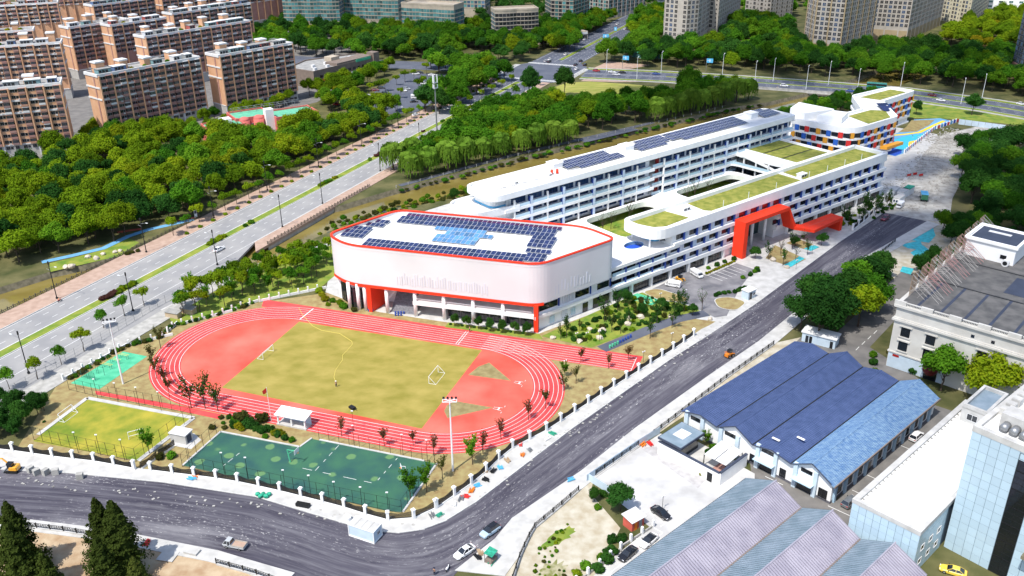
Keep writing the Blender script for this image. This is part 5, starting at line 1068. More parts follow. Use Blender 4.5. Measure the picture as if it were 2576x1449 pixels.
def slab(label, x0, y0, ang, L, dep, f0, seed, floors=11, fh=2.85, front='brick_dull_shaded', end='brick', endwin=True, bays=None):
 rnd = random.Random(seed); H = floors * fh
 o = thing('apartment_slab', label, 'apartment block', (x0, y0, 0), ang, 'brick apartment slabs')
 b = MB(); z1 = 2 * fh
 for (a, c, m_) in ((0, z1, 2), (z1, H, 0)):
  b.add([(0, 0, a), (L, 0, a), (L, 0, c), (0, 0, c)], [(0, 1, 2, 3)], m_ if m_ == 2 else 0)
  b.add([(L, 0, a), (L, dep, a), (L, dep, c), (L, 0, c)], [(0, 1, 2, 3)], m_ if m_ == 2 else 1)
  b.add([(L, dep, a), (0, dep, a), (0, dep, c), (L, dep, c)], [(0, 1, 2, 3)], m_ if m_ == 2 else 0)
  b.add([(0, dep, a), (0, 0, a), (0, 0, c), (0, dep, c)], [(0, 1, 2, 3)], m_ if m_ == 2 else 1)
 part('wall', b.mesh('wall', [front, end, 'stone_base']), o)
 part('roof', MB().box(0.3, L - 0.3, 0.3, dep - 0.3, H - 0.3, H + 0.1).mesh('roof', 'roof_grey'), o)
 rect = [(0, 0), (L, 0), (L, dep), (0, dep)]
 part('parapet', ring_mb(inset(rect, -0.35), inset(rect, 0.35), H - 0.5, H + 0.9).mesh('parapet', 'cornice'), o)
 for z in (H - 6.1, H - 11.6): part('cornice', ring_mb(inset(rect, -0.3), inset(rect, 0.02), z, z + 0.75).mesh('cornice', 'cornice'), o)
 part('cornice', ring_mb(inset(rect, -0.2), inset(rect, 0.02), z1 - 0.2, z1 + 0.3).mesh('cornice', 'cornice'), o)
 nb = bays or max(3, round(L / 7.0)); bw_ = L / nb
 for i in range(nb + 1):
  part('pilaster', box_mesh('pilaster', 0.6, 1.3, H - z1, 'brick'), o, (min(max(i * bw_, 0.3), L - 0.3), -0.45, z1))
  if i < nb and i % 2 == 0 and f0 < 3: part('pilaster', box_mesh('pilaster', 0.6, 0.6, z1, 'cornice'), o, (min(max(i * bw_, 0.4), L - 0.4), -0.12, 0))
 for f in range(f0, floors):
  z = f * fh
  for i in range(nb):
   c = i * bw_
   part('window', apt_w, o, (c + bw_ * 0.22, 0, z + 0.85)); part('window', apt_n, o, (c + bw_ * 0.43, 0, z + 0.9))
   if f >= 2: part('balcony', bal_m, o, (c + bw_ * 0.74, 0, z + 0.1))
   else: part('window', apt_w, o, (c + bw_ * 0.74, 0, z + 0.85))
   if f >= 2 and rnd.random() < 0.55: part('air_conditioner', ac_m, o, (c + bw_ * rnd.choice((0.40, 0.53)), 0, z + rnd.uniform(0.1, 0.4)))
 if endwin:
  for f in range(max(f0, 2), floors):
   if f % 1 == 0: part('window', apt_n, o, (0, dep * 0.32, f * fh + 0.9), -math.pi / 2, (0.6, 1, 0.8))
  part('pilaster', box_mesh('recess', 1.0, 0.3, H - z1, 'brick_dull_shaded'), o, (-0.05, dep * 0.32, z1), math.pi / 2)
 k = 4.0 + rnd.uniform(0, 3)
 while k < L - 4:
  w_ = rnd.uniform(3.2, 4.4); h_ = rnd.uniform(3.2, 5.4); y_ = dep * rnd.uniform(0.45, 0.7)
  hs = part('stair_house', MB().box(-w_ / 2, w_ / 2, -2.2, 2.2, 0, h_).mesh('sh', 'brick'), o, (k, y_, H))
  part('cap', MB().box(-w_ / 2 - 0.3, w_ / 2 + 0.3, -2.5, 2.5, h_, h_ + 0.7).mesh('cap', 'cornice'), hs)
  k += rnd.uniform(11, 15)
 k = 1.5
 while k < L - 5:
  w_ = rnd.uniform(3.5, 6.5)
  if rnd.random() < 0.75:
   an = part('roof_annex', MB().box(0, w_, 0, 4.0, 0, 2.5, 0).box(-0.25, w_ + 0.25, -0.3, 4.2, 2.5, 2.75, 1).mesh('annex', ['annex_mix', rnd.choice(['cornice', 'roof_grey', 'cornice'])]), o, (k, rnd.uniform(0.6, 1.6), H + 0.1))
   for j in range(int(w_ / 1.6)): part('window', window_mesh(1.3, 1.4, 'glass_apartment', 'aluminium', 2, 1, 0.06), an, (0.9 + j * 1.6, 0, 0.7))
  elif rnd.random() < 0.8:
   part('roof_plant', TR['shrub_' + rnd.choice(['sun', 'mid', 'yellow'])][1], o, (k + 2, 2.0, H + 0.1), 0, rnd.uniform(1.2, 2.0))
  if rnd.random() < 0.5:
   pg = MB()
   for j in range(5): pg.box(j * 0.8, j * 0.8 + 0.1, 0, 3, 2.3, 2.45)
   for x in (0.1, 3.2):
    for y in (0.1, 2.8): pg.box(x, x + 0.1, y, y + 0.1, 0, 2.3)
   part('pergola', pg.mesh('pergola', 'aluminium'), o, (k, dep - 4.2, H + 0.1))
  k += w_ + rnd.uniform(0.5, 3)
 return o
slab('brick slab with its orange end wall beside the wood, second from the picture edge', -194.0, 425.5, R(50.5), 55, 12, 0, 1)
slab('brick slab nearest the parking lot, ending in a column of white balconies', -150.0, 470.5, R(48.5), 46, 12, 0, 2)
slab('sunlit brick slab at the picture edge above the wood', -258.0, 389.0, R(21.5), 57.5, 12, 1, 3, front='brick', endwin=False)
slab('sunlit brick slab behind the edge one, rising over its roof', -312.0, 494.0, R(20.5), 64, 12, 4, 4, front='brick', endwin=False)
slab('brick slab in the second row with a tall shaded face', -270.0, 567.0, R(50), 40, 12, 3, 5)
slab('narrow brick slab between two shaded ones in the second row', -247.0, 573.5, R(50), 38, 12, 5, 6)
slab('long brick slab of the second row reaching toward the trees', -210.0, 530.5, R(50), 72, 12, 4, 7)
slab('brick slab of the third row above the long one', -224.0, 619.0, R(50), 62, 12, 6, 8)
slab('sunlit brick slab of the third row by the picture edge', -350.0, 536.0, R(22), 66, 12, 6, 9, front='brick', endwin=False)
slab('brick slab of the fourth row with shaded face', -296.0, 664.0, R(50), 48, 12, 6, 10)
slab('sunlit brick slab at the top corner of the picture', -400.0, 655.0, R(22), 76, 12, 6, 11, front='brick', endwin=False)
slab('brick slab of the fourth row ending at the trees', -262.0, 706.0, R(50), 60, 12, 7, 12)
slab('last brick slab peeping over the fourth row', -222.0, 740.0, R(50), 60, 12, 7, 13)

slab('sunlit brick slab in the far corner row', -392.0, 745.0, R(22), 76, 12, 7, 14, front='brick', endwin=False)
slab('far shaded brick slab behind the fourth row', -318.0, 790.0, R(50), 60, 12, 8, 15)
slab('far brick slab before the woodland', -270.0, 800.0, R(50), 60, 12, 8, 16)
# ================================================================== towers
CAMP = Vector((0, 0, CAM_H))
def tower(name, label, poly, H, fh, bay, wall, wins, z0=0.0, band=None, pier=None, group=None, roof='roof_grey', min_edge=1.5, zmax=None, ground=None, cat='tower', winz=0.7, rail=None):
 poly = ccw(poly); c = Vector((sum(p[0] for p in poly) / len(poly), sum(p[1] for p in poly) / len(poly)))
 o = thing(name, label, cat, (c.x, c.y, 0), 0.0, group); lp = [(p[0] - c.x, p[1] - c.y) for p in poly]
 part('wall', MB().prism(lp, 0, H).mesh('wall', wall), o)
 part('parapet', ring_mb(inset(lp, -0.15), inset(lp, 0.5), H - 0.3, H + 1.0).mesh('parapet', band or wall), o)
 if ground: part('base', MB().prism(inset(lp, -0.25), 0, ground[0]).mesh('base', ground[1]), o)
 nf = int(H / fh)
 if band:
  for f in range(1, nf):
   if f * fh >= z0: part('floor_band', ring_mb(inset(lp, -0.22), inset(lp, 0.02), f * fh - 0.2, f * fh + 0.2).mesh('band', band), o)
 for a, e, L_ in walk(lp):
  d_ = (e - a) / L_; out = Vector((d_.y, -d_.x)); mid = (a + e) / 2 + c
  if L_ < min_edge or out.dot(Vector((0, 0)) - mid) < 0: continue
  n = max(1, round(L_ / bay)); bw_ = L_ / n; ang = math.atan2(d_.y, d_.x)
  for i in range(n):
   p = a + d_ * bw_ * (i + 0.5); wm = wins[i % len(wins)]
   if wm is None: continue
   for f in range(nf):
    z = f * fh
    if z < z0 or (zmax and z > zmax) or (ground and z < ground[0] - 0.5): continue
    part('window', wm, o, (p.x, p.y, z + winz), ang, (min(1.0, bw_ / bay * 0.98), 1, 1))
  if pier:
   for i in range(n + 1):
    if i % pier[2] == 0: p = a + d_ * bw_ * i; part('pier', box_mesh('pier', pier[1], 0.5, H, pier[0]), o, (p.x + out.x * 0.1, p.y + out.y * 0.1, 0), ang)
 return o
mat('cream_render', (0.42, 0.36, 0.28), 0.8, var=0.08, scale=0.4); mat('beige_render', (0.40, 0.365, 0.32), 0.8, var=0.07, scale=0.3); mat('beige_sun', (0.55, 0.50, 0.36), 0.8, var=0.07, scale=0.3)  # beige_sun: the tower render with full sunlight put into its colour
glass('glass_teal', (0.07, 0.20, 0.20), 0.12, 0.6, obj_var=0.6); glass('glass_steel', (0.06, 0.12, 0.20), 0.12, 0.6, obj_var=0.6)
mat('tan_stone', (0.36, 0.28, 0.17), 0.8, var=0.08, scale=0.4)
gw = window_mesh(2.75, 2.3, 'glass_teal', 'aluminium', 3, 1, 0.06); gb2 = window_mesh(2.75, 2.3, 'glass_steel', 'aluminium', 3, 1, 0.06); gbr = window_mesh(2.75, 2.3, 'glass_apartment', 'aluminium', 3, 1, 0.06)
def wavy(a, c, dep, n=3, amp=1.4):
 a, c = Vector(a), Vector(c); d_ = (c - a); L_ = d_.length; d_.normalize(); nn = Vector((-d_.y, d_.x)); pts = []
 for i in range(n * 6 + 1):
  t = i / (n * 6); p = a + d_ * L_ * t - nn * amp * abs(math.sin(math.pi * n * t)); pts.append(tuple(p))
 return pts + [tuple(c + nn * dep), tuple(a + nn * dep)]
tower('glass_tower', 'green glazed apartment tower with wavy balconies above the trees, nearest the brick slabs', wavy((-182, 752), (-136, 748), 16, 3), 38, 3.0, 2.9, 'cream_render', [gw, gb2, gw], 6, 'cream_render', None, 'green glazed towers', min_edge=0.8, winz=0.45)
tower('glass_tower', 'green glazed apartment tower with wavy balconies, second from the brick slabs', wavy((-134, 763), (-89, 751), 16, 3), 38, 3.0, 2.9, 'cream_render', [gw, gw, gb2], 6, 'cream_render', None, 'green glazed towers', min_edge=0.8, winz=0.45)
tower('glass_tower', 'lower green glazed tower with a full roofline before the others', wavy((-82.5, 717), (-41, 699), 17, 3), 23.5, 2.95, 2.9, 'cream_render', [gw, gb2, gw], 3, 'cream_render', None, 'green glazed towers', min_edge=0.8, winz=0.45)
tower('glass_tower', 'green glazed tower beside the crossing with shops at its foot', wavy((-10, 679), (22, 686), 15, 2), 22.5, 2.95, 2.9, 'cream_render', [gbr, gw, gb2], 3, 'cream_render', None, 'green glazed towers', min_edge=0.8, winz=0.45)
tower('glass_tower', 'brown and glass tower at the start of the avenue', [(30, 762), (34, 742), (51, 734), (66, 762), (48, 776)], 26, 3.0, 2.9, 'cream_render', [gbr, gw], 3, 'cream_render', None, 'green glazed towers', winz=0.45)
tower('glass_tower', 'wide grid fronted glass block along the avenue', [(56, 812), (84, 782), (120, 820), (96, 850)], 34, 3.0, 3.0, 'beige_render', [gw, gbr], 3, None, ('beige_render', 0.8, 2), 'green glazed towers', winz=0.4)
tower('glass_tower', 'hazy glass tower behind the wavy ones', [(-60, 800), (-20, 790), (-16, 810), (-56, 820)], 42, 3.0, 3.2, 'cream_render', [gb2, gw], 9, 'cream_render', None, 'green glazed towers', winz=0.45)
tower('glass_tower', 'dim green tower at the far end of the glass row', [(-236, 790), (-190, 782), (-186, 800), (-230, 808)], 40, 3.0, 3.2, 'cream_render', [gw, gb2], 9, 'cream_render', None, 'green glazed towers', winz=0.45)
sh = thing('shop_row', 'low shops with white fascia at the foot of the tower by the crossing', 'shop', (22, 668, 0), R(28))
part('wall', MB().box(0, 42, 0, 12, 0, 6).mesh('wall', 'cream_render'), sh)
for i in range(6): part('shop_window', window_mesh(5.4, 3.2, 'glass_dark', 'white_metal', 3, 1), sh, (3.6 + i * 7, 0, 0.3))
for i, m_ in enumerate(('white', 'white', 'kg_red', 'white', 'steel_blue', 'white')): part('fascia', box_mesh('fascia', 6.2, 0.3, 1.5, m_), sh, (3.6 + i * 7, -0.1, 4.0))
bw1 = window_mesh(2.3, 2.2, 'glass_apartment', 'beige_render', 2, 2, 0.12); bw2 = window_mesh(2.3, 2.2, 'glass_blue', 'beige_render', 2, 2, 0.12); bw3 = window_mesh(1.0, 1.3, 'glass_apartment', 'beige_render', 1, 1, 0.1)
bp = dict(wall='beige_render', group='beige towers', ground=(7.0, 'tan_stone'), winz=0.4)
tower('beige_tower', 'beige tower with a dark glass corner beside the crossing', [(109, 646), (122, 635), (131, 640), (145, 671), (132, 680), (112, 668)], 46, 3.1, 3.1, wins=[bw1, bw2, bw1, None], **bp)
tower('beige_tower', 'long beige tower in the shade behind the dark cornered one', [(146, 676), (152, 672), (184, 739), (170, 745)], 46, 3.1, 3.4, wins=[bw1, bw3], **bp)
tower('beige_tower', 'broad beige tower with tan ribs facing the school', [(206, 640), (207, 624), (222, 612.5), (257, 648), (240, 668), (214, 664)], 48, 3.1, 3.1, wins=[bw1, bw2, bw1], pier=('tan_stone', 0.9, 3), **bp)
tower('beige_tower', 'beige tower behind the ribbed one in grey shade', [(266, 676), (288, 664), (340, 728), (322, 744)], 48, 3.1, 3.1, wins=[bw2, bw1, bw1], pier=('beige_render', 0.9, 3), **bp)
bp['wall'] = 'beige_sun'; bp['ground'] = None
tower('beige_tower', 'pale yellow tower in full sun beyond the wood', [(350, 764), (362, 727), (416, 806), (398, 826)], 50, 3.1, 3.3, wins=[bw1, bw2, bw3], **bp)
bp['wall'] = 'beige_render'
tower('beige_tower', 'small beige tower at the top edge between the two large ones', [(196, 770), (212, 752), (236, 772), (222, 790)], 40, 3.1, 3.3, wins=[bw1, bw3], **bp)
tower('beige_tower', 'far pale tower at the top edge behind the dark cornered one', [(150, 850), (190, 820), (214, 850), (180, 880)], 44, 3.1, 3.4, wins=[bw1, bw3], **bp)
mat('slate_blue', (0.045, 0.055, 0.085), 0.6, var=0.1, scale=0.4)
tower('dark_tower', 'dark blue grey tower cut by the picture edge', [(303, 545), (300, 524), (330, 500), (350, 540)], 52, 3.1, 3.0, 'slate_blue', [gb2, gbr], ground=(9, 'brick_dull_shaded'), winz=0.5)
tower('white_office', 'white office block with window bands at the far top edge', [(420, 815), (470, 800), (480, 830), (430, 850)], 40, 4.0, 4.0, 'white', [window_mesh(3.4, 1.8, 'glass_green', 'white', 2, 1, 0.08), None], winz=1.0, cat='office')
# avenue mouth sign gantries and the green roofed lodge
ld = thing('green_lodge', 'low pavilion with green fascia beside the first beige tower', 'pavilion', (83, 618, 0), R(-20))
lp_ = [(0, 0), (8, -4), (22, 0), (24, 6), (10, 10), (0, 6)]
part('wall', MB().prism(inset(lp_, 0.6), 0, 4).mesh('wall', 'glass_green'), ld); part('fascia', ring_mb(lp_, inset(lp_, 0.5), 3.4, 5.6).mesh('fascia', 'court_mint'), ld); part('roof', MB().prism(inset(lp_, 0.4), 3.4, 4.2).mesh('roof', 'roof_grey'), ld)
# ================================================================== brown mall and pink kindergarten
mat('brown_stone', (0.19, 0.15, 0.125), 0.85, var=0.1, scale=0.5)
ml = thing('brown_mall', 'low brown stone shopping building with plant and pipes on its grey roof', 'building', (-115.5, 533, 0), R(55))
part('wall', MB().prism([(0, 0), (55, 0), (55, 18), (22, 30), (0, 22)], 0, 9.5).mesh('wall', 'brown_stone'), ml); part('roof', MB().prism([(0.5, 0.5), (54.5, 0.5), (54.5, 17.5), (22, 29.4), (0.5, 21.5)], 9.3, 9.7).mesh('roof', 'roof_grey'), ml)
part('parapet', ring_mb([(0, 0), (55, 0), (55, 18), (22, 30), (0, 22)], inset([(0, 0), (55, 0), (55, 18), (22, 30), (0, 22)], 0.5), 9.4, 10.4).mesh('par', 'brown_stone'), ml)
part('tower', MB().box(51, 56, -1, 5, 0, 13).mesh('tw', 'brown_stone'), ml); part('tower', MB().box(24, 31, 9, 15, 9, 13.5).mesh('tw', 'cream_render'), ml); part('upper_wall', MB().box(20, 51, 0.3, 10, 9.4, 11.5).mesh('uw', 'brown_stone'), ml)
for i in range(12): part('window', window_mesh(2.4, 1.6, 'glass_dark', 'brown_stone', 2, 1), ml, (6 + i * 4, 0, 5.6))
for i, m_ in enumerate(('kg_red', 'brown_stone', 'orange', 'white', 'kg_red')): part('shop_sign', box_mesh('shop_sign', 5.5, 0.3, 1.2, m_), ml, (8 + i * 8.6, -0.2, 3.4))
part('sign_board', MB().box(36, 49, -0.25, 0.05, 9.6, 11.2).mesh('sb', 'court_mint'), ml)
for i in range(9): part('roof_unit', MB().box(0, 2.2, 0, 1.6, 0, 1.5).mesh('unit', 'cornice'), ml, (4 + (i * 5.3) % 46, 3 + (i * 7.1) % 14, 9.7))
pk = thing('pink_school', 'low pink and red school with green roofs half hidden by the wood', 'building', (-142, 413, 0), R(32))
mat('pink_wall', (0.55, 0.14, 0.12), 0.8, var=0.08, scale=0.4); mat('roof_mint', (0.12, 0.40, 0.26), 0.8, var=0.12, scale=0.5)
for i, (x0, x1, y0, y1, h) in enumerate(((0, 18, 0, 12, 8), (16, 34, 8, 24, 8.6), (34, 56, 2, 18, 8))):
 part('wall', MB().box(x0, x1, y0, y1, 0, h).mesh('wall', 'pink_wall'), pk); part('roof', MB().box(x0 + .5, x1 - .5, y0 + .5, y1 - .5, h - 0.1, h + 0.15).mesh('roof', 'roof_mint'), pk)
 part('parapet', ring_mb([(x0, y0), (x1, y0), (x1, y1), (x0, y1)], [(x0 + .5, y0 + .5), (x1 - .5, y0 + .5), (x1 - .5, y1 - .5), (x0 + .5, y1 - .5)], h, h + 0.9).mesh('par', 'pink_wall'), pk)
 for k in range(int((x1 - x0) / 3)):
  for z in (1.0, 4.6): part('window', window_mesh(1.7, 1.7, 'glass_dark', 'white_metal', 2, 1), pk, (x0 + 1.7 + k * 3, y0, z))
for x, y in ((20, 8), (27, 8), (52, 4)): part('rounded_bay', MB().tube((x, y, 0), (x, y, 8.4), 2.6, n=14).sphere((x, y, 8.4), 2.6, 2.6, 1.6, 14, 6).mesh('bay', 'pink_wall', True), pk)
part('white_core', MB().box(30, 34, 5, 9, 0, 12.5).box(8, 13, 4, 9, 8, 11).mesh('core', 'white'), pk)
fr_ = MB()
for x in range(18, 54, 4): fr_.box(x, x + 0.15, 20, 20.15, 8, 11); fr_.box(x, x + 0.15, 24, 24.15, 8, 11); fr_.box(x, x + 0.12, 20, 24, 10.9, 11.0)
fr_.box(18, 54, 20, 20.15, 10.9, 11.05).box(18, 54, 24, 24.15, 10.9, 11.05)
part('roof_frame', fr_.mesh('frame', 'aluminium'), pk)
# ================================================================== warehouses, offices and houses right of the new road
mat('tile_navy', (0.055, 0.085, 0.19), 0.6, col2=(0.075, 0.11, 0.235), scale=0.5, detail=6)
mat('tile_sky', (0.10, 0.20, 0.38), 0.6, col2=(0.22, 0.34, 0.48), scale=0.9, detail=5, stretch=(1, 2.5, 1, -0.74))
mat('metal_teal', (0.17, 0.23, 0.28), 0.5, col2=(0.24, 0.30, 0.36), scale=0.4, detail=5)
mat('metal_mauve', (0.27, 0.255, 0.315), 0.5, col2=(0.36, 0.34, 0.40), scale=0.25, detail=6)
mat('plinth_grey', (0.12, 0.12, 0.14), 0.8, var=0.1, scale=1)
mat('pale_blue_wall', (0.50, 0.60, 0.68), 0.7, var=0.06, scale=0.5)
WA = R(42.4); w1 = thing('warehouse', 'four gabled white warehouse with navy and sky blue ribbed roofs', 'warehouse', (64.8, 147.6, 0), WA)
# local x along the ridges, y across from the service lane side toward the road
WL, WW = 47.0, 37.4; bayw = WW / 4
def gable(y, k): return (y, 5.4) , (y + bayw / 2, 8.0 if k in (0, 2) else 6.6)
prof = [(0, 5.3)]
for k in range(4): prof += [(k * bayw + bayw / 2, 7.9 if k in (0, 2) else 6.4), ((k + 1) * bayw, 5.4 if k < 3 else 5.2)]
b = MB(); n = len(prof)
for x, s_ in ((0, 1), (WL, -1)):
 vs_ = [(x, y, 0) for y, z in (prof[0], prof[-1])] + [(x, y, z - 0.15) for y, z in prof[::-1]]
 f_ = tuple(range(len(vs_))); b.add(vs_, [f_[::-1] if s_ > 0 else f_])
b.add([(0, 0, 0), (WL, 0, 0), (WL, 0, 5.2), (0, 0, 5.2)], [(0, 1, 2, 3)]); b.add([(0, WW, 0), (WL, WW, 0), (WL, WW, 5.1), (0, WW, 5.1)], [(3, 2, 1, 0)])
part('wall', b.mesh('wall', 'white'), w1)
part('plinth', MB().box(-0.08, WL, -0.08, 0.0, 0, 0.7).box(-0.08, 0.0, 0, WW, 0, 0.6).mesh('plinth', 'plinth_grey'), w1)
def ribbed(y0, z0, y1, z1, x0, x1, m, name, parent, rib=0.55, across=0.0, ribh=0.07):
 "a roof plane with standing ribs running down the slope"
 bb = MB(); d = Vector((0, y1 - y0, z1 - z0)); nn_2 = Vector((0, -(z1 - z0), y1 - y0)).normalized()
 if nn_2.z < 0: nn_2 = -nn_2
 slab_ = [(x0, y0, z0), (x1, y0, z0), (x1, y1, z1), (x0, y1, z1)]
 if y1 < y0: slab_ = slab_[::-1]
 slabq(bb, slab_, 0.12)
 x = x0 + 0.2
 while x < x1:
  q_ = [Vector((x, y0, z0)), Vector((x + 0.09, y0, z0)), Vector((x + 0.09, y1, z1)), Vector((x, y1, z1))]
  t_ = [tuple(v + nn_2 * ribh) for v in q_]; q_ = [tuple(v) for v in q_]
  bb.add(t_ + q_, [(0, 1, 2, 3), (3, 2, 1, 0), (0, 4, 5, 1), (2, 6, 7, 3), (1, 5, 6, 2), (3, 7, 4, 0)]); x += rib
 if across:
  L_ = d.length; k = across
  while k < L_:
   a0 = Vector((0, y0, z0)) + d.normalized() * k
   bb.obox((x0 + x1) / 2, a0.y, a0.z + 0.02, x1 - x0, 0.07, 0.10); k += across
 return part(name, bb.mesh(name, m), parent)
for k in range(4):
 (ya, za), (yr, zr), (yb, zb) = prof[2 * k], prof[2 * k + 1], prof[2 * k + 2]
 m_ = 'tile_sky' if k == 0 else 'tile_navy'; o1 = -0.7 if k == 0 else 0; o2 = 0.5 if k == 3 else 0
 sl1 = (zr - za) / (yr - ya)
 ribbed(ya + o1, za + o1 * sl1, yr, zr, -0.7, WL + 0.6, m_, 'roof_slope', w1, 0.6, 0.42 if k in (0, 2) else 0.6, 0.05)
 ribbed(yb + o2, zb - o2 * 0.2, yr, zr, -0.7, WL + 0.6, m_, 'roof_slope', w1, 0.6, 0.6, 0.05)
 part('ridge_cap', MB().tube((-0.7, yr, zr + 0.03), (WL + 0.6, yr, zr + 0.03), 0.12, n=6).mesh('ridge', m_), w1)
 if k: part('valley_gutter', MB().box(-0.7, WL + 0.6, ya - 0.16, ya + 0.16, za - 0.02, za + 0.1).mesh('gutter', 'dark_metal'), w1)
part('verge_trim', MB().path([(-0.75, y, z + 0.05) for y, z in prof], 0.13).mesh('trim', 'slate_blue'), w1)
part('eave_trim', MB().box(-0.7, WL + 0.6, -0.95, -0.7, 4.75, 5.1).mesh('trim', 'brown_stone'), w1)
for i in range(11):
 x = 1.2 + i * 4.3; part('pilaster', box_mesh('pilaster', 0.75, 0.5, 4.9, 'steel_blue'), w1, (x, -0.22, 0))
 if i < 10:
  if i in (3, 6): part('door', MB().box(-0.6, 0.6, -0.06, 0.02, 0, 2.5).mesh('door', 'glass_dark'), w1, (x + 2.15, -0.02, 0.05))
  else: part('window', window_mesh(1.5, 2.0, 'glass_dark', 'dark_metal', 2, 2), w1, (x + 2.15, -0.02, 1.2))
for y in (3.6, 8.2, 13.0, 17.4, 22.6, 27.0, 32, 36.4): part('chimney_pier', box_mesh('pier', 0.9, 0.6, 6.2 if y < 20 and y < 30 else 5.6, 'pale_blue_wall'), w1, (-0.32, y, 0), math.pi / 2)
for y, zz, ww in ((5.9, 4.6, 2.6), (15.2, 4.6, 3.0), (24.8, 4.3, 2.8), (34.2, 3.9, 2.6)): part('window', window_mesh(ww, 0.9, 'glass_dark', 'dark_metal', 3, 1), w1, (-0.02, y, zz), -math.pi / 2)
for y, ww, hh in ((1.8, 2.0, 2.4), (11.2, 1.5, 2.4), (18.6, 1.6, 2.2)): part('window', window_mesh(ww, hh, 'glass_dark', 'dark_metal', 2, 2), w1, (-0.02, y, 0.4), -math.pi / 2)
for y in (6.0, 15.2): part('door', MB().box(-1.6, 1.6, -0.06, 0.03, 0, 2.6).mesh('door', 'glass_dark'), w1, (-0.04, y, 0.05), -math.pi / 2); part('porch_roof', MB().box(-2.0, 0, y - 2.4, y + 2.4, 2.9, 3.05).mesh('porch', 'glass_pale'), w1)
for x, y, z in ((3.0, 14.6, 6.6), (7.0, 11, 6.7)): part('skylight', MB().box(x, x + 0.5, y, y + 1.8, z, z + 0.15).mesh('sky', 'white'), w1)
# ---- mauve ribbed sheds in the near corner
w2 = thing('ribbed_shed', 'three gabled shed with teal and mauve ribbed metal roofs in the near corner', 'warehouse', (73.3, 122.7, 0), R(41.8) + math.pi / 2)
SW = 12.45
w2.rotation_euler[2] = R(132.0)
# local x: from the lane side to the yard (dir 132 deg), local y: dir 222 deg, along the ridges toward the picture edge
for k in range(3):
 x0 = k * SW; xr = x0 + SW * 0.5; x1 = x0 + SW
 def slope(xa, za, xb, zb, m, name):
  bb = MB(); L_ = 58; lo, hi = (xa, za), (xb, zb)
  qd = [(xa, 0, za), (xa, L_, za), (xb, L_, zb), (xb, 0, zb)]
  if (xb - xa) > 0: qd = qd[::-1]
  slabq(bb, qd, 0.12); y = 0.15; nn_ = Vector((-(zb - za), 0, xb - xa)).normalized(); nn_ = nn_ if nn_.z > 0 else -nn_
  while y < L_:
   base = [Vector((xa, y, za)), Vector((xb, y, zb)), Vector((xb, y + 0.14, zb)), Vector((xa, y + 0.14, za))]
   t_ = [tuple(v + nn_ * 0.09) for v in base]; bs = [tuple(v) for v in base]
   bb.add(t_ + bs, [(0, 1, 2, 3), (3, 2, 1, 0), (0, 4, 5, 1), (2, 6, 7, 3), (1, 5, 6, 2), (3, 7, 4, 0)]); y += 0.62
  part(name, bb.mesh(name, m), w2)
 slope(x0 - (0.3 if k == 0 else 0), 4.4, xr, 7.5, 'metal_mauve', 'roof_slope'); slope(x1 + (0.5 if k == 2 else 0), 4.4, xr, 7.5, 'metal_teal', 'roof_slope')
 part('ridge_cap', MB().tube((xr, -0.1, 7.55), (xr, 58, 7.55), 0.16, n=6).mesh('ridge', 'metal_mauve'), w2)
 if k: part('valley_gutter', MB().box(x0 - 0.18, x0 + 0.18, 0, 58, 4.4, 4.5).mesh('gutter', 'brown_stone'), w2)
 part('gable_wall', MB().add([(x0, 0.3, 0), (x1, 0.3, 0), (x1, 0.3, 4.3), (xr, 0.3, 7.3), (x0, 0.3, 4.3)], [(0, 1, 2, 3, 4)]).mesh('gw', 'white_wall'), w2)
part('wall', MB().box(0.2, 3 * SW - 0.2, 0.35, 57.5, 0, 4.3).mesh('wall', 'white_wall'), w2); part('eave_gutter', MB().box(3 * SW + 0.4, 3 * SW + 0.65, 0, 58, 4.1, 4.35).mesh('gutter', 'dark_metal'), w2)
# ---- flat white roofed block faced with pale blue tiles, and the tile tower
mat('tile_face', (0.42, 0.55, 0.64), 0.25, spec=0.5, obj_var=0.06)
mat('joint', (0.10, 0.14, 0.18), 0.8)
def tiled(o, x0, y0, ang, L, H, nx, nz, z0=0.0, skip=(), m='tile_face'):
 tw, th = L / nx, H / nz; me = box_mesh('cladding_panel', tw - 0.06, 0.06, th - 0.06, m)
 ca, sa = math.cos(ang), math.sin(ang)
 for i in range(nx):
  for k in range(nz):
   if (i, k) in skip: continue
   part('cladding_panel', me, o, (x0 + ca * tw * (i + 0.5), y0 + sa * tw * (i + 0.5), z0 + th * k + 0.03), ang)
fb = thing('flat_block', 'flat white roofed block clad in pale blue square panels', 'building', (72.8, 126.4, 0), R(42.5))
part('wall', MB().box(0.05, 50, 0.05, 12.9, 0, 10).mesh('wall', 'joint'), fb)
part('roof', MB().box(0.6, 49.4, 0.8, 12.2, 9.6, 10.15).mesh('roof', 'roof_white'), fb)
part('parapet', ring_mb([(-0.1, -0.1), (50.1, -0.1), (50.1, 13.1), (-0.1, 13.1)], [(0.7, 0.7), (49.3, 0.7), (49.3, 12.0), (0.7, 12.0)], 9.8, 10.7).mesh('par', 'concrete_white'), fb)
tiled(fb, 0, 13.0, -math.pi / 2, 13.0, 9.8, 9, 6)
tiled(fb, 0, 0, 0, 12.0, 9.8, 7, 6, skip={(i, k) for i in (1, 3, 5) for k in (1, 3)})
for i in (1, 3, 5):
 for k in (1, 3): part('window', window_mesh(1.5, 1.4, 'glass_dark', 'white_metal', 1, 1), fb, ((i + 0.5) * 12 / 7, -0.0, 9.8 / 6 * k + 0.1))
for i in range(60): part('gutter_bracket', box_mesh('bracket', 0.25, 0.3, 0.2, 'roof_grey'), fb, (1 + i * 0.8, 11.75, 10.15)) if i % 2 else None
part('seam', MB().box(1, 49, 6.0, 6.12, 10.15, 10.2).mesh('seam', 'concrete_white'), fb)
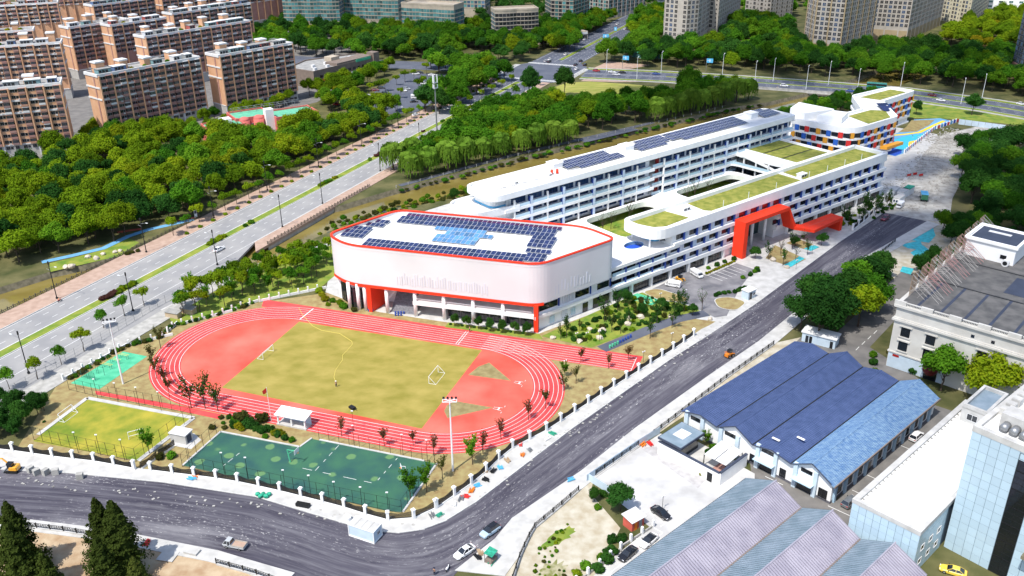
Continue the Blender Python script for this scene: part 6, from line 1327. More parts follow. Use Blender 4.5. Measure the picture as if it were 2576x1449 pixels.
tt = thing('tile_tower', 'tall office clad in pale blue square panels with one dark glass strip', 'office', (82.6, 134.6, 0), R(-50))
part('wall', MB().box(0.05, 30, 0.05, 22, 0, 26.8).mesh('wall', 'joint'), tt)
skp = {(i, k) for i in (5, 6) for k in range(0, 14)}
tiled(tt, 0, 0, 0, 30, 26.8, 18, 15, skip=skp)
for k in range(7): part('window', window_mesh(3.2, 3.7, 'glass_dark', 'dark_metal', 2, 3, 0.05), tt, (10.0, 0.02, 0.1 + k * 3.78))
tiled(tt, 0, 22, -math.pi / 2, 22, 26.8, 13, 15)
part('roof', MB().box(0.8, 29.5, 0.8, 21.5, 26.4, 27.2).mesh('roof', 'roof_white'), tt)
part('parapet', ring_mb([(-0.1, -0.1), (30.1, -0.1), (30.1, 22.1), (-0.1, 22.1)], [(0.9, 0.9), (29.2, 0.9), (29.2, 21.2), (0.9, 21.2)], 26.7, 27.9).mesh('par', 'concrete_white'), tt)
for i in range(5): part('roof_unit', MB().box(0, 1.6, 0, 1.6, 0, 1.4).box(0.1, 1.5, 0.1, 1.5, 1.4, 1.5).mesh('unit', 'concrete_white'), tt, (0.9, 8.0 + i * 2.5, 27.2))
for i in range(5): part('water_tank', MB().tube((0, 0, 0), (0, 1.8, 0), 0.75, n=12).mesh('tank', 'grey_metal', True), tt, (4.0 + i * 1.7, 2.4, 28.1))
part('tank_shelter', MB().box(2.6, 12.6, 4.3, 8, 27.2, 30).mesh('ts', 'concrete_white'), tt)
part('canopy_ledge', MB().box(13.5, 30, -2.4, 0, 7.6, 8.3).mesh('ledge', 'bank_stone'), tt)
cg = thing('stair_block', 'small white block with a sunken blue grey roof between flat block and tile tower', 'building', (96.4, 162.4, 0), R(42.5))
part('wall', MB().box(0, 11, -5, 0.2, 0, 13.6).mesh('wall', 'concrete_white'), cg); part('parapet', ring_mb([(0, -5), (11, -5), (11, 0.2), (0, 0.2)], [(0.6, -4.4), (10.4, -4.4), (10.4, -0.4), (0.6, -0.4)], 13.4, 14.4).mesh('par', 'concrete_white'), cg); part('roof', MB().box(0.6, 10.4, -4.4, -0.4, 13.4, 13.65).mesh('roof', 'metal_teal'), cg)
part('window', window_mesh(2.2, 1.6, 'glass_dark', 'white_metal', 2, 1), cg, (-0.02, -2.2, 11.0), -math.pi / 2)
# ---- cream building with balustrade and antenna frames on the roof
mat('cream_wall', (0.52, 0.50, 0.46), 0.85, col2=(0.60, 0.585, 0.545), scale=0.3, detail=8); mat('felt_roof', (0.085, 0.085, 0.085), 0.9, col2=(0.145, 0.14, 0.135), scale=0.35, detail=9)
cb = thing('cream_building', 'cream classical building with roof balustrade and tall dark windows', 'building', (97.6, 203.2, 0), R(-42.6))
CL, CD = 46.0, 70.0
part('wall', MB().box(0, CL, 0, CD, 0, 18.0).mesh('wall', 'cream_wall'), cb); part('roof', MB().box(0.5, CL, 0.5, CD, 17.9, 18.15).mesh('roof', 'felt_roof'), cb)
for z, e, h in ((13.6, 0.55, 0.5), (14.1, 0.3, 0.35), (17.4, 0.6, 0.6), (4.4, 0.25, 0.35)): part('cornice', ring_mb([(-e, -e), (CL, -e), (CL, CD + e), (-e, CD + e)], [(-0.01, -0.01), (CL - 1, -0.01), (CL - 1, CD), (-0.01, CD)], z, z + h).mesh('cornice', 'cream_wall'), cb)
bal = MB()
for i in range(10): bal.tube((0.2 + i * 0.36, 0, 0.2), (0.2 + i * 0.36, 0, 0.85), 0.1, 0.08, 6)
bal.box(0, 3.7, -0.2, 0.2, 0, 0.2).box(0, 3.7, -0.2, 0.2, 0.85, 1.05); bal = bal.mesh('balustrade', 'cream_wall'); ped = box_mesh('pedestal', 2.9, 0.6, 1.2, 'cream_wall')
for i in range(7): part('balustrade', bal, cb, (2.3 + i * 6.7, -0.15, 18.0)); part('pedestal', ped, cb, (0.6 + i * 6.7 + (0.2 if i == 0 else 0), -0.15, 18.0))
cwm = window_mesh(2.3, 2.6, 'glass_dark', 'dark_metal', 2, 2, 0.06, 0.05); cwh = MB().box(-1.6, 1.6, -0.4, 0, 2.75, 3.05).box(-1.4, 1.4, -0.25, 0, -0.3, 0.0).mesh('window_hood', 'cream_wall')
for i, x in enumerate((3.2, 9.4, 21.5, 34.0, 40.2)):
 for z in (9.6, 5.6):
  if i in (2,) and z < 6: continue
  wq = part('window', cwm, cb, (x, 0, z)); part('window_hood', cwh, wq)
for x in (18.6, 23.2, 34.8): part('vent_hole', MB().box(-0.4, 0.4, -0.05, 0.05, 0, 0.8).mesh('vent', 'glass_dark'), cb, (x, 0, 14.9))
for d_ in (8, 16, 24, 32, 40, 48, 56):
 for z in (9.6, 5.6): part('window', cwm, cb, (0, d_, z), -math.pi / 2)
mat('maroon_cloth', (0.13, 0.018, 0.02), 0.4); aw = MB(); aw.sphere((0, 0, 0), 1.9, 1.7, 1.9, 14, 8); part('round_awning', aw.mesh('awning', 'maroon_cloth', True), cb, (11.0, -0.8, 3.6)); part('entrance', MB().box(9.4, 12.6, -0.06, 0.02, 0, 3.6).mesh('ent', 'glass_dark'), cb)
part('wall_plaque', MB().box(1.2, 2.8, -0.1, 0, 3.4, 4.0).mesh('plaque', 'red_glass'), cb); part('tinted_wall', MB().box(0.1, 14, -0.03, -0.005, 0.1, 4.2).mesh('tw', 'pale_blue_wall'), cb)
for i in range(7): part('roof_strip', MB().box(4 + i * 5.6, 4.7 + i * 5.6, 0.8, 20, 18.15, 18.18).mesh('strip', 'slate_blue'), cb)
for y in (20, 38): part('roof_strip', MB().box(0.8, CL, y, y + 0.4, 18.15, 18.25).mesh('strip', 'dark_metal'), cb)
part('roof_patch', MB().box(18, 30, 24, 36, 18.15, 18.19).mesh('patch', 'slate_blue'), cb); part('roof_patch', MB().box(38, 46, 1, 8, 18.15, 18.19).mesh('patch', 'cornice'), cb)
def vent_fan(o, x, y, z):
 f_ = part('roof_fan', MB().tube((x, y, z + 0.9), (x, y - 1.0, z + 0.9), 1.0, 1.0, 16, 0).tube((x, y - 1.0, z + 0.9), (x, y - 1.03, z + 0.9), 0.62, 0.62, 14, 1).box(x - 0.7, x + 0.7, y - 0.9, y + 0.6, z, z + 0.5, 0).mesh('fan', ['cornice', 'dark_metal'], False), o); return f_
hut = thing('roof_hut', 'white block with dark felt roof standing on the cream building', 'building', tuple(P(*[(3456 + 905 * 640 / 1456) / 4, (1000 + 35 * 640 / 1456) / 4], 18.1)), R(-44))
part('wall', MB().box(0, 13, 0, 12.5, 0, 5.2).mesh('wall', 'white'), hut); part('roof', MB().box(0.6, 12.4, 0.6, 11.9, 5.0, 5.3).mesh('roof', 'slate_blue'), hut); part('parapet', ring_mb([(-0.5, -0.5), (13.5, -0.5), (13.5, 13), (-0.5, 13)], [(0.3, 0.3), (12.7, 0.3), (12.7, 12.2), (0.3, 12.2)], 4.9, 5.7).mesh('par', 'white'), hut)
part('roof_patch', MB().box(3, 9, 8, 9.5, 5.3, 5.33).mesh('patch', 'cornice'), hut); part('window', window_mesh(1.6, 1.1, 'glass_dark', 'dark_metal', 3, 2), hut, (10.2, 0, 1.4)); vent_fan(hut, 11.4, -0.9, 0.1)
# antenna frames: lattice sign backs along the roof edge
mat('steel_tan', (0.36, 0.25, 0.16), 0.8); mat('steel_grey', (0.40, 0.38, 0.36), 0.7)
mat('steel_pink', (0.42, 0.24, 0.23), 0.8)
lat = MB()
for i in range(9): lat.tube((i * 0.55, 0, 0), (i * 0.55, 0, 6.0), 0.05, n=4)
for k in range(13): lat.tube((0, 0, k * 0.5), (4.4, 0, k * 0.5), 0.05, n=4)
for i in range(4): lat.tube((i * 1.1, 0, 0.0), (i * 1.1 + 1.1, 0, 6.0), 0.04, n=4)
lat = lat.mesh('letter_lattice', 'steel_tan')
bks = MB()
for x in (0.3, 2.2, 4.1):
 bks.tube((x, 0, 6.0), (x, 7.5, 0), 0.06, n=4); bks.tube((x, 0, 3.0), (x, 4.0, 0), 0.05, n=4); bks.tube((x, 0, 4.5), (x, 3.8, 2.9), 0.05, n=4); bks.tube((x, 0, 1.6), (x, 3.8, 2.9), 0.05, n=4); bks.tube((x, 2, 0), (x, 3.8, 2.9), 0.04, n=4); bks.tube((x, 0, 0), (x, 7.5, 0), 0.05, n=4)
for y, z in ((7.5, 0), (3.8, 2.9), (4.0, 0.0)): bks.tube((0.3, y, z), (4.1, y, z), 0.05, n=4)
for a_ in ((0.3, 2.2), (2.2, 4.1)): bks.tube((a_[0], 0, 6), (a_[1], 3.8, 2.9), 0.04, n=4); bks.tube((a_[1], 7.5, 0), (a_[0], 3.8, 2.9), 0.04, n=4)
bks = [bks.mesh('brace_frame', m_) for m_ in ('steel_grey', 'steel_pink')]
for i in range(9):
 pos = Vector((97.6, 203.2)) + Vector((math.sin(R(42.6)), math.cos(R(42.6)))) * (6 + i * 6.6)
 o = thing('roof_letter_frame', 'rusty lattice sign frame on braces along the cream roof edge, number %s from the near corner' % ('one two three four five six seven eight nine'.split()[i]), 'sign frame', (pos.x, pos.y, 18.1), R(47.4))
 lt = part('letter_lattice', lat, o, (0, 0.5, 0)); part('brace_frame', bks[i % 2 and i < 6], o, (0, 0.5, 0))
 o.scale = (1, -1, 1)
# ---- white walled garden house beside the warehouse
gh = thing('garden_house', 'white walled court with a flat dark pavilion roof and a pale pergola', 'house', (43.2, 153.9, 0), R(132.9))
# local x along the yard wall toward the road, local y toward the picture edge (outside)
def wallrun(a, c, h=3.2, t=0.25): return MB().prism(strip([a, c], t), 0, h).mesh('garden_wall', 'white')
part('garden_wall', wallrun((0, -0.2), (16.2, -0.2)), gh); part('garden_wall', wallrun((0, -0.2), (0, -10.2)), gh)
part('coping', MB().prism(strip([(0, -0.2), (16.2, -0.2)], 0.32), 3.2, 3.36).mesh('coping', 'slate_blue'), gh); part('coping', MB().prism(strip([(0, -0.2), (0, -10.2)], 0.32), 3.2, 3.36).mesh('coping', 'slate_blue'), gh)
part('door', MB().box(1.6, 2.9, 0.03, 0.12, 0, 2.3).mesh('door', 'dark_metal'), gh)
part('court_floor', MB().box(0.2, 16, -10, -0.4, 0.06, 0.12).mesh('floor', 'concrete_white'), gh)
part('pavilion', MB().box(11.2, 15.8, -8.2, -0.6, 0, 3.6).mesh('pav', 'glass_dark'), gh); part('pavilion_roof', MB().box(10.2, 16.6, -8.9, -0.2, 3.7, 4.2).box(10.4, 16.4, -8.7, -0.4, 4.2, 4.28, 1).box(12, 14.8, -6.5, -3.2, 4.28, 4.34, 2).mesh('pr', ['slate_blue', 'metal_teal', 'cornice']), gh)
for i in range(2): part('pergola_panel', slabq(MB(), [(0.6 + i * 2.9, -3.2, 3.4), (3.3 + i * 2.9, -3.2, 3.4), (3.3 + i * 2.9, -9.6, 3.9), (0.6 + i * 2.9, -9.6, 3.9)][::1], 0.1).mesh('pp', 'cornice'), gh)
for x, y in ((0.7, -3.3), (6.2, -3.3), (0.7, -9.5), (6.2, -9.5)): part('pergola_post', box_mesh('post', 0.15, 0.15, 3.4, 'dark_metal'), gh, (x, y, 0))
part('deck', MB().box(0.4, 4.4, -7, -2.5, 0.12, 0.2).mesh('deck', 'brick_dull_shaded'), gh)
x, y = 38.6, 164.2
for (x, y, k, s) in ((43.5, 168.5, 'young3', 0.75), (45.0, 166.6, 'shrub_mid', 1.6), (43.6, 165.4, 'shrub_dark', 1.3), (40.6, 158.4, 'bare', 0.55), (40.4, 157.6, 'shrub_yellow', 0.9), (40, 172.5, 'shrub_dark', 1.9), (36.2, 171.5, 'shrub_mid', 0.9), (35.0, 170.3, 'shrub_mid', 0.8), (37.2, 172.4, 'shrub_mid', 1.0)):
 i_ = (x, y).__hash__() % 7
 tree(k, x, y, s, {'young3': 'leafy young tree inside the white walled court', 'bare': 'thin bare tree beside the pale pergola', 'shrub_yellow': 'round yellow green shrub at the foot of the bare tree'}.get(k, 'green shrub around the flat dark pavilion'), None if k in ('young3', 'bare', 'shrub_yellow') else 'shrubs around the pavilion')
part_h = thing('site_hoarding', 'pale blue corrugated hoarding along the concrete yard', 'hoarding', (0, 0, 0))
hl = [(33.9, 173.6), (28.0, 168.4), (15.9, 156.3)]
hm = MB()
for i in range(8): hm.box(i * 0.15, i * 0.15 + 0.08, -0.03, 0.03, 0, 1.9);
hm.box(0, 1.2, -0.015, 0.015, 0, 1.9); hm = hm.mesh('hoarding_panel', 'pale_blue_wall')
for (p, a) in along(hl, 1.22): part('hoarding_panel', hm, part_h, (p.x, p.y, 0), a)
for (p, a) in along([(15.9, 156.3), (19.2, 152.6)], 1.22): part('hoarding_panel', hm, part_h, (p.x, p.y, 0), a)
gd = thing('guard_house', 'small white guard house half hidden by the camphor clump', 'hut', (79.6, 217, 0), R(-34))
part('wall', MB().box(0, 9, 0, 4, 0, 2.8).mesh('wall', 'pale_blue_wall'), gd); part('roof', MB().box(-0.3, 9.3, -0.3, 4.3, 2.8, 3.1).mesh('roof', 'roof_white'), gd)
for x in (1.0, 2.0, 7.6): part('door', MB().box(x, x + 0.8, -0.06, 0.02, 0, 2.1).mesh('door', 'glass_dark'), gd)
rs = thing('red_shed', 'small red brick shed with a white tin roof beside the waste plot', 'shed', (23.2, 139.9, 0), R(36))
part('wall', MB().box(-0.1, 3.2, 0, 2.6, 0, 2.3).mesh('wall', 'path_red'), rs); part('roof', slabq(MB(), [(-0.4, -0.3, 2.35), (3.5, -0.3, 2.35), (3.5, 2.9, 2.75), (-0.4, 2.9, 2.75)], 0.1).mesh('roof', 'cornice'), rs); part('door', MB().box(1.8, 2.6, -0.05, 0.02, 0, 2.0).mesh('door', 'aluminium'), rs); part('door', MB().box(0.6, 1.3, -0.05, 0.02, 0, 2.0).mesh('door', 'orange'), rs)
# ================================================================== vehicles
glass('car_glass', (0.012, 0.016, 0.022), 0.05, 0.9)
mat('rim', (0.45, 0.46, 0.47), 0.35, metal=0.7); mat('lamp_white', (0.75, 0.77, 0.8), 0.2); mat('lamp_red', (0.45, 0.02, 0.02), 0.3)
PAINT = {}
def paint(name, col, rough=0.25):
 m = bpy.data.materials.new('paint_' + name); m.use_nodes = True; b = m.node_tree.nodes['Principled BSDF']
 b.inputs['Base Color'].default_value = col + (1,); b.inputs['Roughness'].default_value = rough; b.inputs['Coat Weight'].default_value = 0.5; b.inputs['Coat Roughness'].default_value = 0.08; PAINT[name] = m
for n_, c_ in (('white', (0.75, 0.75, 0.75)), ('black', (0.012, 0.012, 0.014)), ('silver', (0.42, 0.44, 0.46)), ('grey', (0.13, 0.14, 0.15)), ('red', (0.38, 0.02, 0.03)), ('blue', (0.03, 0.08, 0.30)), ('pale_blue', (0.38, 0.50, 0.60)), ('yellow', (0.70, 0.52, 0.06)), ('green', (0.03, 0.17, 0.08)), ('maroon', (0.16, 0.02, 0.035)), ('orange', (0.72, 0.22, 0.02)), ('amber', (0.75, 0.36, 0.03)), ('teal', (0.04, 0.24, 0.22)), ('beige', (0.45, 0.42, 0.38))): paint(n_, c_)
wheel_m = MB().tube((0, -0.11, 0), (0, 0.11, 0), 0.33, 0.33, 14, 0).tube((0, -0.115, 0), (0, 0.115, 0), 0.20, 0.20, 10, 1).mesh('wheel', ['rubber', 'rim'])
hl_m = MB().box(-0.05, 0.04, -0.2, 0.2, 0, 0.13).mesh('headlight', 'lamp_white'); tl_m = MB().box(-0.04, 0.05, -0.2, 0.2, 0, 0.13).mesh('tail_light', 'lamp_red')
def loft(sts, cap=True):
 b = MB(); N = 8; vs_ = []
 for x, hw, z0, z1 in sts:
  e = min(0.12, (z1 - z0) * 0.35, hw * 0.4)
  vs_ += [(x, -hw + e, z0), (x, hw - e, z0), (x, hw, z0 + e), (x, hw, z1 - e), (x, hw - e, z1), (x, -hw + e, z1), (x, -hw, z1 - e), (x, -hw, z0 + e)]
 fs = []
 for i in range(len(sts) - 1):
  for k in range(N): a = i * N; fs.append((a + k, a + N + k, a + N + (k + 1) % N, a + (k + 1) % N)[::-1])
 if cap: fs += [tuple(range(N)), tuple(range((len(sts) - 1) * N, len(sts) * N))[::-1]]
 return b.add(vs_, fs)
def cabin(xb0, xb1, xt0, xt1, hb, ht, zb, zt):
 g = MB(); B_ = [(xb0, -hb, zb), (xb1, -hb, zb), (xb1, hb, zb), (xb0, hb, zb)]; T_ = [(xt0, -ht, zt), (xt1, -ht, zt), (xt1, ht, zt), (xt0, ht, zt)]
 g.add(B_ + T_, [(0, 1, 5, 4), (1, 2, 6, 5), (2, 3, 7, 6), (3, 0, 4, 7)])
 r = MB(); r.add([(x, y, z + 0.005) for x, y, z in T_] + [(x * 0.96, y * 0.92, z + 0.05) for x, y, z in T_], [(0, 1, 5, 4), (1, 2, 6, 5), (2, 3, 7, 6), (3, 0, 4, 7), (4, 5, 6, 7)])
 for a, t in zip(B_, T_): r.tube(a, t, 0.055, 0.05, 4)
 for s_ in (-1, 1): xm = (xb0 + xb1) / 2 * 0.8 + (xt0 + xt1) / 2 * 0.2; r.tube((xm, s_ * hb, zb), ((xt0 + xt1) / 2, s_ * ht, zt), 0.05, 0.05, 4)
 return g, r
CARS = {}
def car_proto(kind, body, cab, wx, L2, track=0.80, hz=0.6, wr=1.0, cargo=None):
 g, r = cab; bm_ = body.mesh('body', 'white', False); bm_.materials.clear(); bm_.materials.append(PAINT['white'])
 rm = r.mesh('cabin_frame', 'white'); rm.materials.clear(); rm.materials.append(PAINT['white'])
 CARS[kind] = (bm_, g.mesh('car_glass', 'car_glass'), rm, wx, L2, track, hz, wr, cargo)
car_proto('sedan', loft([(-2.34, .62, .42, .78), (-2.26, .80, .30, .92), (-1.7, .90, .22, .99), (-0.4, .91, .20, .94), (1.0, .91, .20, .92), (1.75, .88, .22, .82), (2.2, .78, .28, .70), (2.34, .58, .36, .60)]), cabin(-1.95, 1.05, -1.05, 0.22, .80, .60, .93, 1.43), (-1.4, 1.4), 2.33)
car_proto('suv', loft([(-2.28, .70, .45, 1.0), (-2.2, .86, .34, 1.06), (-1.5, .93, .26, 1.08), (1.05, .93, .26, 1.06), (1.8, .90, .28, .98), (2.2, .82, .32, .86), (2.32, .66, .42, .74)]), cabin(-2.12, 1.15, -1.72, 0.3, .84, .66, 1.06, 1.66), (-1.35, 1.4), 2.3, .82, .74, 1.08)
car_proto('van', loft([(-2.5, .84, .40, 1.95), (-2.42, .90, .32, 2.05), (1.4, .91, .30, 2.05), (1.55, .91, .30, 1.12), (2.2, .86, .32, 1.0), (2.4, .74, .40, .85)]), cabin(-2.3, 2.0, -2.25, 1.30, .915, .88, 1.12, 1.75), (-1.5, 1.5), 2.4, .80, .75)
car_proto('pickup', loft([(-2.4, .80, .45, .75), (-2.35, .84, .40, .80), (0.3, .84, .36, .82), (0.5, .84, .34, 1.05), (1.9, .82, .34, 1.02), (2.2, .70, .42, .95)]), cabin(0.45, 2.05, 0.55, 1.6, .78, .66, 1.03, 1.75), (-1.4, 1.4), 2.3, .74, .7, 1.0, 'bed')
car_proto('bus', loft([(-5.4, 1.15, .4, 2.9), (-5.3, 1.2, .35, 3.0), (5.2, 1.2, .35, 3.0), (5.4, 1.1, .45, 2.9)]), cabin(-5.2, 5.42, -5.2, 5.38, 1.215, 1.212, 1.4, 2.5), (-3.2, 3.2), 5.4, 1.05, .8, 1.5)
NCAR = 0
def vehicle(kind, colr, a, c, label, group=None, sc=1.0, simple=False, cat='car', roof=None, z=0.06):
 "vehicle centred between two ground points, nose toward the second"
 global NCAR; NCAR += 1
 bm_, gm_, rm, wx, L2, tr_, hz, wr, cargo = CARS[kind]; a, c = Vector(a[:2]), Vector(c[:2]); m_ = (a + c) / 2; d_ = c - a
 o = thing({'sedan': 'car', 'suv': 'car', 'van': 'van', 'pickup': 'pickup_truck', 'bus': 'bus'}[kind], label, cat, (m_.x, m_.y, z), math.atan2(d_.y, d_.x), group, sc)
 b_ = part('body', bm_, o); g_ = part('window_glass', gm_, o); r_ = part('cabin_frame', rm, o)
 for ob, pc in ((b_, colr), (r_, roof or colr)): ob.material_slots[0].link = 'OBJECT'; ob.material_slots[0].material = PAINT[pc]
 if simple: return o
 for x in wx:
  for s_ in (-1, 1): part('wheel', wheel_m, o, (x, s_ * tr_, 0.33 * wr), 0, wr)
 for s_ in (-1, 1): part('headlight', hl_m, o, (L2 - 0.12, s_ * 0.55, hz)); part('tail_light', tl_m, o, (-L2 + 0.02, s_ * 0.6, hz + 0.12)); part('mirror', box_mesh('mirror', 0.14, 0.24, 0.14, 'dark_metal'), o, (wx[1] * 0.55, s_ * 1.0, hz + 0.36))
 if cargo == 'bed':
  bb = MB().box(-2.4, 0.3, -0.84, -0.78, .8, 1.15).box(-2.4, 0.3, 0.78, 0.84, .8, 1.15).box(-2.44, -2.38, -0.84, 0.84, .8, 1.15).box(-2.38, 0.3, -0.78, 0.78, .82, .86, 1); part('cargo_bed', bb.mesh('bed', ['beige_render', 'pink_paving']), o)
 return o
vehicle('sedan', 'white', q(1, 3, 2190, 1170), q(1, 3, 2005, 1290), 'white sedan driving round the bend at the bottom edge')
vehicle('suv', 'pale_blue', q(1, 3, 2440, 960), q(1, 3, 2270, 1080), 'pale blue car with a black roof on the new road', roof='black')
vehicle('sedan', 'pale_blue', q(0, 3, 1070, 945), q(0, 3, 1260, 975), 'silver blue coupe parked beside the tall conifers')
vehicle('pickup', 'silver', q(0, 3, 2470, 1180), q(0, 3, 2260, 1140), 'small grey pickup truck with an empty bed on the bend', cat='truck')
vehicle('sedan', 'black', (28.2, 146.6), (31.1, 142.9), 'black sedan standing alone on the concrete yard')
vehicle('sedan', 'black', (23.0, 134.6), (19.9, 131.4), 'black sedan parked beside the walled bushes')
vehicle('sedan', 'white', (27.6, 138.3), (24.3, 134.9), 'white electric car with black glass roof parked in line', roof='black')
vehicle('sedan', 'yellow', (82.9, 126.4), (79.2, 128.4), 'yellow sports car below the tile tower')
vehicle('suv', 'grey', (67.0, 145.8), (70.6, 149.0), 'dark grey car parked at the corner of the blue warehouse')
vehicle('suv', 'white', (90.2, 168.6), (93.6, 171.8), 'white car parked in the lane behind the flat block')
vehicle('van', 'white', (57.8, 262.8), (60.3, 258.0), 'white minibus parked against the school wing', cat='van')
vehicle('van', 'white', (52.6, 251.8), (47.7, 254.2), 'white minibus parked beside the yellow loader', cat='van')
vehicle('van', 'white', (150.0, 323.5), (145.6, 318.2), 'white van in front of the site cabins', cat='van')
vehicle('suv', 'maroon', (139.0, 309.6), (135.6, 306.2), 'dark red car driving up the new road')
vehicle('sedan', 'white', X(219.0, 208), X(223.5, 208), 'white sedan alone on the dual carriageway')
vehicle('sedan', 'white', q(1, 0, 1590, 1170), q(1, 0, 1630, 1160), 'white car at the exit by the telecom mast')
FAR = [(2, 0, 650, 702, 'white', 's'), (2, 0, 640, 660, 'black', 's'), (2, 0, 380, 606, 'white', 's'), (2, 0, 375, 628, 'black', 's'), (2, 0, 340, 622, 'silver', 's'), (2, 0, 540, 555, 'white', 's'), (2, 0, 692, 622, 'black', 's'), (2, 0, 735, 660, 'black', 's'),
       (2, 0, 848, 722, 'red', 'v'), (2, 0, 1005, 732, 'white', 's'), (2, 0, 1050, 758, 'white', 'v'), (2, 0, 1110, 738, 'black', 's'), (2, 0, 1450, 752, 'blue', 's'), (3, 0, 162, 872, 'white', 'v'), (3, 0, 832, 925, 'blue', 's'), (3, 0, 1650, 968, 'maroon', 'v'), (3, 0, 1738, 1018, 'white', 's'), (3, 0, 2150, 1035, 'black', 'v'), (3, 0, 2545, 1055, 'white', 's'), (2, 0, 1060, 250, 'white', 's'), (2, 0, 730, 405, 'white', 's')]
def cr_ang(p):
 best = min(range(len(cr2) - 1), key=lambda i: (Vector(cr2[i]) + Vector(cr2[i + 1]) - 2 * Vector(p[:2])).length); d_ = Vector(cr2[best + 1]) - Vector(cr2[best]); return d_.normalized()
ORD = 'first second third fourth fifth sixth seventh eighth ninth tenth eleventh twelfth thirteenth'.split(); cnt = {}
for (i, j, x, y, c_, k) in FAR:
 p = q(i, j, x, y); ex = p.x < 50 or y < 450; d_ = (Ee if ex else cr_ang(p)) * 2.2; pl = 'near the crossing' if ex else 'on the lamp lined road'
 key = (c_, pl); cnt[key] = cnt.get(key, 0) + 1
 vehicle('suv' if k == 'v' else 'sedan', c_, (p.x - d_.x, p.y - d_.y), (p.x + d_.x, p.y + d_.y), '%s car %s%s' % (c_, pl, '' if cnt[key] == 1 else ', the %s such from the crossing' % ORD[cnt[key] - 1]), 'cars near the crossing', 1.0)
p = q(3, 0, 1090, 885); d_ = cr_ang(p) * 4; vehicle('bus', 'teal', (p.x - d_.x, p.y - d_.y), (p.x + d_.x, p.y + d_.y), 'dark bus on the lamp lined road behind the kindergarten', cat='bus')
p = q(2, 0, 1185, 245); vehicle('bus', 'white', (p.x - 3, p.y - 7), (p.x + 3, p.y + 7), 'white bus among parked cars on the far avenue', cat='bus', sc=0.8)
lot = [(1610, 752, 'white'), (1650, 738, 'black'), (1770, 762, 'white'), (1690, 850, 'white'), (1720, 832, 'grey'), (1480, 922, 'white'), (1515, 905, 'silver'), (1260, 890, 'black'), (1300, 945, 'black'), (985, 995, 'white'), (1060, 965, 'black'), (820, 1060, 'red'), (925, 1020, 'black'), (1710, 975, 'black'), (1590, 1030, 'black'), (1815, 870, 'white'), (1670, 922, 'silver'), (1240, 1020, 'black'), (1680, 800, 'black'), (1200, 915, 'maroon'), (1760, 815, 'grey')]
cnt = {}
for i, (x, y, c_) in enumerate(lot):
 p = q(1, 0, x, y); cnt[c_] = cnt.get(c_, 0) + 1; d_ = Vector((2.2, -0.3)) if i % 2 else Vector((2.2, 0.4))
 vehicle('suv' if i % 3 == 0 else 'sedan', c_, (p.x - d_.x, p.y - d_.y), (p.x + d_.x, p.y + d_.y), '%s car in the tree lined parking lot%s' % (c_, '' if cnt[c_] == 1 else ', the %s %s one' % (ORD[cnt[c_] - 1], c_)), 'cars in the parking lot')
p = q(1, 0, 1615, 995); vehicle('van', 'white', (p.x - 3, p.y), (p.x + 3, p.y + 0.4), 'white camper van in the parking lot', sc=1.25, cat='van'); p = q(1, 0, 1150, 985); vehicle('van', 'silver', (p.x - 2.4, p.y), (p.x + 2.4, p.y), 'grey van at the corner of the parking lot', cat='van')
av = [(1140 + 22 * i + random.uniform(-6, 6), 300 - 10 * i + random.uniform(-8, 8)) for i in range(9)]
for i, (x, y) in enumerate(av):
 p = q(2, 0, x, y); d_ = Ee * 2.2; vehicle('sedan', ('white', 'black', 'silver', 'white', 'grey')[i % 5], (p.x - d_.x, p.y - d_.y), (p.x + d_.x, p.y + d_.y), 'parked car in the crowded row on the far avenue', 'cars in the crowded row on the far avenue')
# ---- machines
def loader(name, label, a, c, colr, cat='loader'):
 a, c = Vector(a[:2]), Vector(c[:2]); m_ = (a + c) / 2; d_ = c - a; o = thing(name, label, cat, (m_.x, m_.y, 0.06), math.atan2(d_.y, d_.x))
 b = MB().box(-1.4, 0.7, -0.55, 0.55, 0.4, 1.25); part('body', b.mesh('body', PAINT[colr]), o); part('cab', MB().box(-0.5, 0.6, -0.5, 0.5, 1.25, 2.0).mesh('cab', 'car_glass'), o); part('cab_roof', MB().box(-0.6, 0.7, -0.58, 0.58, 2.0, 2.1).mesh('cr', 'dark_metal'), o)
 for s_ in (-1, 1): part('arm', MB().tube((-1.1, s_ * 0.7, 1.5), (1.2, s_ * 0.7, 0.9), 0.13, n=5).tube((1.2, s_ * 0.7, 0.9), (1.5, s_ * 0.7, 0.35), 0.12, n=5).mesh('arm', PAINT[colr]), o)
 part('bucket', MB().add([(1.3, -0.95, 0.1), (2.3, -0.95, 0.1), (1.3, -0.95, 0.85), (1.3, 0.95, 0.1), (2.3, 0.95, 0.1), (1.3, 0.95, 0.85)], [(0, 1, 2), (3, 5, 4), (0, 3, 4, 1), (0, 2, 5, 3)]).mesh('bucket', 'grey_metal'), o)
 for x in (-0.85, 0.45):
  for s_ in (-1, 1): part('wheel', wheel_m, o, (x, s_ * 0.78, 0.42), 0, 1.25)
 return o
loader('skid_loader', 'small black and orange loader driving on the new road', q(2, 2, 2140, 715), q(2, 2, 2230, 670), 'orange'); loader('wheel_loader', 'yellow loader beside the parked minibuses', (51.5, 258), (54.5, 255.4), 'amber')
ex = thing('excavator', 'orange mini excavator at the picture edge beside stone blocks', 'excavator', tuple(q(0, 3, 140, 395)), R(176))
part('track', MB().box(-1.3, 1.3, -1.0, -0.6, 0, 0.55).mesh('track', 'rubber'), ex); part('track', MB().box(-1.3, 1.3, 0.6, 1.0, 0, 0.55).mesh('track', 'rubber'), ex); part('dozer_blade', MB().box(1.7, 1.9, -1.0, 1.0, 0.05, 0.5).box(0.9, 1.7, -0.5, 0.5, 0.15, 0.3).mesh('blade', 'grey_metal'), ex)
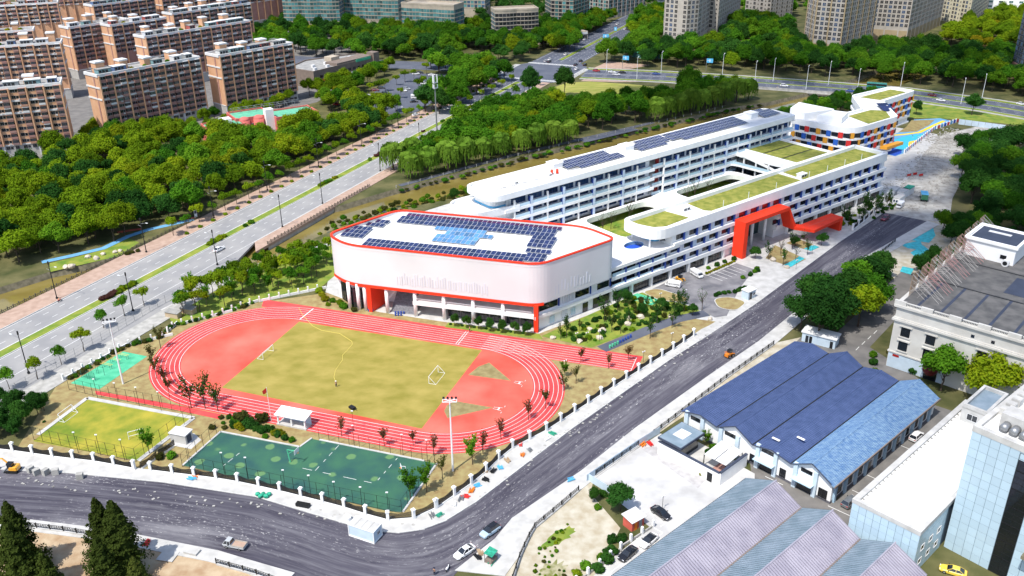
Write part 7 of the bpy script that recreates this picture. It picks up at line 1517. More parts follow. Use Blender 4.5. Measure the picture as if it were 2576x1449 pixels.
part('house', loft([(-1.4, .7, .7, 1.5), (-1.2, .9, .65, 1.7), (0.2, .9, .65, 1.6), (0.6, .8, .65, 1.2)]).mesh('house', PAINT['amber']), ex); part('cab', MB().box(-0.4, 0.75, -0.2, 0.8, 1.2, 2.4).mesh('cab', 'car_glass'), ex); part('cab_roof', MB().box(-0.5, 0.8, -0.25, 0.85, 2.4, 2.5).mesh('cr', 'dark_metal'), ex)
part('boom', MB().tube((0.6, -0.45, 1.1), (2.2, -0.45, 3.0), 0.22, 0.18, 6).tube((2.2, -0.45, 3.0), (3.6, -0.45, 2.9), 0.18, 0.15, 6).mesh('boom', PAINT['amber']), ex); part('dipper', MB().tube((3.6, -0.45, 2.9), (4.0, -0.45, 1.0), 0.14, 0.12, 6).mesh('dipper', PAINT['orange']), ex); part('bucket', MB().box(3.5, 4.2, -0.8, -0.1, 0.2, 1.0).mesh('bucket', 'grey_metal'), ex)
tk = thing('green_truck', 'green tipper truck with a blue cover on the building site', 'truck', (160.2, 329.0, 0.06), R(72)); part('cargo_box', MB().box(-3, 1.6, -1.2, 1.2, 0.9, 2.9).mesh('cb', PAINT['green']), tk); part('cover', MB().box(-3.1, 1.7, -1.3, 1.3, 2.9, 3.05).mesh('cv', 'sky_blue'), tk); part('cab', loft([(1.8, 1.1, .6, 2.3), (2.9, 1.1, .6, 2.3), (3.2, 1.0, .7, 1.5)]).mesh('cab', PAINT['green']), tk)
for x in (-2.2, -1.0, 2.4):
 for s_ in (-1, 1): part('wheel', wheel_m, tk, (x, s_ * 1.05, 0.5), 0, 1.5)
def scooter(label, p, ang, rider, col):
 o = thing('motor_scooter', label, 'scooter', (p.x, p.y, 0.08), ang); part('body', MB().tube((-0.5, 0, 0.55), (0.1, 0, 0.5), 0.16, 0.14, 6).tube((0.1, 0, 0.35), (0.5, 0, 0.9), 0.1, 0.08, 6).box(-0.75, -0.1, -0.13, 0.13, 0.68, 0.8).mesh('body', PAINT[col]), o); part('handlebar', MB().tube((0.48, -0.3, 1.0), (0.48, 0.3, 1.0), 0.03, n=4).mesh('hb', 'dark_metal'), o)
 for x in (-0.55, 0.6): part('wheel', wheel_m, o, (x, 0, 0.27), 0, (0.8, 0.5, 0.8))
 if rider: person('person', 'person in %s riding a scooter %s' % rider[:2], (p.x - 0.2 * math.cos(ang), p.y - 0.2 * math.sin(ang), 0.15), ang, 'ride', rider[2] if len(rider) > 2 else 'orange')
 return o
# ---- people (one skinned body each, clothes and hair as children)
mat('skin', (0.42, 0.24, 0.16), 0.7); mat('hair', (0.015, 0.012, 0.01), 0.7)
mat('cloth_dark', (0.03, 0.035, 0.06), 0.9); mat('cloth_white', (0.65, 0.65, 0.65), 0.9)
def skin_mesh(name, V, Ed, m_, levels=1):
 me = bpy.data.meshes.new(name); me.from_pydata([v[:3] for v in V], Ed, []); me.materials.append(M[m_]); tmp = bpy.data.objects.new(name, me); C.objects.link(tmp)
 tmp.modifiers.new('skin', 'SKIN'); sv_ = me.skin_vertices[0].data
 for i, v in enumerate(V): sv_[i].radius = (v[3], v[4] if len(v) > 4 else v[3]); sv_[i].use_root = i == 0
 sd = tmp.modifiers.new('sub', 'SUBSURF'); sd.levels = levels; sd.render_levels = levels
 dg = bpy.context.evaluated_depsgraph_get(); out_ = bpy.data.meshes.new_from_object(tmp.evaluated_get(dg)); bpy.data.objects.remove(tmp); out_.polygons.foreach_set('use_smooth', [True] * len(out_.polygons)); return out_
PM = {}
def person(name, label, loc, rz, pose='stand', top='cloth_dark', hat=None):
 if pose not in PM:
  k = 1.0
  if pose == 'ride': leg = [(-0.15, .11, .55), (0.22, .13, .50), (0.18, .12, .12), (0.3, .12, .06)]; dz = -0.30; arm = [(0.02, .2, 1.4), (0.15, .26, 1.18), (0.42, .24, 1.08)]
  else: leg = [(0, .1, .88), (0.03, .11, .48), (-0.02, .12, .09), (0.12, .13, .04)]; dz = 0; arm = [(0, .19, 1.42), (0.0, .26, 1.12), (0.18, .24, 0.98)]
  V = [(leg[0][0] * 0.5, 0, 0.95 + dz, .15, .11), (0.0, 0, 1.2 + dz, .16, .10), (0.02, 0, 1.42 + dz, .15, .09), (0.03, 0, 1.52 + dz, .055), (0.04, 0, 1.63 + dz, .095), (0.04, 0, 1.72 + dz, .075)]; Ed = [(0, 1), (1, 2), (2, 3), (3, 4), (4, 5)]
  for s_ in (-1, 1):
   b0 = len(V); V += [(x, s_ * y, z, r_) for (x, y, z), r_ in zip(leg, (.10, .07, .05, .04))]; Ed += [(0, b0)] + [(b0 + i, b0 + i + 1) for i in range(3)]
   b0 = len(V); V += [(x, s_ * y, z + dz, r_) for (x, y, z), r_ in zip(arm, (.065, .05, .04))]; e = V[-1]; Ed += [(2, b0), (b0, b0 + 1), (b0 + 1, b0 + 2)]
   for f in range(5): h0 = len(V); a_ = (f - 2) * 0.3; V.append((e[0] + 0.09 * math.cos(a_), e[1] + 0.06 * math.sin(a_), e[2] - 0.05, .012)); Ed.append((b0 + 2, h0))
  body = skin_mesh('body', V, Ed, 'skin'); torso = skin_mesh('torso', [(v[0], v[1], v[2], v[3] + 0.015, (v[4] if len(v) > 4 else v[3]) + 0.02) for v in V[:3]], [(0, 1), (1, 2)], 'cloth_dark')
  li = 6; trous = skin_mesh('trousers', [V[0][:3] + (.155, .12)] + [(v[0], v[1], v[2], v[3] + 0.02) for v in V[6:9]] + [(v[0], v[1], v[2], v[3] + 0.02) for v in V[6 + 12:9 + 12]], [(0, 1), (1, 2), (2, 3), (0, 4), (4, 5), (5, 6)], 'cloth_dark')
  PM[pose] = (body, torso, trous, MB().sphere((0.02, 0, 1.70 + dz), .115, .105, .10, 10, 6).mesh('hair', 'hair', True), 1.75 + dz)
 body, torso, trous, hair, hz_ = PM[pose]; o = part(name, body, None, loc, rz); tag(o, label, 'person')
 t_ = part('shirt', torso, o); t_.material_slots[0].link = 'OBJECT'; t_.material_slots[0].material = M[top]; part('trousers', trous, o); part('hair', hair, o)
 if hat: part('hat', MB().tube((0.03, 0, hz_ - 0.02), (0.03, 0, hz_), 0.22, 0.22, 12).tube((0.03, 0, hz_), (0.03, 0, hz_ + 0.12), 0.12, 0.09, 10).mesh('hat', hat), o)
 return o
scooter('scooter on the near lane of the far carriageway', q(0, 2, 605, 138), EA, ('an orange vest', 'beside the pink walkway', 'orange'), 'red')
scooter('white scooter leaning at the bottom of the bend', q(1, 3, 1930, 1390), R(70), None, 'white')
scooter('scooter waiting at the corner of the crossing', q(2, 0, 490, 785), EA, ('dark clothes', 'at the corner of the crossing', 'cloth_dark'), 'black')
scooter('scooter on the verge of the lamp lined road', q(3, 0, 95, 895), R(-20), ('a white shirt', 'along the lamp lined road', 'cloth_white'), 'white')
person('person', 'person in dark clothes and a white hat standing on the football turf', tuple(q(1, 2, 808, 995, 0.1)), R(-60), 'stand', 'cloth_dark', 'cloth_white')
person('person', 'person in dark clothes at the bottom edge of the bend', tuple(q(1, 3, 1795, 1440, 0.06)), R(60), 'stand', 'cloth_dark', 'cloth_dark')
person('person', 'person in a dark shirt working on the red straight beside the hedge', tuple(q(1, 2, 2150, 440, 0.09)), R(20), 'stand', 'cloth_dark')
# ================================================================== lamps, masts, fences, sports gear
def exp_lamp(x, y, ang, label, group):
 o = thing('street_lamp', label, 'street lamp', (x, y, 0.1), ang, group)
 part('pole', LP, o); part('arm', LA, o); part('lamp_head', LH, o, (2.6, 0, 11.2)); return o
LP = MB().tube((0, 0, 0), (0, 0, 12.4), 0.16, 0.10, 8).box(-0.25, 0.25, -0.25, 0.25, 0, 0.6).tube((0, 0, 11.6), (0, 0, 12.6), 0.22, 0.22, 8).mesh('pole', 'dark_metal')
LA = MB().tube((0, 0, 10.6), (2.6, 0, 11.3), 0.06, 0.05, 5).tube((0, 0, 9.6), (-1.3, 0, 10.0), 0.05, 0.04, 5).mesh('arm', 'grey_metal'); LH = MB().box(-0.3, 0.6, -0.15, 0.15, -0.06, 0.08).mesh('lamp_head', 'white_metal')
for i, (x, y) in enumerate([(-140.3, 249.4), (-125.8, 285.4), (-112.1, 317.9), (-99.5, 349.2), (-84.5, 380.5), (-70, 411), (-56, 442), (-41, 476)]): exp_lamp(x, y, EA - math.pi / 2, 'dark street lamp on the pink walkway side, %s from the picture edge' % ORD[i], 'lamps on the far side of the carriageway')
for i, (x, y) in enumerate([(-127.3, 204.3), (-113.5, 240.5), (-98.0, 273.9), (-84.0, 307.8), (-73.8, 332.3), (-56.4, 373.1), (-42, 405), (-28, 436), (-14, 470)]): exp_lamp(x, y, EA + math.pi / 2, 'dark street lamp on the school side of the carriageway, %s from the picture edge' % ORD[i], 'lamps on the school side of the carriageway')
WLP = MB().tube((0, 0, 0), (0, 0, 13.0), 0.16, 0.09, 7).tube((0, 0, 12.6), (1.8, 0, 13.4), 0.07, n=5).tube((0, 0, 12.6), (-1.3, 0, 13.2), 0.06, n=5).mesh('pole', 'white_metal')
for i, (x, y) in enumerate([(61.5, 571.9), (77.5, 547.9), (94.8, 564.0), (131.0, 554.7), (144.9, 530.6), (157.8, 537.9), (171.0, 516.3), (187.3, 526.9), (196.5, 505.1), (227.5, 520.9), (243.1, 478.3), (258.8, 487.7), (275, 440), (292, 452)]):
 o = thing('road_lamp', 'tall white lamp post on the lamp lined road, %s from the crossing' % (ORD + ['fourteenth'])[i], 'street lamp', (x, y, 0.05), R(65), 'white lamp posts'); part('pole', WLP, o); part('lamp_head', LH, o, (1.7, 0, 13.35), 0, 1.4)
def flood(x, y, label, rz):
 o = thing('flood_mast', label, 'floodlight', (x, y, 0), rz); part('mast', MB().tube((0, 0, 0), (0, 0, 18.2), 0.24, 0.13, 8).mesh('mast', 'white_metal'), o)
 c_ = MB()
 for a_, b_ in (((-1.5, -0.6), (1.5, -0.6)), ((-1.5, 0.6), (1.5, 0.6)), ((-1.5, -0.6), (-1.5, 0.6)), ((1.5, -0.6), (1.5, 0.6)), ((-1.5, -0.6), (1.5, 0.6)), ((-1.5, 0.6), (1.5, -0.6))): c_.tube(a_ + (18.1,), b_ + (18.1,), 0.07, n=4)
 part('cradle', c_.mesh('cradle', 'white_metal'), o)
 for i in range(4): part('floodlight_head', MB().box(-0.22, 0.22, -0.15, 0.15, 0, 0.4).mesh('fl', 'dark_metal'), o, (-1.3 + i * 0.87, 0.65, 18.2))
flood(-100.3, 198.6, 'white floodlight mast beside the mint exercise court', R(20)); flood(-13.4, 160.3, 'white floodlight mast in front of the running track bend', R(0))
tm = thing('telecom_mast', 'grey telecom mast with white antennas beside the carriageway', 'mast', tuple(q(1, 0, 1825, 1400)), 0.3); part('pole', MB().tube((0, 0, 0), (0, 0, 30), 0.4, 0.25, 8).mesh('pole', 'grey_metal'), tm)
for k in range(9): a = k * 2.094; z = (24.5, 27, 29)[k // 3]; part('antenna', box_mesh('antenna', 0.4, 0.25, 2.0, 'white_metal'), tm, (math.cos(a) * 1.2, math.sin(a) * 1.2, z), a);
part('platform', MB().tube((0, 0, 24.6), (0, 0, 24.8), 1.3, n=10).tube((0, 0, 27.1), (0, 0, 27.3), 1.3, n=10).mesh('pf', 'grey_metal'), tm)
for i, (x, y, w_) in enumerate([(910, 430, 4.5), (1110, 660, 4.0), (1950, 690, 4.0), (1025, 355, 2.0)]):
 p = q(2, 0, x, y + 30); o = thing('road_sign', 'blue direction sign over the road, %s from the avenue' % ORD[i], 'road sign', (p.x, p.y, 0), R(-20)); part('pole', MB().tube((0, 0, 0), (0, 0, 8), 0.15, n=6).tube((0, 0, 7), (w_ / 2, 0, 7), 0.1, n=5).mesh('pole', 'grey_metal'), o); part('panel', MB().box(0, w_, -0.08, 0.0, 5.6, 8.2).box(0.4, w_ * 0.7, -0.1, -0.08, 6.8, 7.0, 1).box(w_ * 0.45, w_ * 0.55, -0.1, -0.08, 6.0, 7.8, 1).mesh('panel', ['sky_blue', 'white_metal']), o)
sg = thing('path_sign', 'narrow white and blue sign at the end of the jogging path', 'sign', tuple(q(0, 1, 1975, 745)), 0.5); part('panel', MB().box(-0.5, 0.5, -0.06, 0.06, 0.2, 3.2).mesh('panel', 'white_metal'), sg); part('picture', MB().box(-0.4, 0.4, -0.08, -0.06, 1.8, 3.0).mesh('pic', 'slate_blue'), sg)
# ---- school fence: white posts with caps, wavy dark bar panels on a low wall
SPACE = 5.2
fpost = MB().box(-0.3, 0.3, -0.3, 0.3, 0, 2.25).box(-0.4, 0.4, -0.4, 0.4, 2.25, 2.45).box(-0.28, 0.28, -0.28, 0.28, 2.45, 2.6).mesh('post', 'white')
def bar_panel(L_, h0=0.42, wave=0.35, top=1.75, nb=34):
 b = MB(); pv = None
 for i in range(nb + 1):
  x = 0.3 + (L_ - 0.6) * i / nb; zt = top + wave * 0.5 * math.cos(2 * math.pi * i / nb) ; b.box(x - 0.045, x + 0.045, -0.02, 0.02, h0, zt)
  if pv: b.tube((pv[0], 0, pv[1]), (x, 0, zt), 0.035, n=4)
  pv = (x, zt)
 b.box(0.3, L_ - 0.3, -0.02, 0.02, 0.6, 0.65).box(0.3, L_ - 0.3, -0.02, 0.02, 1.15, 1.2); return b
fbars = bar_panel(SPACE).mesh('bar_panel', 'dark_metal'); fwall = MB().box(0.3, SPACE - 0.3, -0.15, 0.15, 0, 0.42).mesh('plinth_wall', 'white')
def school_fence(line, label, step=SPACE):
 o = thing('school_fence', label, 'fence', (0, 0, 0)); pts = along(line, step)
 for i, (p, a) in enumerate(pts):
  part('post', fpost, o, (p.x, p.y, 0.05), a)
  if i < len(pts) - 1:
   d_ = pts[i + 1][0] - p; an = math.atan2(d_.y, d_.x); sx = d_.length / step
   part('bar_panel', fbars, o, (p.x, p.y, 0.05), an, (sx, 1, 1)); part('plinth_wall', fwall, o, (p.x, p.y, 0.05), an, (sx, 1, 1))
school_fence([(-134.5, 173.4), (-113.7, 169.4), (-103.1, 166.9), (-92.8, 164.9), (-82.4, 161.8)], 'school fence of white posts and wavy black bars before the small pitch')
school_fence([(-79.8, 161.5), (-61.8, 157.8), (-51.5, 154.4), (-36.2, 148.6), (-26.2, 143.9), (-20.6, 144.4), (-16.1, 147.7)], 'school fence of white posts and wavy black bars before the hard court')
school_fence([(-16.1, 147.7), (-7.5, 157.5), (-1.5, 167.3), (7.7, 175.1), (25.8, 194.5), (43.8, 213), (53.5, 223.7)], 'school fence of white posts and black bars along the straight new road')
school_fence([(121.9, 297.9), (134, 312.5), (148.1, 332.9)], 'school fence of white posts beyond the red canopy')
gt = thing('fence_gate', 'angled stretch of bar fence leading in between pitch and hard court', 'fence', (-82.4, 161.8, 0), R(62)); part('bar_panel', fbars, gt, (0, 0, 0.05)); part('bar_panel', fbars, gt, (SPACE, 0, 0.05)); part('plinth_wall', fwall, gt, (0, 0, 0.05), 0, (2, 1, 1))
# ---- black patterned railing with pale base on the far kerb
rpost = MB().box(-0.09, 0.09, -0.09, 0.09, 0, 1.3).mesh('post', 'dark_metal'); rb = MB()
for z in (0.3, 0.75, 1.1): rb.box(0.05, 2.95, -0.03, 0.03, z, z + 0.09)
for k in range(5): rb.box(0.33 + k * 0.6, 0.42 + k * 0.6, -0.02, 0.02, 0.3, 0.75 if k % 2 else 1.1); rb.box(0.35 + k * 0.6, 0.75 + k * 0.6, -0.02, 0.02, 0.50, 0.58); rb.box(0.58 + k * 0.5, 0.66 + k * 0.5, -0.02, 0.02, 0.75, 1.1)
rb = rb.mesh('rail_panel', 'dark_metal'); rw = MB().box(0, 3.0, -0.16, 0.16, -0.1, 0.26).mesh('base_wall', 'concrete_white')
def railing(line, label):
 o = thing('road_railing', label, 'railing', (0, 0, 0.15)); pts = along(line, 3.0)
 for i, (p, a) in enumerate(pts):
  part('post', rpost, o, (p.x, p.y, 0.2), a)
  if i < len(pts) - 1: d_ = pts[i + 1][0] - p; an = math.atan2(d_.y, d_.x); part('rail_panel', rb, o, (p.x, p.y, 0.2), an, (d_.length / 3, 1, 1)); part('base_wall', rw, o, (p.x, p.y, 0), an, (d_.length / 3, 1, 1))
railing([(17.6, 157.9), (31.6, 172.0), (54, 196.7), (71.5, 214.8)], 'long black patterned railing on the warehouse side of the new road')
railing([(1.0, 121), (-0.6, 126.6), (1.0, 133.2), (3.6, 140.6), (9, 147.0), (14.2, 153.4)], 'black patterned railing curving round the sandy waste plot')
railing([(-99, 143.4), (-90, 141.7), (-76.2, 138.6)], 'short black railing behind the conifers'); railing([(-56.8, 132.0), (-49, 129.2), (-40.5, 125.4)], 'short black railing on the near pavement at the bottom edge')
railing([(116.6, 267.9), (133.6, 287.4)], 'white based railing at the upper end of the new road')
# ---- wire fences
def mesh_fence(line, h, step, label, pole='dark_metal', r=0.05, rails=(0.05, 0.5, 1.0)):
 o = thing('wire_fence', label, 'fence', (0, 0, 0)); pm = MB().tube((0, 0, 0), (0, 0, h), r, n=5).mesh('post', pole); pts = along(line, step)
 for i, (p, a) in enumerate(pts): part('post', pm, o, (p.x, p.y, 0))
 for a, c in zip(line, line[1:]):
  b = MB(); a, c = Vector(a), Vector(c); n = int((c - a).length / 0.5)
  for t in rails: b.tube((a.x, a.y, h * t + 0.02), (c.x, c.y, h * t + 0.02), 0.025, n=4)
  part('rail', b.mesh('rail', pole), o)
 return o
mesh_fence([(-128.5, 189.5), (-107.6, 241.5), (-98.9, 259.9), (-86, 274)], 2.6, 3.2, 'grey wire mesh fence between carriageway and school walkway', 'grey_metal', 0.05, (0.02, 0.35, 0.7, 1.0))
mesh_fence([(-111.5, 174.0), (-84.5, 165.0), (-77.2, 182)], 3.6, 2.6, 'dark wire fence around the near side of the small pitch'); mesh_fence([(-113, 196), (-106.0, 193.2), (-77.5, 184.0)], 3.6, 2.6, 'dark wire fence between small pitch and red strip')
mesh_fence([(-73.4, 163.0), (-23.2, 146.2), (-17.4, 162.6)], 3.4, 2.8, 'dark wire fence along the road side of the hard court'); mesh_fence([(-45, 172.8), (-18.5, 163.6)], 3.4, 2.6, 'dark wire fence between hard court and track'); mesh_fence([(-73.4, 163.0), (-69, 176.6)], 3.4, 2.6, 'dark wire fence at the short end of the hard court')
cp = MB().tube((0, 0, 0), (0, 0, 5.6), 0.06, 0.05, 6).box(-0.25, 0.25, -0.1, 0.1, 5.5, 5.7, 1).mesh('court_lamp', ['dark_metal', 'white_metal'])
for i, (x, y) in enumerate([q2(1, 3, 300, 600), q2(1, 3, 555, 655), q2(1, 3, 805, 720), q2(1, 3, 1070, 775), q2(1, 3, 1335, 830), q2(0, 3, 1910, 360), q2(0, 3, 2260, 420), q2(0, 3, 2500, 470), q2(0, 3, 790, 210), q2(0, 3, 1015, 235), q2(0, 3, 1255, 285), q2(0, 2, 985, 1110), q2(0, 2, 1190, 1150), q2(0, 2, 1405, 1195), q2(0, 2, 1625, 1240), q2(1, 2, 985, 1440), q2(1, 3, 990, 140), q2(1, 3, 1480, 235), q2(1, 3, 1725, 290)]):
 o = part('court_lamp', cp, None, (x, y, 0)); tag(o, 'slim dark lamp pole beside the courts, %s counted along the fences' % (ORD + 'fourteenth fifteenth sixteenth seventeenth eighteenth nineteenth'.split())[i], 'lamp post', 'court lamps')
gl = MB().tube((0, 0, 0), (0, 0, 3.4), 0.05, n=5).tube((-0.35, 0, 3.2), (0.35, 0, 3.2), 0.03, n=4).box(-0.45, -0.2, -0.12, 0.12, 3.2, 3.45, 1).box(0.2, 0.45, -0.12, 0.12, 3.2, 3.45, 1).mesh('garden_lamp', ['dark_metal', 'white_metal'])
for i, (x, y) in enumerate([q2(2, 2, 650, 560), q2(2, 2, 755, 555), q2(2, 2, 878, 540), q2(2, 2, 1320, 750), q2(2, 2, 1605, 560), q2(2, 2, 535, 840), q2(2, 2, 1490, 155), q2(2, 2, 1740, 120), (88.5, 267.8), (92, 264.8), (101, 277), (30.2, 146.5)]):
 o = part('garden_lamp', gl, None, (x, y, 0), 0.6); tag(o, 'small two headed garden lamp, %s from the track toward the gate' % ORD[i], 'lamp post', 'garden lamps')
# ---- goals, hoops, bars, shelter
def goal(a, b_, depth, label, frame=None):
 a, b_ = Vector(a), Vector(b_); d_ = (b_ - a); L_ = d_.length; ang = math.atan2(d_.y, d_.x); o = thing('football_goal', label, 'goal', (a.x, a.y, 0.1), ang)
 part('goal_frame', MB().tube((0, 0, 0), (0, 0, 2.0), 0.07, n=6).tube((L_, 0, 0), (L_, 0, 2.0), 0.07, n=6).tube((0, 0, 2.0), (L_, 0, 2.0), 0.07, n=6).tube((0, 0, 2), (0, depth, 0), 0.05, n=5).tube((L_, 0, 2), (L_, depth, 0), 0.05, n=5).tube((0, 0, 0), (0, depth, 0), 0.05, n=5).tube((L_, 0, 0), (L_, depth, 0), 0.05, n=5).tube((0, depth, 0), (L_, depth, 0), 0.05, n=5).mesh('gf', 'white_metal'), o)
goal(T(-25.4, -2.8), T(-25.4, 2.2), 1.9, 'white football goal at the hall end of the turf'); goal(T(22, 5.6), T(22, -0.4), 1.9, 'white football goal at the bend end of the turf')
goal(q2(0, 2, 600, 1345), q2(0, 2, 735, 1245), -1.5, 'white goal at the far side of the small pitch'); goal(q2(0, 3, 1300, 80), q2(0, 3, 1450, 40), 1.4, 'white goal at the near side of the small pitch')
hp1 = thing('basketball_hoop', 'turquoise basketball stand with white backboard on the hard court', 'basketball hoop', (-49.8, 164.2, 0.07), R(-20)); part('stand', MB().tube((0, 0, 0), (-0.4, 0, 3.2), 0.15, 0.14, 6).tube((-0.4, 0, 3.2), (2.0, 0, 3.4), 0.1, n=6).tube((-0.2, 0, 2.2), (1.2, 0, 3.3), 0.07, n=5).mesh('stand', 'court_mint'), hp1); part('backboard', MB().box(2.0, 2.06, -0.9, 0.9, 2.9, 4.0).mesh('bb', 'white_metal'), hp1); part('ring', MB().path([(2.3 + 0.23 * math.cos(t), 0.23 * math.sin(t), 3.05) for t in [i * 0.628 for i in range(11)]], 0.02, 4).mesh('ring', 'orange'), hp1)
hp2 = thing('basketball_hoop', 'small white basketball stand near the tree end of the hard court', 'basketball hoop', (-23.3, 158.6, 0.07), R(200)); part('stand', MB().tube((0, 0, 0), (0.2, 0, 2.6), 0.09, n=6).tube((0.2, 0, 2.6), (1.1, 0, 2.9), 0.07, n=5).mesh('stand', 'white_metal'), hp2); part('backboard', MB().box(1.1, 1.16, -0.7, 0.7, 2.4, 3.3).mesh('bb', 'white_metal'), hp2); part('ring', MB().box(1.16, 1.5, -0.2, 0.2, 2.5, 2.54).mesh('ring', 'orange'), hp2)
for i, t_ in enumerate((0.15, 0.32, 0.50, 0.66, 0.82)):
 c_ = Vector((-111.5, 198.8)).lerp(Vector((-103.8, 214.6)), t_); o = thing('exercise_bars', ('ladder frame at the near end of the exercise court', 'high bars beside the ladder frame', 'parallel bars in the middle of the exercise court', 'parallel bars past the middle of the exercise court', 'parallel bars at the far end of the exercise court')[i], 'exercise bars', (c_.x, c_.y, 0.07), R(-22)); b = MB(); b2 = MB()
 if i < 2:
  for x in (-2.2, -0.2, 0.4, 2.4): b.tube((x, 0, 0), (x, 0, 2.4), 0.05, n=5)
  for k in range(7 if i == 0 else 1): b2.tube((-2.2, 0, 2.3 - k * 0.3), (-0.2, 0, 2.3 - k * 0.3), 0.03, n=4); b2.tube((0.4, 0, 2.3 - k * 0.3), (2.4, 0, 2.3 - k * 0.3), 0.03, n=4)
 else:
  for x in (-1.3, 1.3):
   for y in (-0.3, 0.3): b.tube((x, y, 0), (x, y, 1.3), 0.05, n=5)
  for y in (-0.3, 0.3): b2.tube((-1.9, y, 1.3), (1.9, y, 1.3), 0.05, n=5)
 part('post', b.mesh('post', 'teal_metal' if 'teal_metal' in M else 'glass_green'), o); part('bar', b2.mesh('bar', 'line_yellow' if i > 1 else 'dark_metal'), o)
shl = thing('shelter', 'white roofed stand shelter between hard court and track', 'shelter', (-56.2, 178.7, 0), TA); part('roof', slabq(MB(), [(-0.4, 0, 3.0), (8.0, 0, 3.0), (8.0, 3.6, 3.5), (-0.4, 3.6, 3.5)], 0.15).mesh('roof', 'white'), shl); part('back_wall', MB().box(0, 7.6, 3.0, 3.1, 0, 2.9).mesh('bw', 'pale_blue_wall'), shl); part('step', MB().box(-0.2, 7.8, 0.3, 1.5, 0, 0.4).box(-0.2, 7.8, 1.5, 3, 0, 0.2).mesh('step', 'concrete_white'), shl)
for x in (0.2, 3.8, 7.4): part('column', box_mesh('column', 0.3, 0.3, 3.0, 'white'), shl, (x, 0.6, 0))
fl = thing('flag_pole', 'thin flagpole with a small red flag on the near straight', 'flagpole', tuple(q(1, 2, 155, 1340)), 0.4); part('pole', MB().tube((0, 0, 0), (0, 0, 9.5), 0.06, 0.04, 6).mesh('pole', 'white_metal'), fl); part('flag', MB().add([(0, 0, 9.3), (-0.5, 0.1, 9.0), (-1.1, 0.0, 8.6), (-0.9, 0, 7.7), (-0.4, -0.1, 7.9), (0, 0, 8.2)], [(0, 1, 4, 5), (1, 2, 3, 4), (5, 4, 1, 0), (4, 3, 2, 1)]).mesh('flag', 'red_glass'), fl)
utl = thing('utility_house', 'little white utility house between pitch and hard court', 'hut', (-79.2, 172.6, 0), R(-18)); part('wall', MB().box(0, 4.2, 0, 2.6, 0, 2.4).mesh('wall', 'concrete_white'), utl); part('roof', MB().box(-0.2, 4.4, -0.2, 2.8, 2.4, 2.6).mesh('roof', 'cornice'), utl); part('door', MB().box(4.2, 4.26, 0.5, 2.0, 0.2, 2.1).mesh('door', 'slate_blue'), utl); sheet('hut_paving', [(-80, 171.6), (-73.6, 169.6), (-72.4, 173.2), (-75, 176)], 0.06, 'concrete_white', label='pale paving around the utility house')
bth = thing('gate_booth', 'small white gate booth with a blue window beside the oval island', 'booth', (69.9, 244.0, 0), SA); part('wall', MB().box(0, 3.4, -1.9, 0.6, 0, 2.7).mesh('wall', 'pale_blue_wall'), bth); part('roof', MB().box(-0.2, 3.6, -2.1, 0.8, 2.7, 2.95).mesh('roof', 'white'), bth); part('door', MB().box(0.6, 1.7, -1.96, -1.88, 0, 2.2).mesh('door', 'glass_dark'), bth); part('window', window_mesh(1.2, 1.0, 'glass_blue', 'white_metal', 1, 1), bth, (2.6, -1.9, 1.0))
# ---- site clutter
ct = thing('site_container', 'pale blue site container with white framed roof on the bend', 'container', (-32.9, 139.7, 0.06), R(-25.5)); part('wall', MB().box(0.12, 5.88, 0.12, 2.9, 0.2, 2.7).mesh('wall', 'pale_blue_wall'), ct); part('roof', MB().box(0, 6, 0, 3.0, 2.7, 2.85).box(0.15, 5.85, 0.15, 2.85, 2.85, 2.88, 1).mesh('roof', ['white', 'concrete_white']), ct); part('base_frame', MB().box(0, 6, 0, 3.0, 0, 0.22).mesh('bf', 'white'), ct)
for x in (0, 5.85):
 for y in (0, 2.85): part('corner_post', box_mesh('cpost', 0.15, 0.15, 2.5, 'white', False), ct, (x, y + 0.075, 0.2))
for x in (1.5, 3.0, 4.5): part('roof_rib', MB().box(x - 0.03, x + 0.03, 0.1, 2.9, 2.88, 2.92).mesh('rib', 'roof_grey'), ct)
part('window', window_mesh(0.9, 0.9, 'glass_dark', 'white_metal', 2, 1), ct, (5.9, 1.8, 1.1), math.pi / 2)
for i, (x, y, a) in enumerate([(148.0, 322.5, 47), (152.5, 329.5, 47), (149.6, 331.5, 47), (156.0, 333, 47)]):
 o = thing('site_cabin', ('white site cabin with two windows behind the white van', 'white site cabin at the end of the cabin row', 'white site cabin beside the school fence', 'green topped site cabin at the back of the row')[i], 'cabin', (x, y, 0.06), R(a)); part('wall', MB().box(0, 5.6, 0, 2.6, 0, 2.7).mesh('wall', 'white'), o); part('roof', MB().box(-0.1, 5.7, -0.1, 2.7, 2.7, 2.82).mesh('roof', 'concrete_white' if i < 3 else 'tarp_green'), o)
 part('window', window_mesh(0.8, 1.0, 'glass_blue', 'white_metal', 1, 1), o, (0, 0.9, 1.1), -math.pi / 2); part('window', window_mesh(0.8, 1.0, 'glass_blue', 'white_metal', 1, 1), o, (0, 1.9, 1.1), -math.pi / 2)
stn = MB()
for k in range(4): stn.box(-0.6, 0.6, -0.45, 0.45, k * 0.3, k * 0.3 + 0.28)
stn = stn.mesh('stone_stack', 'concrete')
for i, (x, y, a) in enumerate([(-106.4, 161.9, 60), (-104.6, 160.9, 50), (-102.6, 160.9, 62), (-100.5, 160.9, 15), (-94.4, 159.2, 12)]): o = part('stone_stack', stn, None, (x, y, 0.06), R(a), 1.15); tag(o, ('stack of pale kerb stones nearest the excavator', 'tilted stack of kerb stones, second from the excavator', 'stack of kerb stones in the middle of the row', 'stack of kerb stones at the end of the row', 'lone stack of kerb stones at the kerb')[i], 'stone stack')
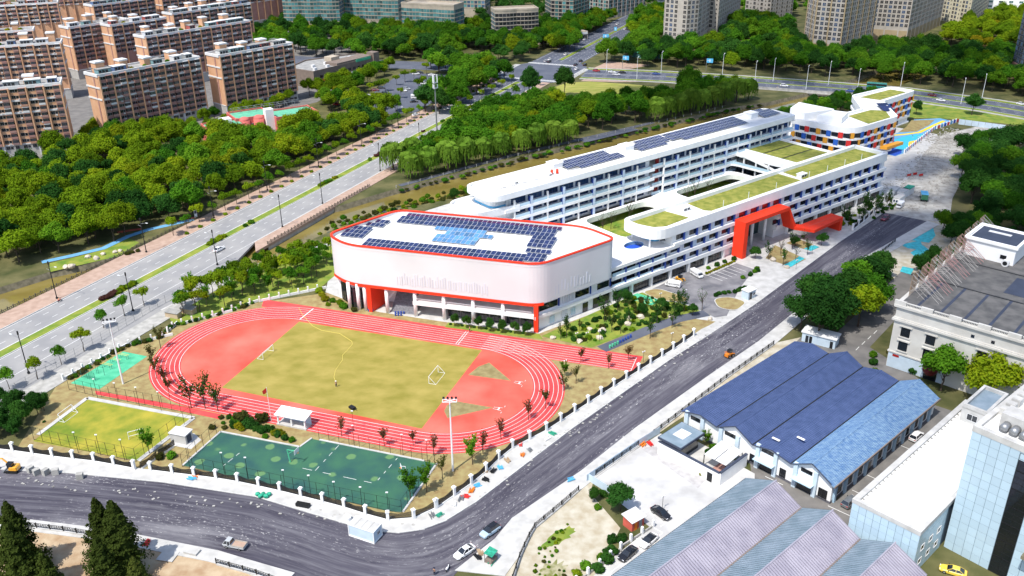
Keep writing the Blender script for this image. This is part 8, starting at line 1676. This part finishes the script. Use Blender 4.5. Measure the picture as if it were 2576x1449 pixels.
bag = MB().sphere((0, 0, 0.4), 0.55, 0.5, 0.45, 9, 6, jit=0.12, rnd=random.Random(3)).mesh('sack', 'tarp_green'); drum = MB().tube((0, 0, 0), (0, 0, 0.85), 0.29, n=12).mesh('drum', 'blue_fin'); drw = MB().tube((0, 0, 0), (0, 0, 0.85), 0.29, n=12).mesh('drum', 'court_mint'); bdr = MB().box(-0.6, 0.6, -0.4, 0.4, 0, 0.12).box(-0.6, -0.5, -0.4, 0.4, 0, 0.3).mesh('pallet', 'earth')
for i in range(5): o = part('sack', bag, None, tuple(q(1, 3, 20 + i * 28, 640 + (i % 2) * 20, 0.17)), i); tag(o, 'green net sack in the heap on the pavement by the hard court', 'sack', 'green sacks by the hard court')
for i in range(9): p = q(2, 2, 985 + i * 26, 605 - i * 13); o = part('drum', drum if i > 3 else drw, None, (p.x, p.y, 0.1)); tag(o, ('blue drum in the row along the garden drive' if i > 3 else 'pale green drum in the row along the garden drive'), 'drum', 'blue drums along the drive' if i > 3 else 'green drums along the drive')
for i in range(7): p = q(1, 2, 1405 + (i % 4) * 28, 262 + (i // 4) * 18); o = part('drum', drum, None, (p.x, p.y, 0.08), 0, 0.9); tag(o, 'blue drum in the cluster before the hall steps', 'drum', 'drums before the hall steps')
for i in range(4): p = q(1, 2, 1120 + i * 18, 225 + (i % 2) * 12); o = part('drum', drum, None, (p.x, p.y, 0.08)); tag(o, 'blue drum beside the red portal leg of the hall', 'drum', 'drums beside the hall portal')
bx = thing('planter_box', 'long black box standing on the pavement by the hard court', 'box', tuple(q(1, 3, 475, 745, 0.17)), R(-17)); part('box', MB().box(-1.5, 1.5, -0.5, 0.5, 0, 0.7).box(-1.45, 1.45, -0.45, 0.45, 0.7, 0.72, 1).mesh('box', ['dark_metal', 'rubber']), bx)
wb = part('water_barrel', MB().tube((0, 0, 0), (0, 0, 0.9), 0.75, 0.75, 14).tube((0, 0, 0.9), (0, 0, 1.1), 0.75, 0.3, 14).mesh('wb', 'white_metal'), None, tuple(q(1, 3, 925, 885, 0.17))); tag(wb, 'round white tank beside the site container', 'tank')
pnl = thing('board_stack', 'flat pale sheets stacked on the near pavement', 'board stack', tuple(q(0, 3, 1690, 1240, 0.17)), R(-12)); part('board', MB().box(-1.6, 1.8, -1.6, 1.3, 0, 0.08).mesh('b', 'concrete_white'), pnl); pn2 = thing('board_stack', 'neat stack of white boards beside the flat sheets', 'board stack', tuple(q(0, 3, 1935, 1210, 0.17)), R(-18))
for k in range(3): part('board', MB().box(-1.4, 1.4, -0.8, 0.8, k * 0.16, k * 0.16 + 0.13).mesh('b', 'concrete_white'), pn2)
rr2 = random.Random(12); CL_ = [('orange', 'orange barrier panels'), ('earth', 'timber pallet'), ('grey_metal', 'bundle of steel pipes'), ('sky_blue', 'blue crate'), ('tarp_green', 'green net bundle'), ('kg_red', 'red crate'), ('dark_metal', 'black hose coil'), ('white', 'white bucket')]
spots = [q(2, 3, 105, 240), q(2, 3, 80, 130), q(2, 3, 180, 190), q(2, 3, 355, 75), q(2, 3, 410, 25), q(1, 3, 2310, 400), q(1, 3, 2390, 400), q(1, 3, 2460, 370), q(1, 3, 2530, 300), q(1, 3, 2310, 490), q(1, 3, 2230, 550), q(1, 3, 2170, 600), q(1, 3, 2115, 660), q(1, 3, 2065, 680), q(1, 3, 1990, 740), q(1, 3, 1845, 850), q(1, 3, 1770, 850), q(1, 3, 2330, 1210), q(1, 3, 2370, 1320), q(1, 3, 2260, 1225), q(1, 3, 2235, 1270), q(0, 3, 1930, 480), q(0, 3, 1965, 450), q(0, 3, 1480, 1130), q(2, 3, 590, 490), q(2, 3, 1320, 140), q(2, 3, 1390, 130)]
for i, p in enumerate(spots):
 m_, nm = CL_[(i * 5 + i // 8) % len(CL_)]; o = thing('site_material', '%s lying on the pavement, %s of the building materials by the road' % (nm, (ORD + 'fourteenth fifteenth sixteenth seventeenth eighteenth nineteenth twentieth'.split() + ['twenty-%s' % s_ for s_ in ORD])[i]), 'site material', (p.x, p.y, 0.17), rr2.uniform(0, 3)); b = MB();
 for k in range(5): b.obox(rr2.uniform(-0.25, 0.25), (k - 2) * 0.22, 0.12 + rr2.uniform(0, 0.22), rr2.uniform(0.9, 2.0), 0.14, rr2.uniform(0.12, 0.4), rr2.uniform(-0.15, 0.15))
 part('pieces', b.mesh('pieces', m_), o)
rub = MB(); rg = random.Random(31)
for k in range(1500):
 t = rg.random(); a_, b_ = Vector((148, 322)).lerp(Vector((222, 425)), t), 0; off = rg.choice([rg.gauss(5, 2.2), rg.gauss(-6, 2)]); x = a_.x + off * 0.8 + rg.gauss(0, 2); y = a_.y - off * 0.6 + rg.gauss(0, 2); s_ = rg.uniform(0.15, 0.8); rub.obox(x, y, 0.1, s_, s_ * rg.uniform(0.4, 1), rg.uniform(0.1, 0.5), rg.uniform(0, 3))
for k in range(500): x, y = rg.gauss(196, 7), rg.gauss(398, 5); rub.obox(x + 14, y + 12, 0.15, rg.uniform(0.2, 0.9), rg.uniform(0.2, 0.6), rg.uniform(0.2, 0.8), rg.uniform(0, 3))
struct('rubble', rub.mesh('rubble', 'rubble_ground'), 'broken concrete rubble along the building site track', kind='stuff')
hf = thing('site_hoarding', 'pale turquoise site hoarding beside the kindergarten lawn', 'hoarding', (0, 0, 0))
for (p, a) in along([q2(3, 0, 1915, 1250), q2(3, 0, 2360, 1310), q2(3, 0, 2290, 1400), q2(3, 0, 2576, 1449)], 3.0): part('hoarding_panel', hm, hf, (p.x, p.y, 0), a, (2.4, 1, 1.4))
kf = thing('kindergarten_wall', 'low colourful wall of the kindergarten with white posts', 'wall', (0, 0, 0)); kw = [(177.2, 389.9), (192.3, 409.2), (207, 428.1), (224, 441.3)]
for i, (p, a) in enumerate(along(kw, 3.0)): part('post', box_mesh('kpost', 0.5, 0.5, 2.0, 'white'), kf, (p.x, p.y, 0), a); part('wall_panel', MB().box(0.25, 2.75, -0.1, 0.1, 0, 1.5).mesh('wp', ('path_blue', 'play_blue', 'track_red')[i % 3]), kf, (p.x, p.y, 0), a)
for i in range(3): p = q(3, 1, (1400, 1460, 1520)[i], (330, 318, 330)[i]); o = part('barrier', MB().box(-0.1, 2.0, -0.05, 0.05, 0.2, 1.1).mesh('barrier', 'kg_red'), None, (p.x, p.y, 0.06), 0.4); tag(o, 'red and white barrier across the building site track', 'barrier', 'red barriers on the site track')
hos = thing('garden_hose', 'yellow hose lying in a long curve across the turf', 'hose', (0, 0, 0.12)); part('hose', MB().path([tuple(q(1, 2, *p, 0.0)) for p in ((430, 200), (460, 260), (510, 320), (570, 385), (660, 430), (840, 460), (910, 505), (965, 540), (970, 570), (930, 620), (870, 680), (870, 730), (800, 830), (785, 900), (805, 960))], 0.06, 4).mesh('hose', 'line_yellow'), hos)
tr_ = part('turf_cart', MB().box(-0.8, 0.8, -0.5, 0.5, 0.3, 0.8).box(0.8, 1.6, -0.05, 0.05, 0.5, 0.6).mesh('cart', 'dark_metal'), None, tuple(q(1, 2, 970, 1220, 0.1)), -0.7); tag(tr_, 'small dark cart left on the near side of the turf', 'cart')
for i, (x, y) in enumerate([(1650, 230), (1800, 190)]): p = q(0, 2, x + 100, y + 60); o = thing('timber_crate', ('long wooden crate beside the white lattice fence', 'second wooden crate set behind the first')[i], 'crate', (p.x, p.y, 0), R(-20)); part('box', MB().box(-2.2, 2.2, -1, 1, 0, 1.7).mesh('box', 'earth'), o); part('lid', slabq(MB(), [(-2.4, -1.2, 1.8), (2.4, -1.2, 1.8), (2.4, 1.2, 2.0), (-2.4, 1.2, 2.0)], 0.1).mesh('lid', 'roof_grey'), o)
wl = thing('boundary_wall', 'low white boundary wall with hedge along the school garden', 'wall', (0, 0, 0))
for (p, a) in along([(-116.6, 200.7), (-107.4, 218.5), (-98.7, 223.5), (-97.8, 230.1), (-85.7, 237.9), (-78.4, 245.1), (-60, 254)], 3.0): part('wall_panel', MB().box(0, 2.8, -0.12, 0.12, 0, 0.8).mesh('wp', 'white'), wl, (p.x, p.y, 0), a); part('post', box_mesh('wpost', 0.4, 0.4, 1.9, 'white'), wl, (p.x, p.y, 0), a)
# ================================================================== planting
rp = random.Random(77)
mat('weedy', (0.16, 0.17, 0.05), 0.95, col2=(0.42, 0.38, 0.27), scale=0.7, detail=10)
def shrubs(line, step, keys, s0, s1, label, group, jit=0.5, z=0.0, sz=1.0, name='hedge_shrub'):
 for (p, a) in along(line, step): s_ = rp.uniform(s0, s1); tree(rp.choice(keys), p.x + rp.uniform(-jit, jit), p.y + rp.uniform(-jit, jit), s_, label, group, z, sz=s_ * sz, name=name)
for i, (x, y) in enumerate([(-114.7, 237.1), (-111.5, 244.0), (-117.9, 229.7), (-117.7, 216.0), (-120.8, 209.0), (-123.6, 201.4), (-128.5, 196.6)]): tree('street' if i % 2 else 'street2', x, y, rp.uniform(0.95, 1.2), 'round crowned street tree between carriageway and wire fence', 'street trees along the wire fence')
for t in range(226, 500, 7): x, y = X(t, 232.5 + rp.uniform(-.5, .5)); tree('street' if rp.random() < .6 else 'street2', x, y, rp.uniform(1.0, 1.3), 'street tree on the pink walkway before the wood', 'street trees on the pink walkway'); tree('shrub_sun', *X(t + 3, 229.0), 1.1, 'low shrub at the kerb of the pink walkway', 'kerb shrubs of the pink walkway', name='kerb_shrub')
for t in range(340, 505, 12): x, y = X(t, 199 + rp.uniform(-.5, .5)); tree('street2', x, y, rp.uniform(1.0, 1.4), 'street tree beside the riverside wood', 'street trees beside the riverside wood')
for (t, c, k, n_, s_) in ((176, 214.8, 'purple', 5, 1.5), (182, 214.8, 'sun', 6, 1.6), (224, 214.8, 'sun', 7, 1.5), (243, 214.6, 'mid', 1, 1.3), (246.5, 214.6, 'mid', 1, 1.6), (292, 214.8, 'sun', 4, 1.3), (296, 214.8, 'mid', 3, 1.5), (302, 214.8, 'yellow', 2, 1.2), (330, 214.8, 'mid', 2, 1.2), (336, 214.8, 'purple', 4, 1.4), (348, 214.8, 'yellow', 4, 1.3), (364, 214.8, 'mid', 1, 1.0), (380, 214.8, 'purple', 2, 1.0), (400, 214.8, 'mid', 3, 1.2), (430, 214.8, 'sun', 5, 1.2), (460, 214.8, 'mid', 5, 1.2)):
 for i in range(n_): x, y = X(t + i * 1.3, c + rp.uniform(-.5, .5)); tree('shrub_' + k, x, y, s_ * rp.uniform(.85, 1.1), '%s shrub clump on the median strip' % {'purple': 'dark purple', 'sun': 'yellow green', 'mid': 'green', 'yellow': 'golden'}[k], '%s median shrubs' % k, 0.2, sz=s_ * 0.8, name='median_shrub')
for i in range(6): tree('street', *X(420 + i * 14, 214.8), 1.1, 'small tree on the median strip near the crossing', 'median trees', 0.2)
# garden between hall and carriageway
G1 = [(-98, 232), (-80, 247), (-62, 258), (-60, 284), (-76, 276), (-90, 260), (-102, 242)]
wood(G1, 4.2, ['street', 'street2', 'young3', 'street2', 'street'], 1.0, 1.5, 'young leafy tree in the garden beside the sports hall', 'young trees of the hall garden', seed=41)
shrubs([(-115, 201), (-107, 218), (-99, 223), (-98, 230), (-86, 238), (-78, 245)], 1.6, ['shrub_mid', 'shrub_olive', 'shrub_dark'], 0.8, 1.2, 'hedge shrub along the low white boundary wall', 'boundary hedge')
for (x, y, k, s_) in [(-57, 246, 'shrub_yellow', 1.6), (-54.5, 245, 'shrub_mid', 1.3), (-52, 243.5, 'shrub_sun', 1.5), (-50.5, 240.8, 'shrub_mid', 1.7), (-48.6, 241.2, 'shrub_dark', 1.2), (-58.5, 249, 'shrub_yellow', 1.4), (-60, 252, 'shrub_sun', 1.6), (-55.5, 242.6, 'shrub_sun', 1.0), (-47, 238.6, 'shrub_olive', 1.2)]: tree(k, x, y, s_, '%s shrub at the rounded corner of the sports hall' % {'y': 'golden', 'm': 'green', 's': 'bright green', 'd': 'dark green', 'o': 'olive'}[k[6]], 'shrubs at the rounded hall corner')
for i in range(7): tree('broad3d', *S(*hp(33.5 + i * 3.6, -2.6)[:2]), 0.26, 'small clipped tree in the row before the hall arcade', 'clipped trees before the hall', sz=0.38); tree('shrub_dark', *S(*hp(32 + i * 3.6, -1.8)[:2]), 0.6, 'low shrub under the clipped trees before the hall', 'low shrubs before the hall')
sheet('hall_bed', [S(*hp(31, -0.6)[:2]), S(*hp(58, -0.6)[:2]), S(*hp(60, -3.6)[:2]), S(*hp(31, -3.8)[:2])], 0.085, 'lawn', label='planted strip before the hall arcade')
# garden right of the hall
GR = [(10, 221), (21.5, 215.6), (37.5, 226.6), (50, 233.5), (52, 238.5), (40, 247), (35, 243)]
wood(GR, 2.7, ['shrub_dark', 'shrub_mid', 'shrub_dark', 'shrub_sun', 'shrub_mid', 'shrub_olive', 'young2'], 0.7, 1.35, 'shrub massed in the garden beside the hall flank', 'garden shrubs beside the hall', seed=43, name='garden_shrub')
for i, (x, y, k, s_) in enumerate([(31, 236, 'young2', 1.2), (38, 233, 'broad0d', 0.42), (44, 236, 'broad1d', 0.40), (34, 241, 'broad2d', 0.45), (49, 236.5, 'young2', 1.1), (41.5, 228.5, 'young2', 1.25), (47, 231.8, 'young2', 1.2), (56, 236.4, 'bare', 1.15), (19, 224, 'young0', 0.7), (27, 229.5, 'young0', 0.9), (52.6, 233, 'broad1d', 0.35), (38.2, 219.4, 'young2', 1.2), (45.3, 225.4, 'young2', 1.1)]): tree(k, x, y, s_, ('tall thin garden tree near the hall flank', 'dark bushy tree in the middle of the garden', 'dark bushy tree near the forecourt', 'dark bushy tree against the hall wall', 'thin garden tree by the drive end', 'slim tall tree beside the garden drive', 'slim tree where the drive meets the forecourt', 'leafless tree on the forecourt corner', 'little tree against the white hall wall', 'young tree among the low shrubs', 'round dark bush near the kerb', 'slim tree on the thin grass by the drive', 'slim tree on the thin grass by the fence')[i])
rk = [MB().sphere((0, 0, 0.25), 0.9, 0.7, 0.6, 8, 5, jit=0.2, rnd=random.Random(i)).mesh('boulder', 'boulder' if 'boulder' in M else mat('boulder', (0.50, 0.44, 0.36), 0.9, var=0.15, scale=1.0).name) for i in range(3)]
for i, (x, y) in enumerate([q2(2, 2, 410, 510), q2(2, 2, 680, 545), q2(2, 2, 885, 510), q2(2, 2, 905, 445), q2(2, 2, 780, 420), q2(2, 2, 1165, 310), q2(2, 2, 1165, 370), q2(2, 2, 1290, 300), q2(2, 2, 1995, 320), q2(2, 2, 1600, 300), q2(0, 1, 885, 1145), q2(0, 1, 970, 1160), q2(0, 1, 1040, 1115), q2(0, 1, 1160, 1095), q2(0, 1, 660, 1245), q2(0, 1, 720, 1240), q2(0, 1, 1210, 1080), (89.5, 266, ), (86.5, 272)]): o = part('boulder', rk[i % 3], None, (x, y, 0.05), i * 1.3, 1.0 + (i % 4) * 0.15); tag(o, 'pale rounded boulder in the hall garden' if i < 10 else ('pale boulder on the grassy river edge' if i < 17 else 'brown boulder on the lawn before the red portal'), 'boulder', 'boulders in the hall garden' if i < 10 else ('boulders on the river edge' if i < 17 else 'boulders before the portal'))
# rows along the school front and site fence
for i in range(11): tree(rp.choice(['young2', 'shrub_dark', 'young0', 'shrub_mid']), *S(113 + i * 5.4, -3.0 - rp.uniform(0, 3) - (4 if i > 4 else 0)), rp.uniform(0.8, 1.2), 'planting along the foot of the front wing beyond the portal', 'front wing planting')
wood([S(136, -2), S(176, -2), S(178, -9), S(160, -12), S(138, -11)], 3.4, ['shrub_dark', 'young2', 'shrub_mid', 'shrub_dark', 'shrub_sun'], 0.8, 1.5, 'dark shrub in the bed between canopy and fence', 'shrubs between canopy and fence', seed=45, name='garden_shrub')
for i in range(7): tree(('young2', 'bare')[i % 2], *S(93 + (i % 4) * 6.5, -10 - (i // 4) * 6), rp.uniform(0.9, 1.15), 'slim staked tree on the lawn before the red portal', 'slim trees before the portal')
for i, (s_, d_, k, z_) in enumerate([(90, -7, 'broad0d', .42), (117, -14, 'broad2d', .42), (109, -9, 'broad1d', .36), (84, -3, 'shrub_dark', 1.2), (80, -2.5, 'shrub_dark', 1.1), (76, -2.5, 'shrub_dark', 1.2), (72, -2.3, 'shrub_mid', 1.0)]): tree(k, *S(s_, d_), z_, ('rounded dark tree at the foot of the red portal', 'rounded tree under the front of the canopy', 'rounded tree behind the smaller lawn', 'dark clipped shrub beside the red portal leg', 'second dark shrub along the wing', 'third dark shrub along the wing', 'green shrub by the minibus')[i])
shrubs([(62.5, 262), (73.5, 271.3)], 1.2, ['shrub_yellow'], 0.6, 0.8, 'yellow hedge shrub along the parking bays', 'yellow hedge of the parking bays', 0.1); shrubs([(74, 258), (80, 265)], 1.8, ['shrub_dark', 'shrub_mid', 'shrub_yellow'], 0.8, 1.2, 'shrub between parking bays and plaza', 'plaza hedge shrubs', 0.8); shrubs([(62, 246), (68, 248), (72, 251)], 1.6, ['shrub_dark'], 0.9, 1.1, 'dark round shrub behind the gate booth', 'shrubs behind the gate booth', 0.3)
# around the courts and the track
wood([(-73, 183), (-66, 182.4), (-57, 177.2), (-50, 173.4), (-49.5, 170.8), (-67.5, 177.4), (-71, 176)], 2.1, ['shrub_dark', 'shrub_mid', 'shrub_olive', 'shrub_yellow'], 0.7, 1.4, 'shrub in the bed between track and hard court', 'shrubs between track and hard court', seed=46, name='garden_shrub')
for i, (x, y, k, s_) in enumerate([(-79, 186.8, 'young2', 1.5), (-75.5, 186.5, 'young2', 1.6), (-72, 185.2, 'young2', 1.4), (-86.2, 192.2, 'young0', 1.1), (-96, 208, 'young0', 1.2), (-92.5, 201, 'young0', 1.3), (-97, 217, 'young0', 1.3), (-89, 197.3, 'young1', 1.3), (-82.5, 168, 'young3', 1.2), (-60, 180.5, 'shrub_olive', 2.0), (-65, 181, 'shrub_olive', 2.2), (-63, 178.6, 'shrub_dark', 1.8), (-59, 176, 'shrub_dark', 1.6), (-55, 174.4, 'shrub_dark', 1.2), (-77, 166.5, 'shrub_mid', 1.5), (-79.5, 166, 'shrub_olive', 1.3), (-18.5, 153, 'young3', 1.25), (-15.5, 157.5, 'young0', 1.15), (-21.8, 151, 'young3', 1.3), (-9.2, 162.5, 'young3', 1.3), (-7, 166.5, 'young1', 1.3), (-18, 166, 'young1', 1.2), (-29.6, 170, 'young1', 1.2), (-40, 174, 'young1', 1.15), (-3, 172, 'young1', 1.2), (3.5, 179.8, 'young1', 1.2), (7.8, 184.5, 'young0', 1.1), (16, 196, 'young0', 1.0), (12.6, 192.5, 'young2', 0.9), (13.2, 199.5, 'young3', 0.8), (18, 206.5, 'young1', 1.1), (25, 203.4, 'young1', 1.0), (30.6, 207.2, 'young1', 1.15), (-23, 170, 'young1', 1.0)]): tree(k, x, y, s_, '%s beside the courts and track' % {'young0': 'thin olive young tree', 'young1': 'thin rust tinged young tree', 'young2': 'slim dark upright tree', 'young3': 'leafy young tree', 'shrub_olive': 'olive shrub', 'shrub_dark': 'dark shrub', 'shrub_mid': 'green shrub'}[k], '%s planting around the track' % k)
wood([(-128, 176), (-112, 172), (-113, 190), (-122, 196), (-132, 190)], 4.6, ['broad0d', 'broad1d', 'shrub_dark'], 0.42, 0.6, 'dark leafy tree in the corner outside the small pitch', 'dark trees at the pitch corner', seed=47)
# waste plot, yard and warehouse edges
for i, (x, y, k, s_) in enumerate([(21.6, 146.4, 'broad1d', 0.62), (16.6, 149.4, 'broad0d', 0.32), (18.6, 151.2, 'shrub_dark', 1.2), (17.0, 147.0, 'shrub_mid', 1.1)]): tree(k, x, y, s_, ('dense round tree standing at the edge of the concrete yard', 'smaller bushy tree beside the yard tree', 'low bush behind the hoarding', 'low bush between the yard trees')[i])
wood([(20.6, 139.6), (22.4, 138.6), (15.6, 128.4), (9, 122), (6, 124), (13, 131)], 2.2, ['shrub_dark', 'shrub_mid', 'shrub_dark', 'shrub_sun'], 1.0, 1.7, 'bush in the overgrown strip behind the low wall', 'bushes behind the low wall', seed=49, name='wild_bush')
sheet('weed_patch', blob((8.5, 138.5), 1.6, 61, 2.6, 0.75), 0.04, 'lawn', label='green weed patch on the sandy plot'); sheet('weed_patch', blob((6.5, 128.5), 2.4, 62, 1.6, 0.9), 0.04, 'weedy', label='thin weeds on the near part of the sandy plot')
wood([(4.5, 135), (7, 139), (11.4, 143.6), (12.6, 142.6), (8.5, 136.5), (5, 124), (9, 131), (11, 129), (6, 121), (2, 122)], 1.5, ['shrub_mid', 'shrub_olive', 'shrub_sun'], 0.25, 0.6, 'weed tuft on the sandy waste plot', 'weeds on the waste plot', seed=50, name='weed_tuft')
lw = thing('garden_wall', 'low wall with white posts between parked cars and bushes', 'wall', (0, 0, 0))
for (p, a) in along([(27.5, 141.1), (22.4, 136.9), (16.9, 131.2), (8, 123)], 3.2): part('post', box_mesh('lpost', 0.45, 0.45, 1.9, 'white'), lw, (p.x, p.y, 0), a); part('wall_panel', MB().box(0.2, 3.0, -0.12, 0.12, 0, 0.6).mesh('wp', 'concrete'), lw, (p.x, p.y, 0), a)
bays = MB()
for ln in (((29.2, 139.4), (9, 120.5)), ((27.0, 141.6), (29.2, 139.4)), ((23.6, 138.0), (26.0, 135.9)), ((19.3, 134.2), (21.6, 132)), ((15.6, 129.6), (17.8, 127.6)), ((27.8, 146.6), (25.6, 144.6)), ((31.4, 143.6), (29, 141.2)), ((68, 143.5), (64.3, 147)), ((71, 152), (74.5, 148.4)), ((76, 157), (79.5, 153.4)), ((87, 168), (90.5, 164.5)), ((54, 157), (57, 154))): bays.prism(strip(ln, 0.07), 0.065, 0.07)
struct('parking_lines', bays.mesh('lines', 'line_white'), 'white parking bay lines in the yard and lane')
fbl = MB()
for s_ in range(6): a_, c_ = (62.8 + s_ * 2.3 * .79, 260.8 + s_ * 2.3 * .6), (66.5 + s_ * 2.3 * .79, 256.6 + s_ * 2.3 * .6); fbl.prism(strip([a_, c_], 0.07), 0.09, 0.094)
struct('parking_lines', fbl.mesh('lines', 'line_white'), 'white parking bay lines on the school forecourt')
for (x, y, k, s_) in [(103, 199, 'shrub_dark', 1.7), (100.5, 203.5, 'shrub_dark', 1.5), (101, 209, 'shrub_olive', 1.4), (105, 216, 'shrub_mid', 1.6), (110, 223, 'shrub_dark', 1.5), (93.5, 199.5, 'shrub_sun', 1.3), (94.5, 204, 'shrub_dark', 1.6), (96, 208, 'shrub_mid', 1.5)]: tree(k, x, y, s_, 'shrub at the foot of the cream building', 'shrubs at the foot of the cream building')
for k in range(4): p = q(3, 2, 900 + k * 60, 610 - k * 55); o = part('lane_mark', MB().box(-1.2, 1.2, -0.08, 0.08, 0, 0.01).mesh('mark', 'line_white'), None, (p.x, p.y, 0.06), R(50)); o['kind'] = 'structure'
# river edges
shrubs([(-132, 284), (-100, 309), (-66, 334)][:1] + [(-128, 287)], 2, ['shrub_olive'], 1, 1.2, 'reed clump at the left river edge', 'reeds at the near river edge')
shrubs([(-45, 349), (1, 387), (73, 441), (119, 475), (140, 485)], 3.0, ['shrub_mid', 'shrub_olive', 'shrub_dark', 'shrub_mid'], 0.9, 2.2, 'shrub on the far river bank below the willows', 'shrubs on the far river bank', 1.4, -1.2, 0.6)
wood([(-70, 300), (-52, 317), (-24, 335), (6, 357), (2, 366), (-28, 346), (-52, 328), (-66, 316)], 3.4, ['shrub_olive', 'shrub_sun', 'shrub_mid', 'shrub_olive'], 1.0, 1.8, 'reed like shrub on the near river bank behind the hall', 'reeds on the near river bank', seed=52, z=-0.9, name='reed_clump')
for i, (x, y, s_) in enumerate([(-22, 334, .5), (-14, 338, .55), (-6, 343, .5), (-44, 318, .35)]): tree('broad%dd' % (i % 3), x, y, s_, 'dark bush between hall and river, %s from the bridge' % ORD[3 - i])
bpst = thing('bank_railing', 'thin rail on white posts along the far river bank path', 'railing', (0, 0, 0)); bl = [(-47, 351), (1, 391.5), (73, 445.5), (118, 479)]
for (p, a) in along(bl, 6): part('post', box_mesh('bpost', 0.3, 0.3, 1.1, 'concrete'), bpst, (p.x, p.y, 0), a)
for a, c in zip(bl, bl[1:]): part('rail', MB().tube(a + (0.9,), c + (0.9,), 0.06, n=4).mesh('rail', 'bank_stone'), bpst)
sheet('bank_path', strip([(-46, 353.5), (0, 393.5), (34, 419), (73, 448)], 1.5), 0.05, 'asphalt_far', label='blue grey path along the far river bank'); sheet('bank_path', strip([(34, 415.5), (62, 436.5)], 2.6), 0.06, 'asphalt_far', label='short asphalt stretch on the far river bank')
pier_ = thing('road_bridge', 'concrete bridge carrying the lamp lined road over the river', 'bridge', (0, 0, 0)); part('girder', MB().prism(strip([(134, 523.5), (162, 512), (205, 495)], 0.5), -1.4, 0.5).mesh('girder', 'concrete'), pier_); part('parapet', MB().prism(strip([(134, 523.3), (162, 511.8), (205, 494.8)], 0.15), 0.5, 1.4).mesh('parapet', 'concrete'), pier_)
for x, y in ((158, 516), (176, 509)): part('pier', MB().prism(strip([(x, y), (x + 6, y + 16)], 0.8), -2.6, -0.6).mesh('pier', 'concrete'), pier_)
sheet('side_lawn', [(196, 452), (222, 448), (246, 438), (290, 400), (300, 425), (256, 458), (220, 482)], 0.04, 'lawn', label='green lawn between hoarding and the lamp lined road'); tree('broad1d', 238, 455, 1.0, 'dark tree behind the kindergarten playground'); tree('broad2m', 276, 440, 1.2, 'large tree on the lawn by the lamp lined road'); tree('broad0d', 210, 457, 0.7, 'small dark tree at the playground corner')
wood([(128, 440), (160, 468), (196, 492), (204, 484), (170, 452), (140, 432)], 6.5, ['broad0d', 'broad1d', 'broad2m'], 0.5, 0.85, 'dark tree between river and kindergarten', 'trees between river and kindergarten', seed=55)
for (i, j, x, y) in [(1, 0, 1415, 860), (1, 0, 1460, 990), (1, 0, 1590, 800), (1, 0, 1690, 880), (1, 0, 1715, 750), (1, 0, 1300, 920), (1, 0, 1240, 950), (1, 0, 1500, 830), (1, 0, 1640, 930), (1, 0, 1160, 950), (1, 0, 1250, 1070)]: p = q(i, j, x, y); tree('street', p.x, p.y, rp.uniform(1.0, 1.4), 'small round tree between parking bays', 'trees between parking bays')
mis = MB();
for k in range(260):
 t = rp.random(); p = Vector((-150, 164)).lerp(Vector((-20, 141)), t) if k % 2 else Vector((-8, 149)).lerp(Vector((62, 229)), t); s_ = rp.uniform(.2, .7); mis.obox(p.x + rp.uniform(-1, 2.2), p.y + rp.uniform(.6, 3.2), 0.172, s_, s_ * rp.uniform(.5, 1), 0.012, rp.uniform(0, 3))
struct('pavement_hatches', mis.mesh('hatches', 'concrete'), 'small square hatches and covers in the new pavement', kind='stuff')
gs = thing('tool_shed', 'small green roofed tool shelter on the pale slabs inside the bend', 'shelter', tuple(q(1, 3, 2365, 1300)), R(60)); part('roof', slabq(MB(), [(-1.1, -0.9, 2.2), (1.1, -0.9, 2.2), (1.1, 0.9, 2.5), (-1.1, 0.9, 2.5)], 0.08).mesh('roof', 'tarp_green'), gs); part('rack', MB().box(-1, 1, -0.8, 0.8, 0, 0.9).mesh('rack', 'brown_stone'), gs)
for x in (-1, 1): part('post', MB().tube((x, -0.8, 0), (x, -0.8, 2.2), 0.05, n=4).tube((x, 0.8, 0), (x, 0.8, 2.4), 0.05, n=4).mesh('post', 'dark_metal'), gs)
# ================================================================== one drifting cloud, out of the picture, dimming the far and right side of the district
cm = bpy.data.materials.new('cloud'); cm.use_nodes = True; n_ = cm.node_tree; n_.nodes.remove(n_.nodes['Principled BSDF']); d1 = n_.nodes.new('ShaderNodeBsdfDiffuse'); d1.inputs[0].default_value = (0.9, 0.9, 0.9, 1); t1 = n_.nodes.new('ShaderNodeBsdfTransparent'); mx_ = n_.nodes.new('ShaderNodeMixShader'); mx_.inputs[0].default_value = 0.05; n_.links.new(t1.outputs[0], mx_.inputs[1]); n_.links.new(d1.outputs[0], mx_.inputs[2]); n_.links.new(mx_.outputs[0], n_.nodes['Material Output'].inputs[0]); M['cloud'] = cm
off = sv * (900 / sv.z); cl = MB(); rc_ = random.Random(5)
CLD = [(120, 210), (250, 300), (300, 180), (180, 420), (330, 420), (80, 560), (200, 590), (330, 560), (-20, 720), (120, 760), (-140, 760), (260, 720), (60, 440), (110, 320)]
for x, y in CLD:
 for k in range(3): r_ = rc_.uniform(55, 85); cl.sphere((x + off.x + rc_.uniform(-40, 40), y + off.y + rc_.uniform(-40, 40), 900 + rc_.uniform(-10, 25)), r_, r_, r_ * 0.35, 16, 8)
struct('cloud', cl.mesh('cloud', 'cloud', True), 'drifting fair weather cloud high overhead', kind='stuff')
print('objects', len(bpy.data.objects), 'trees', NT)
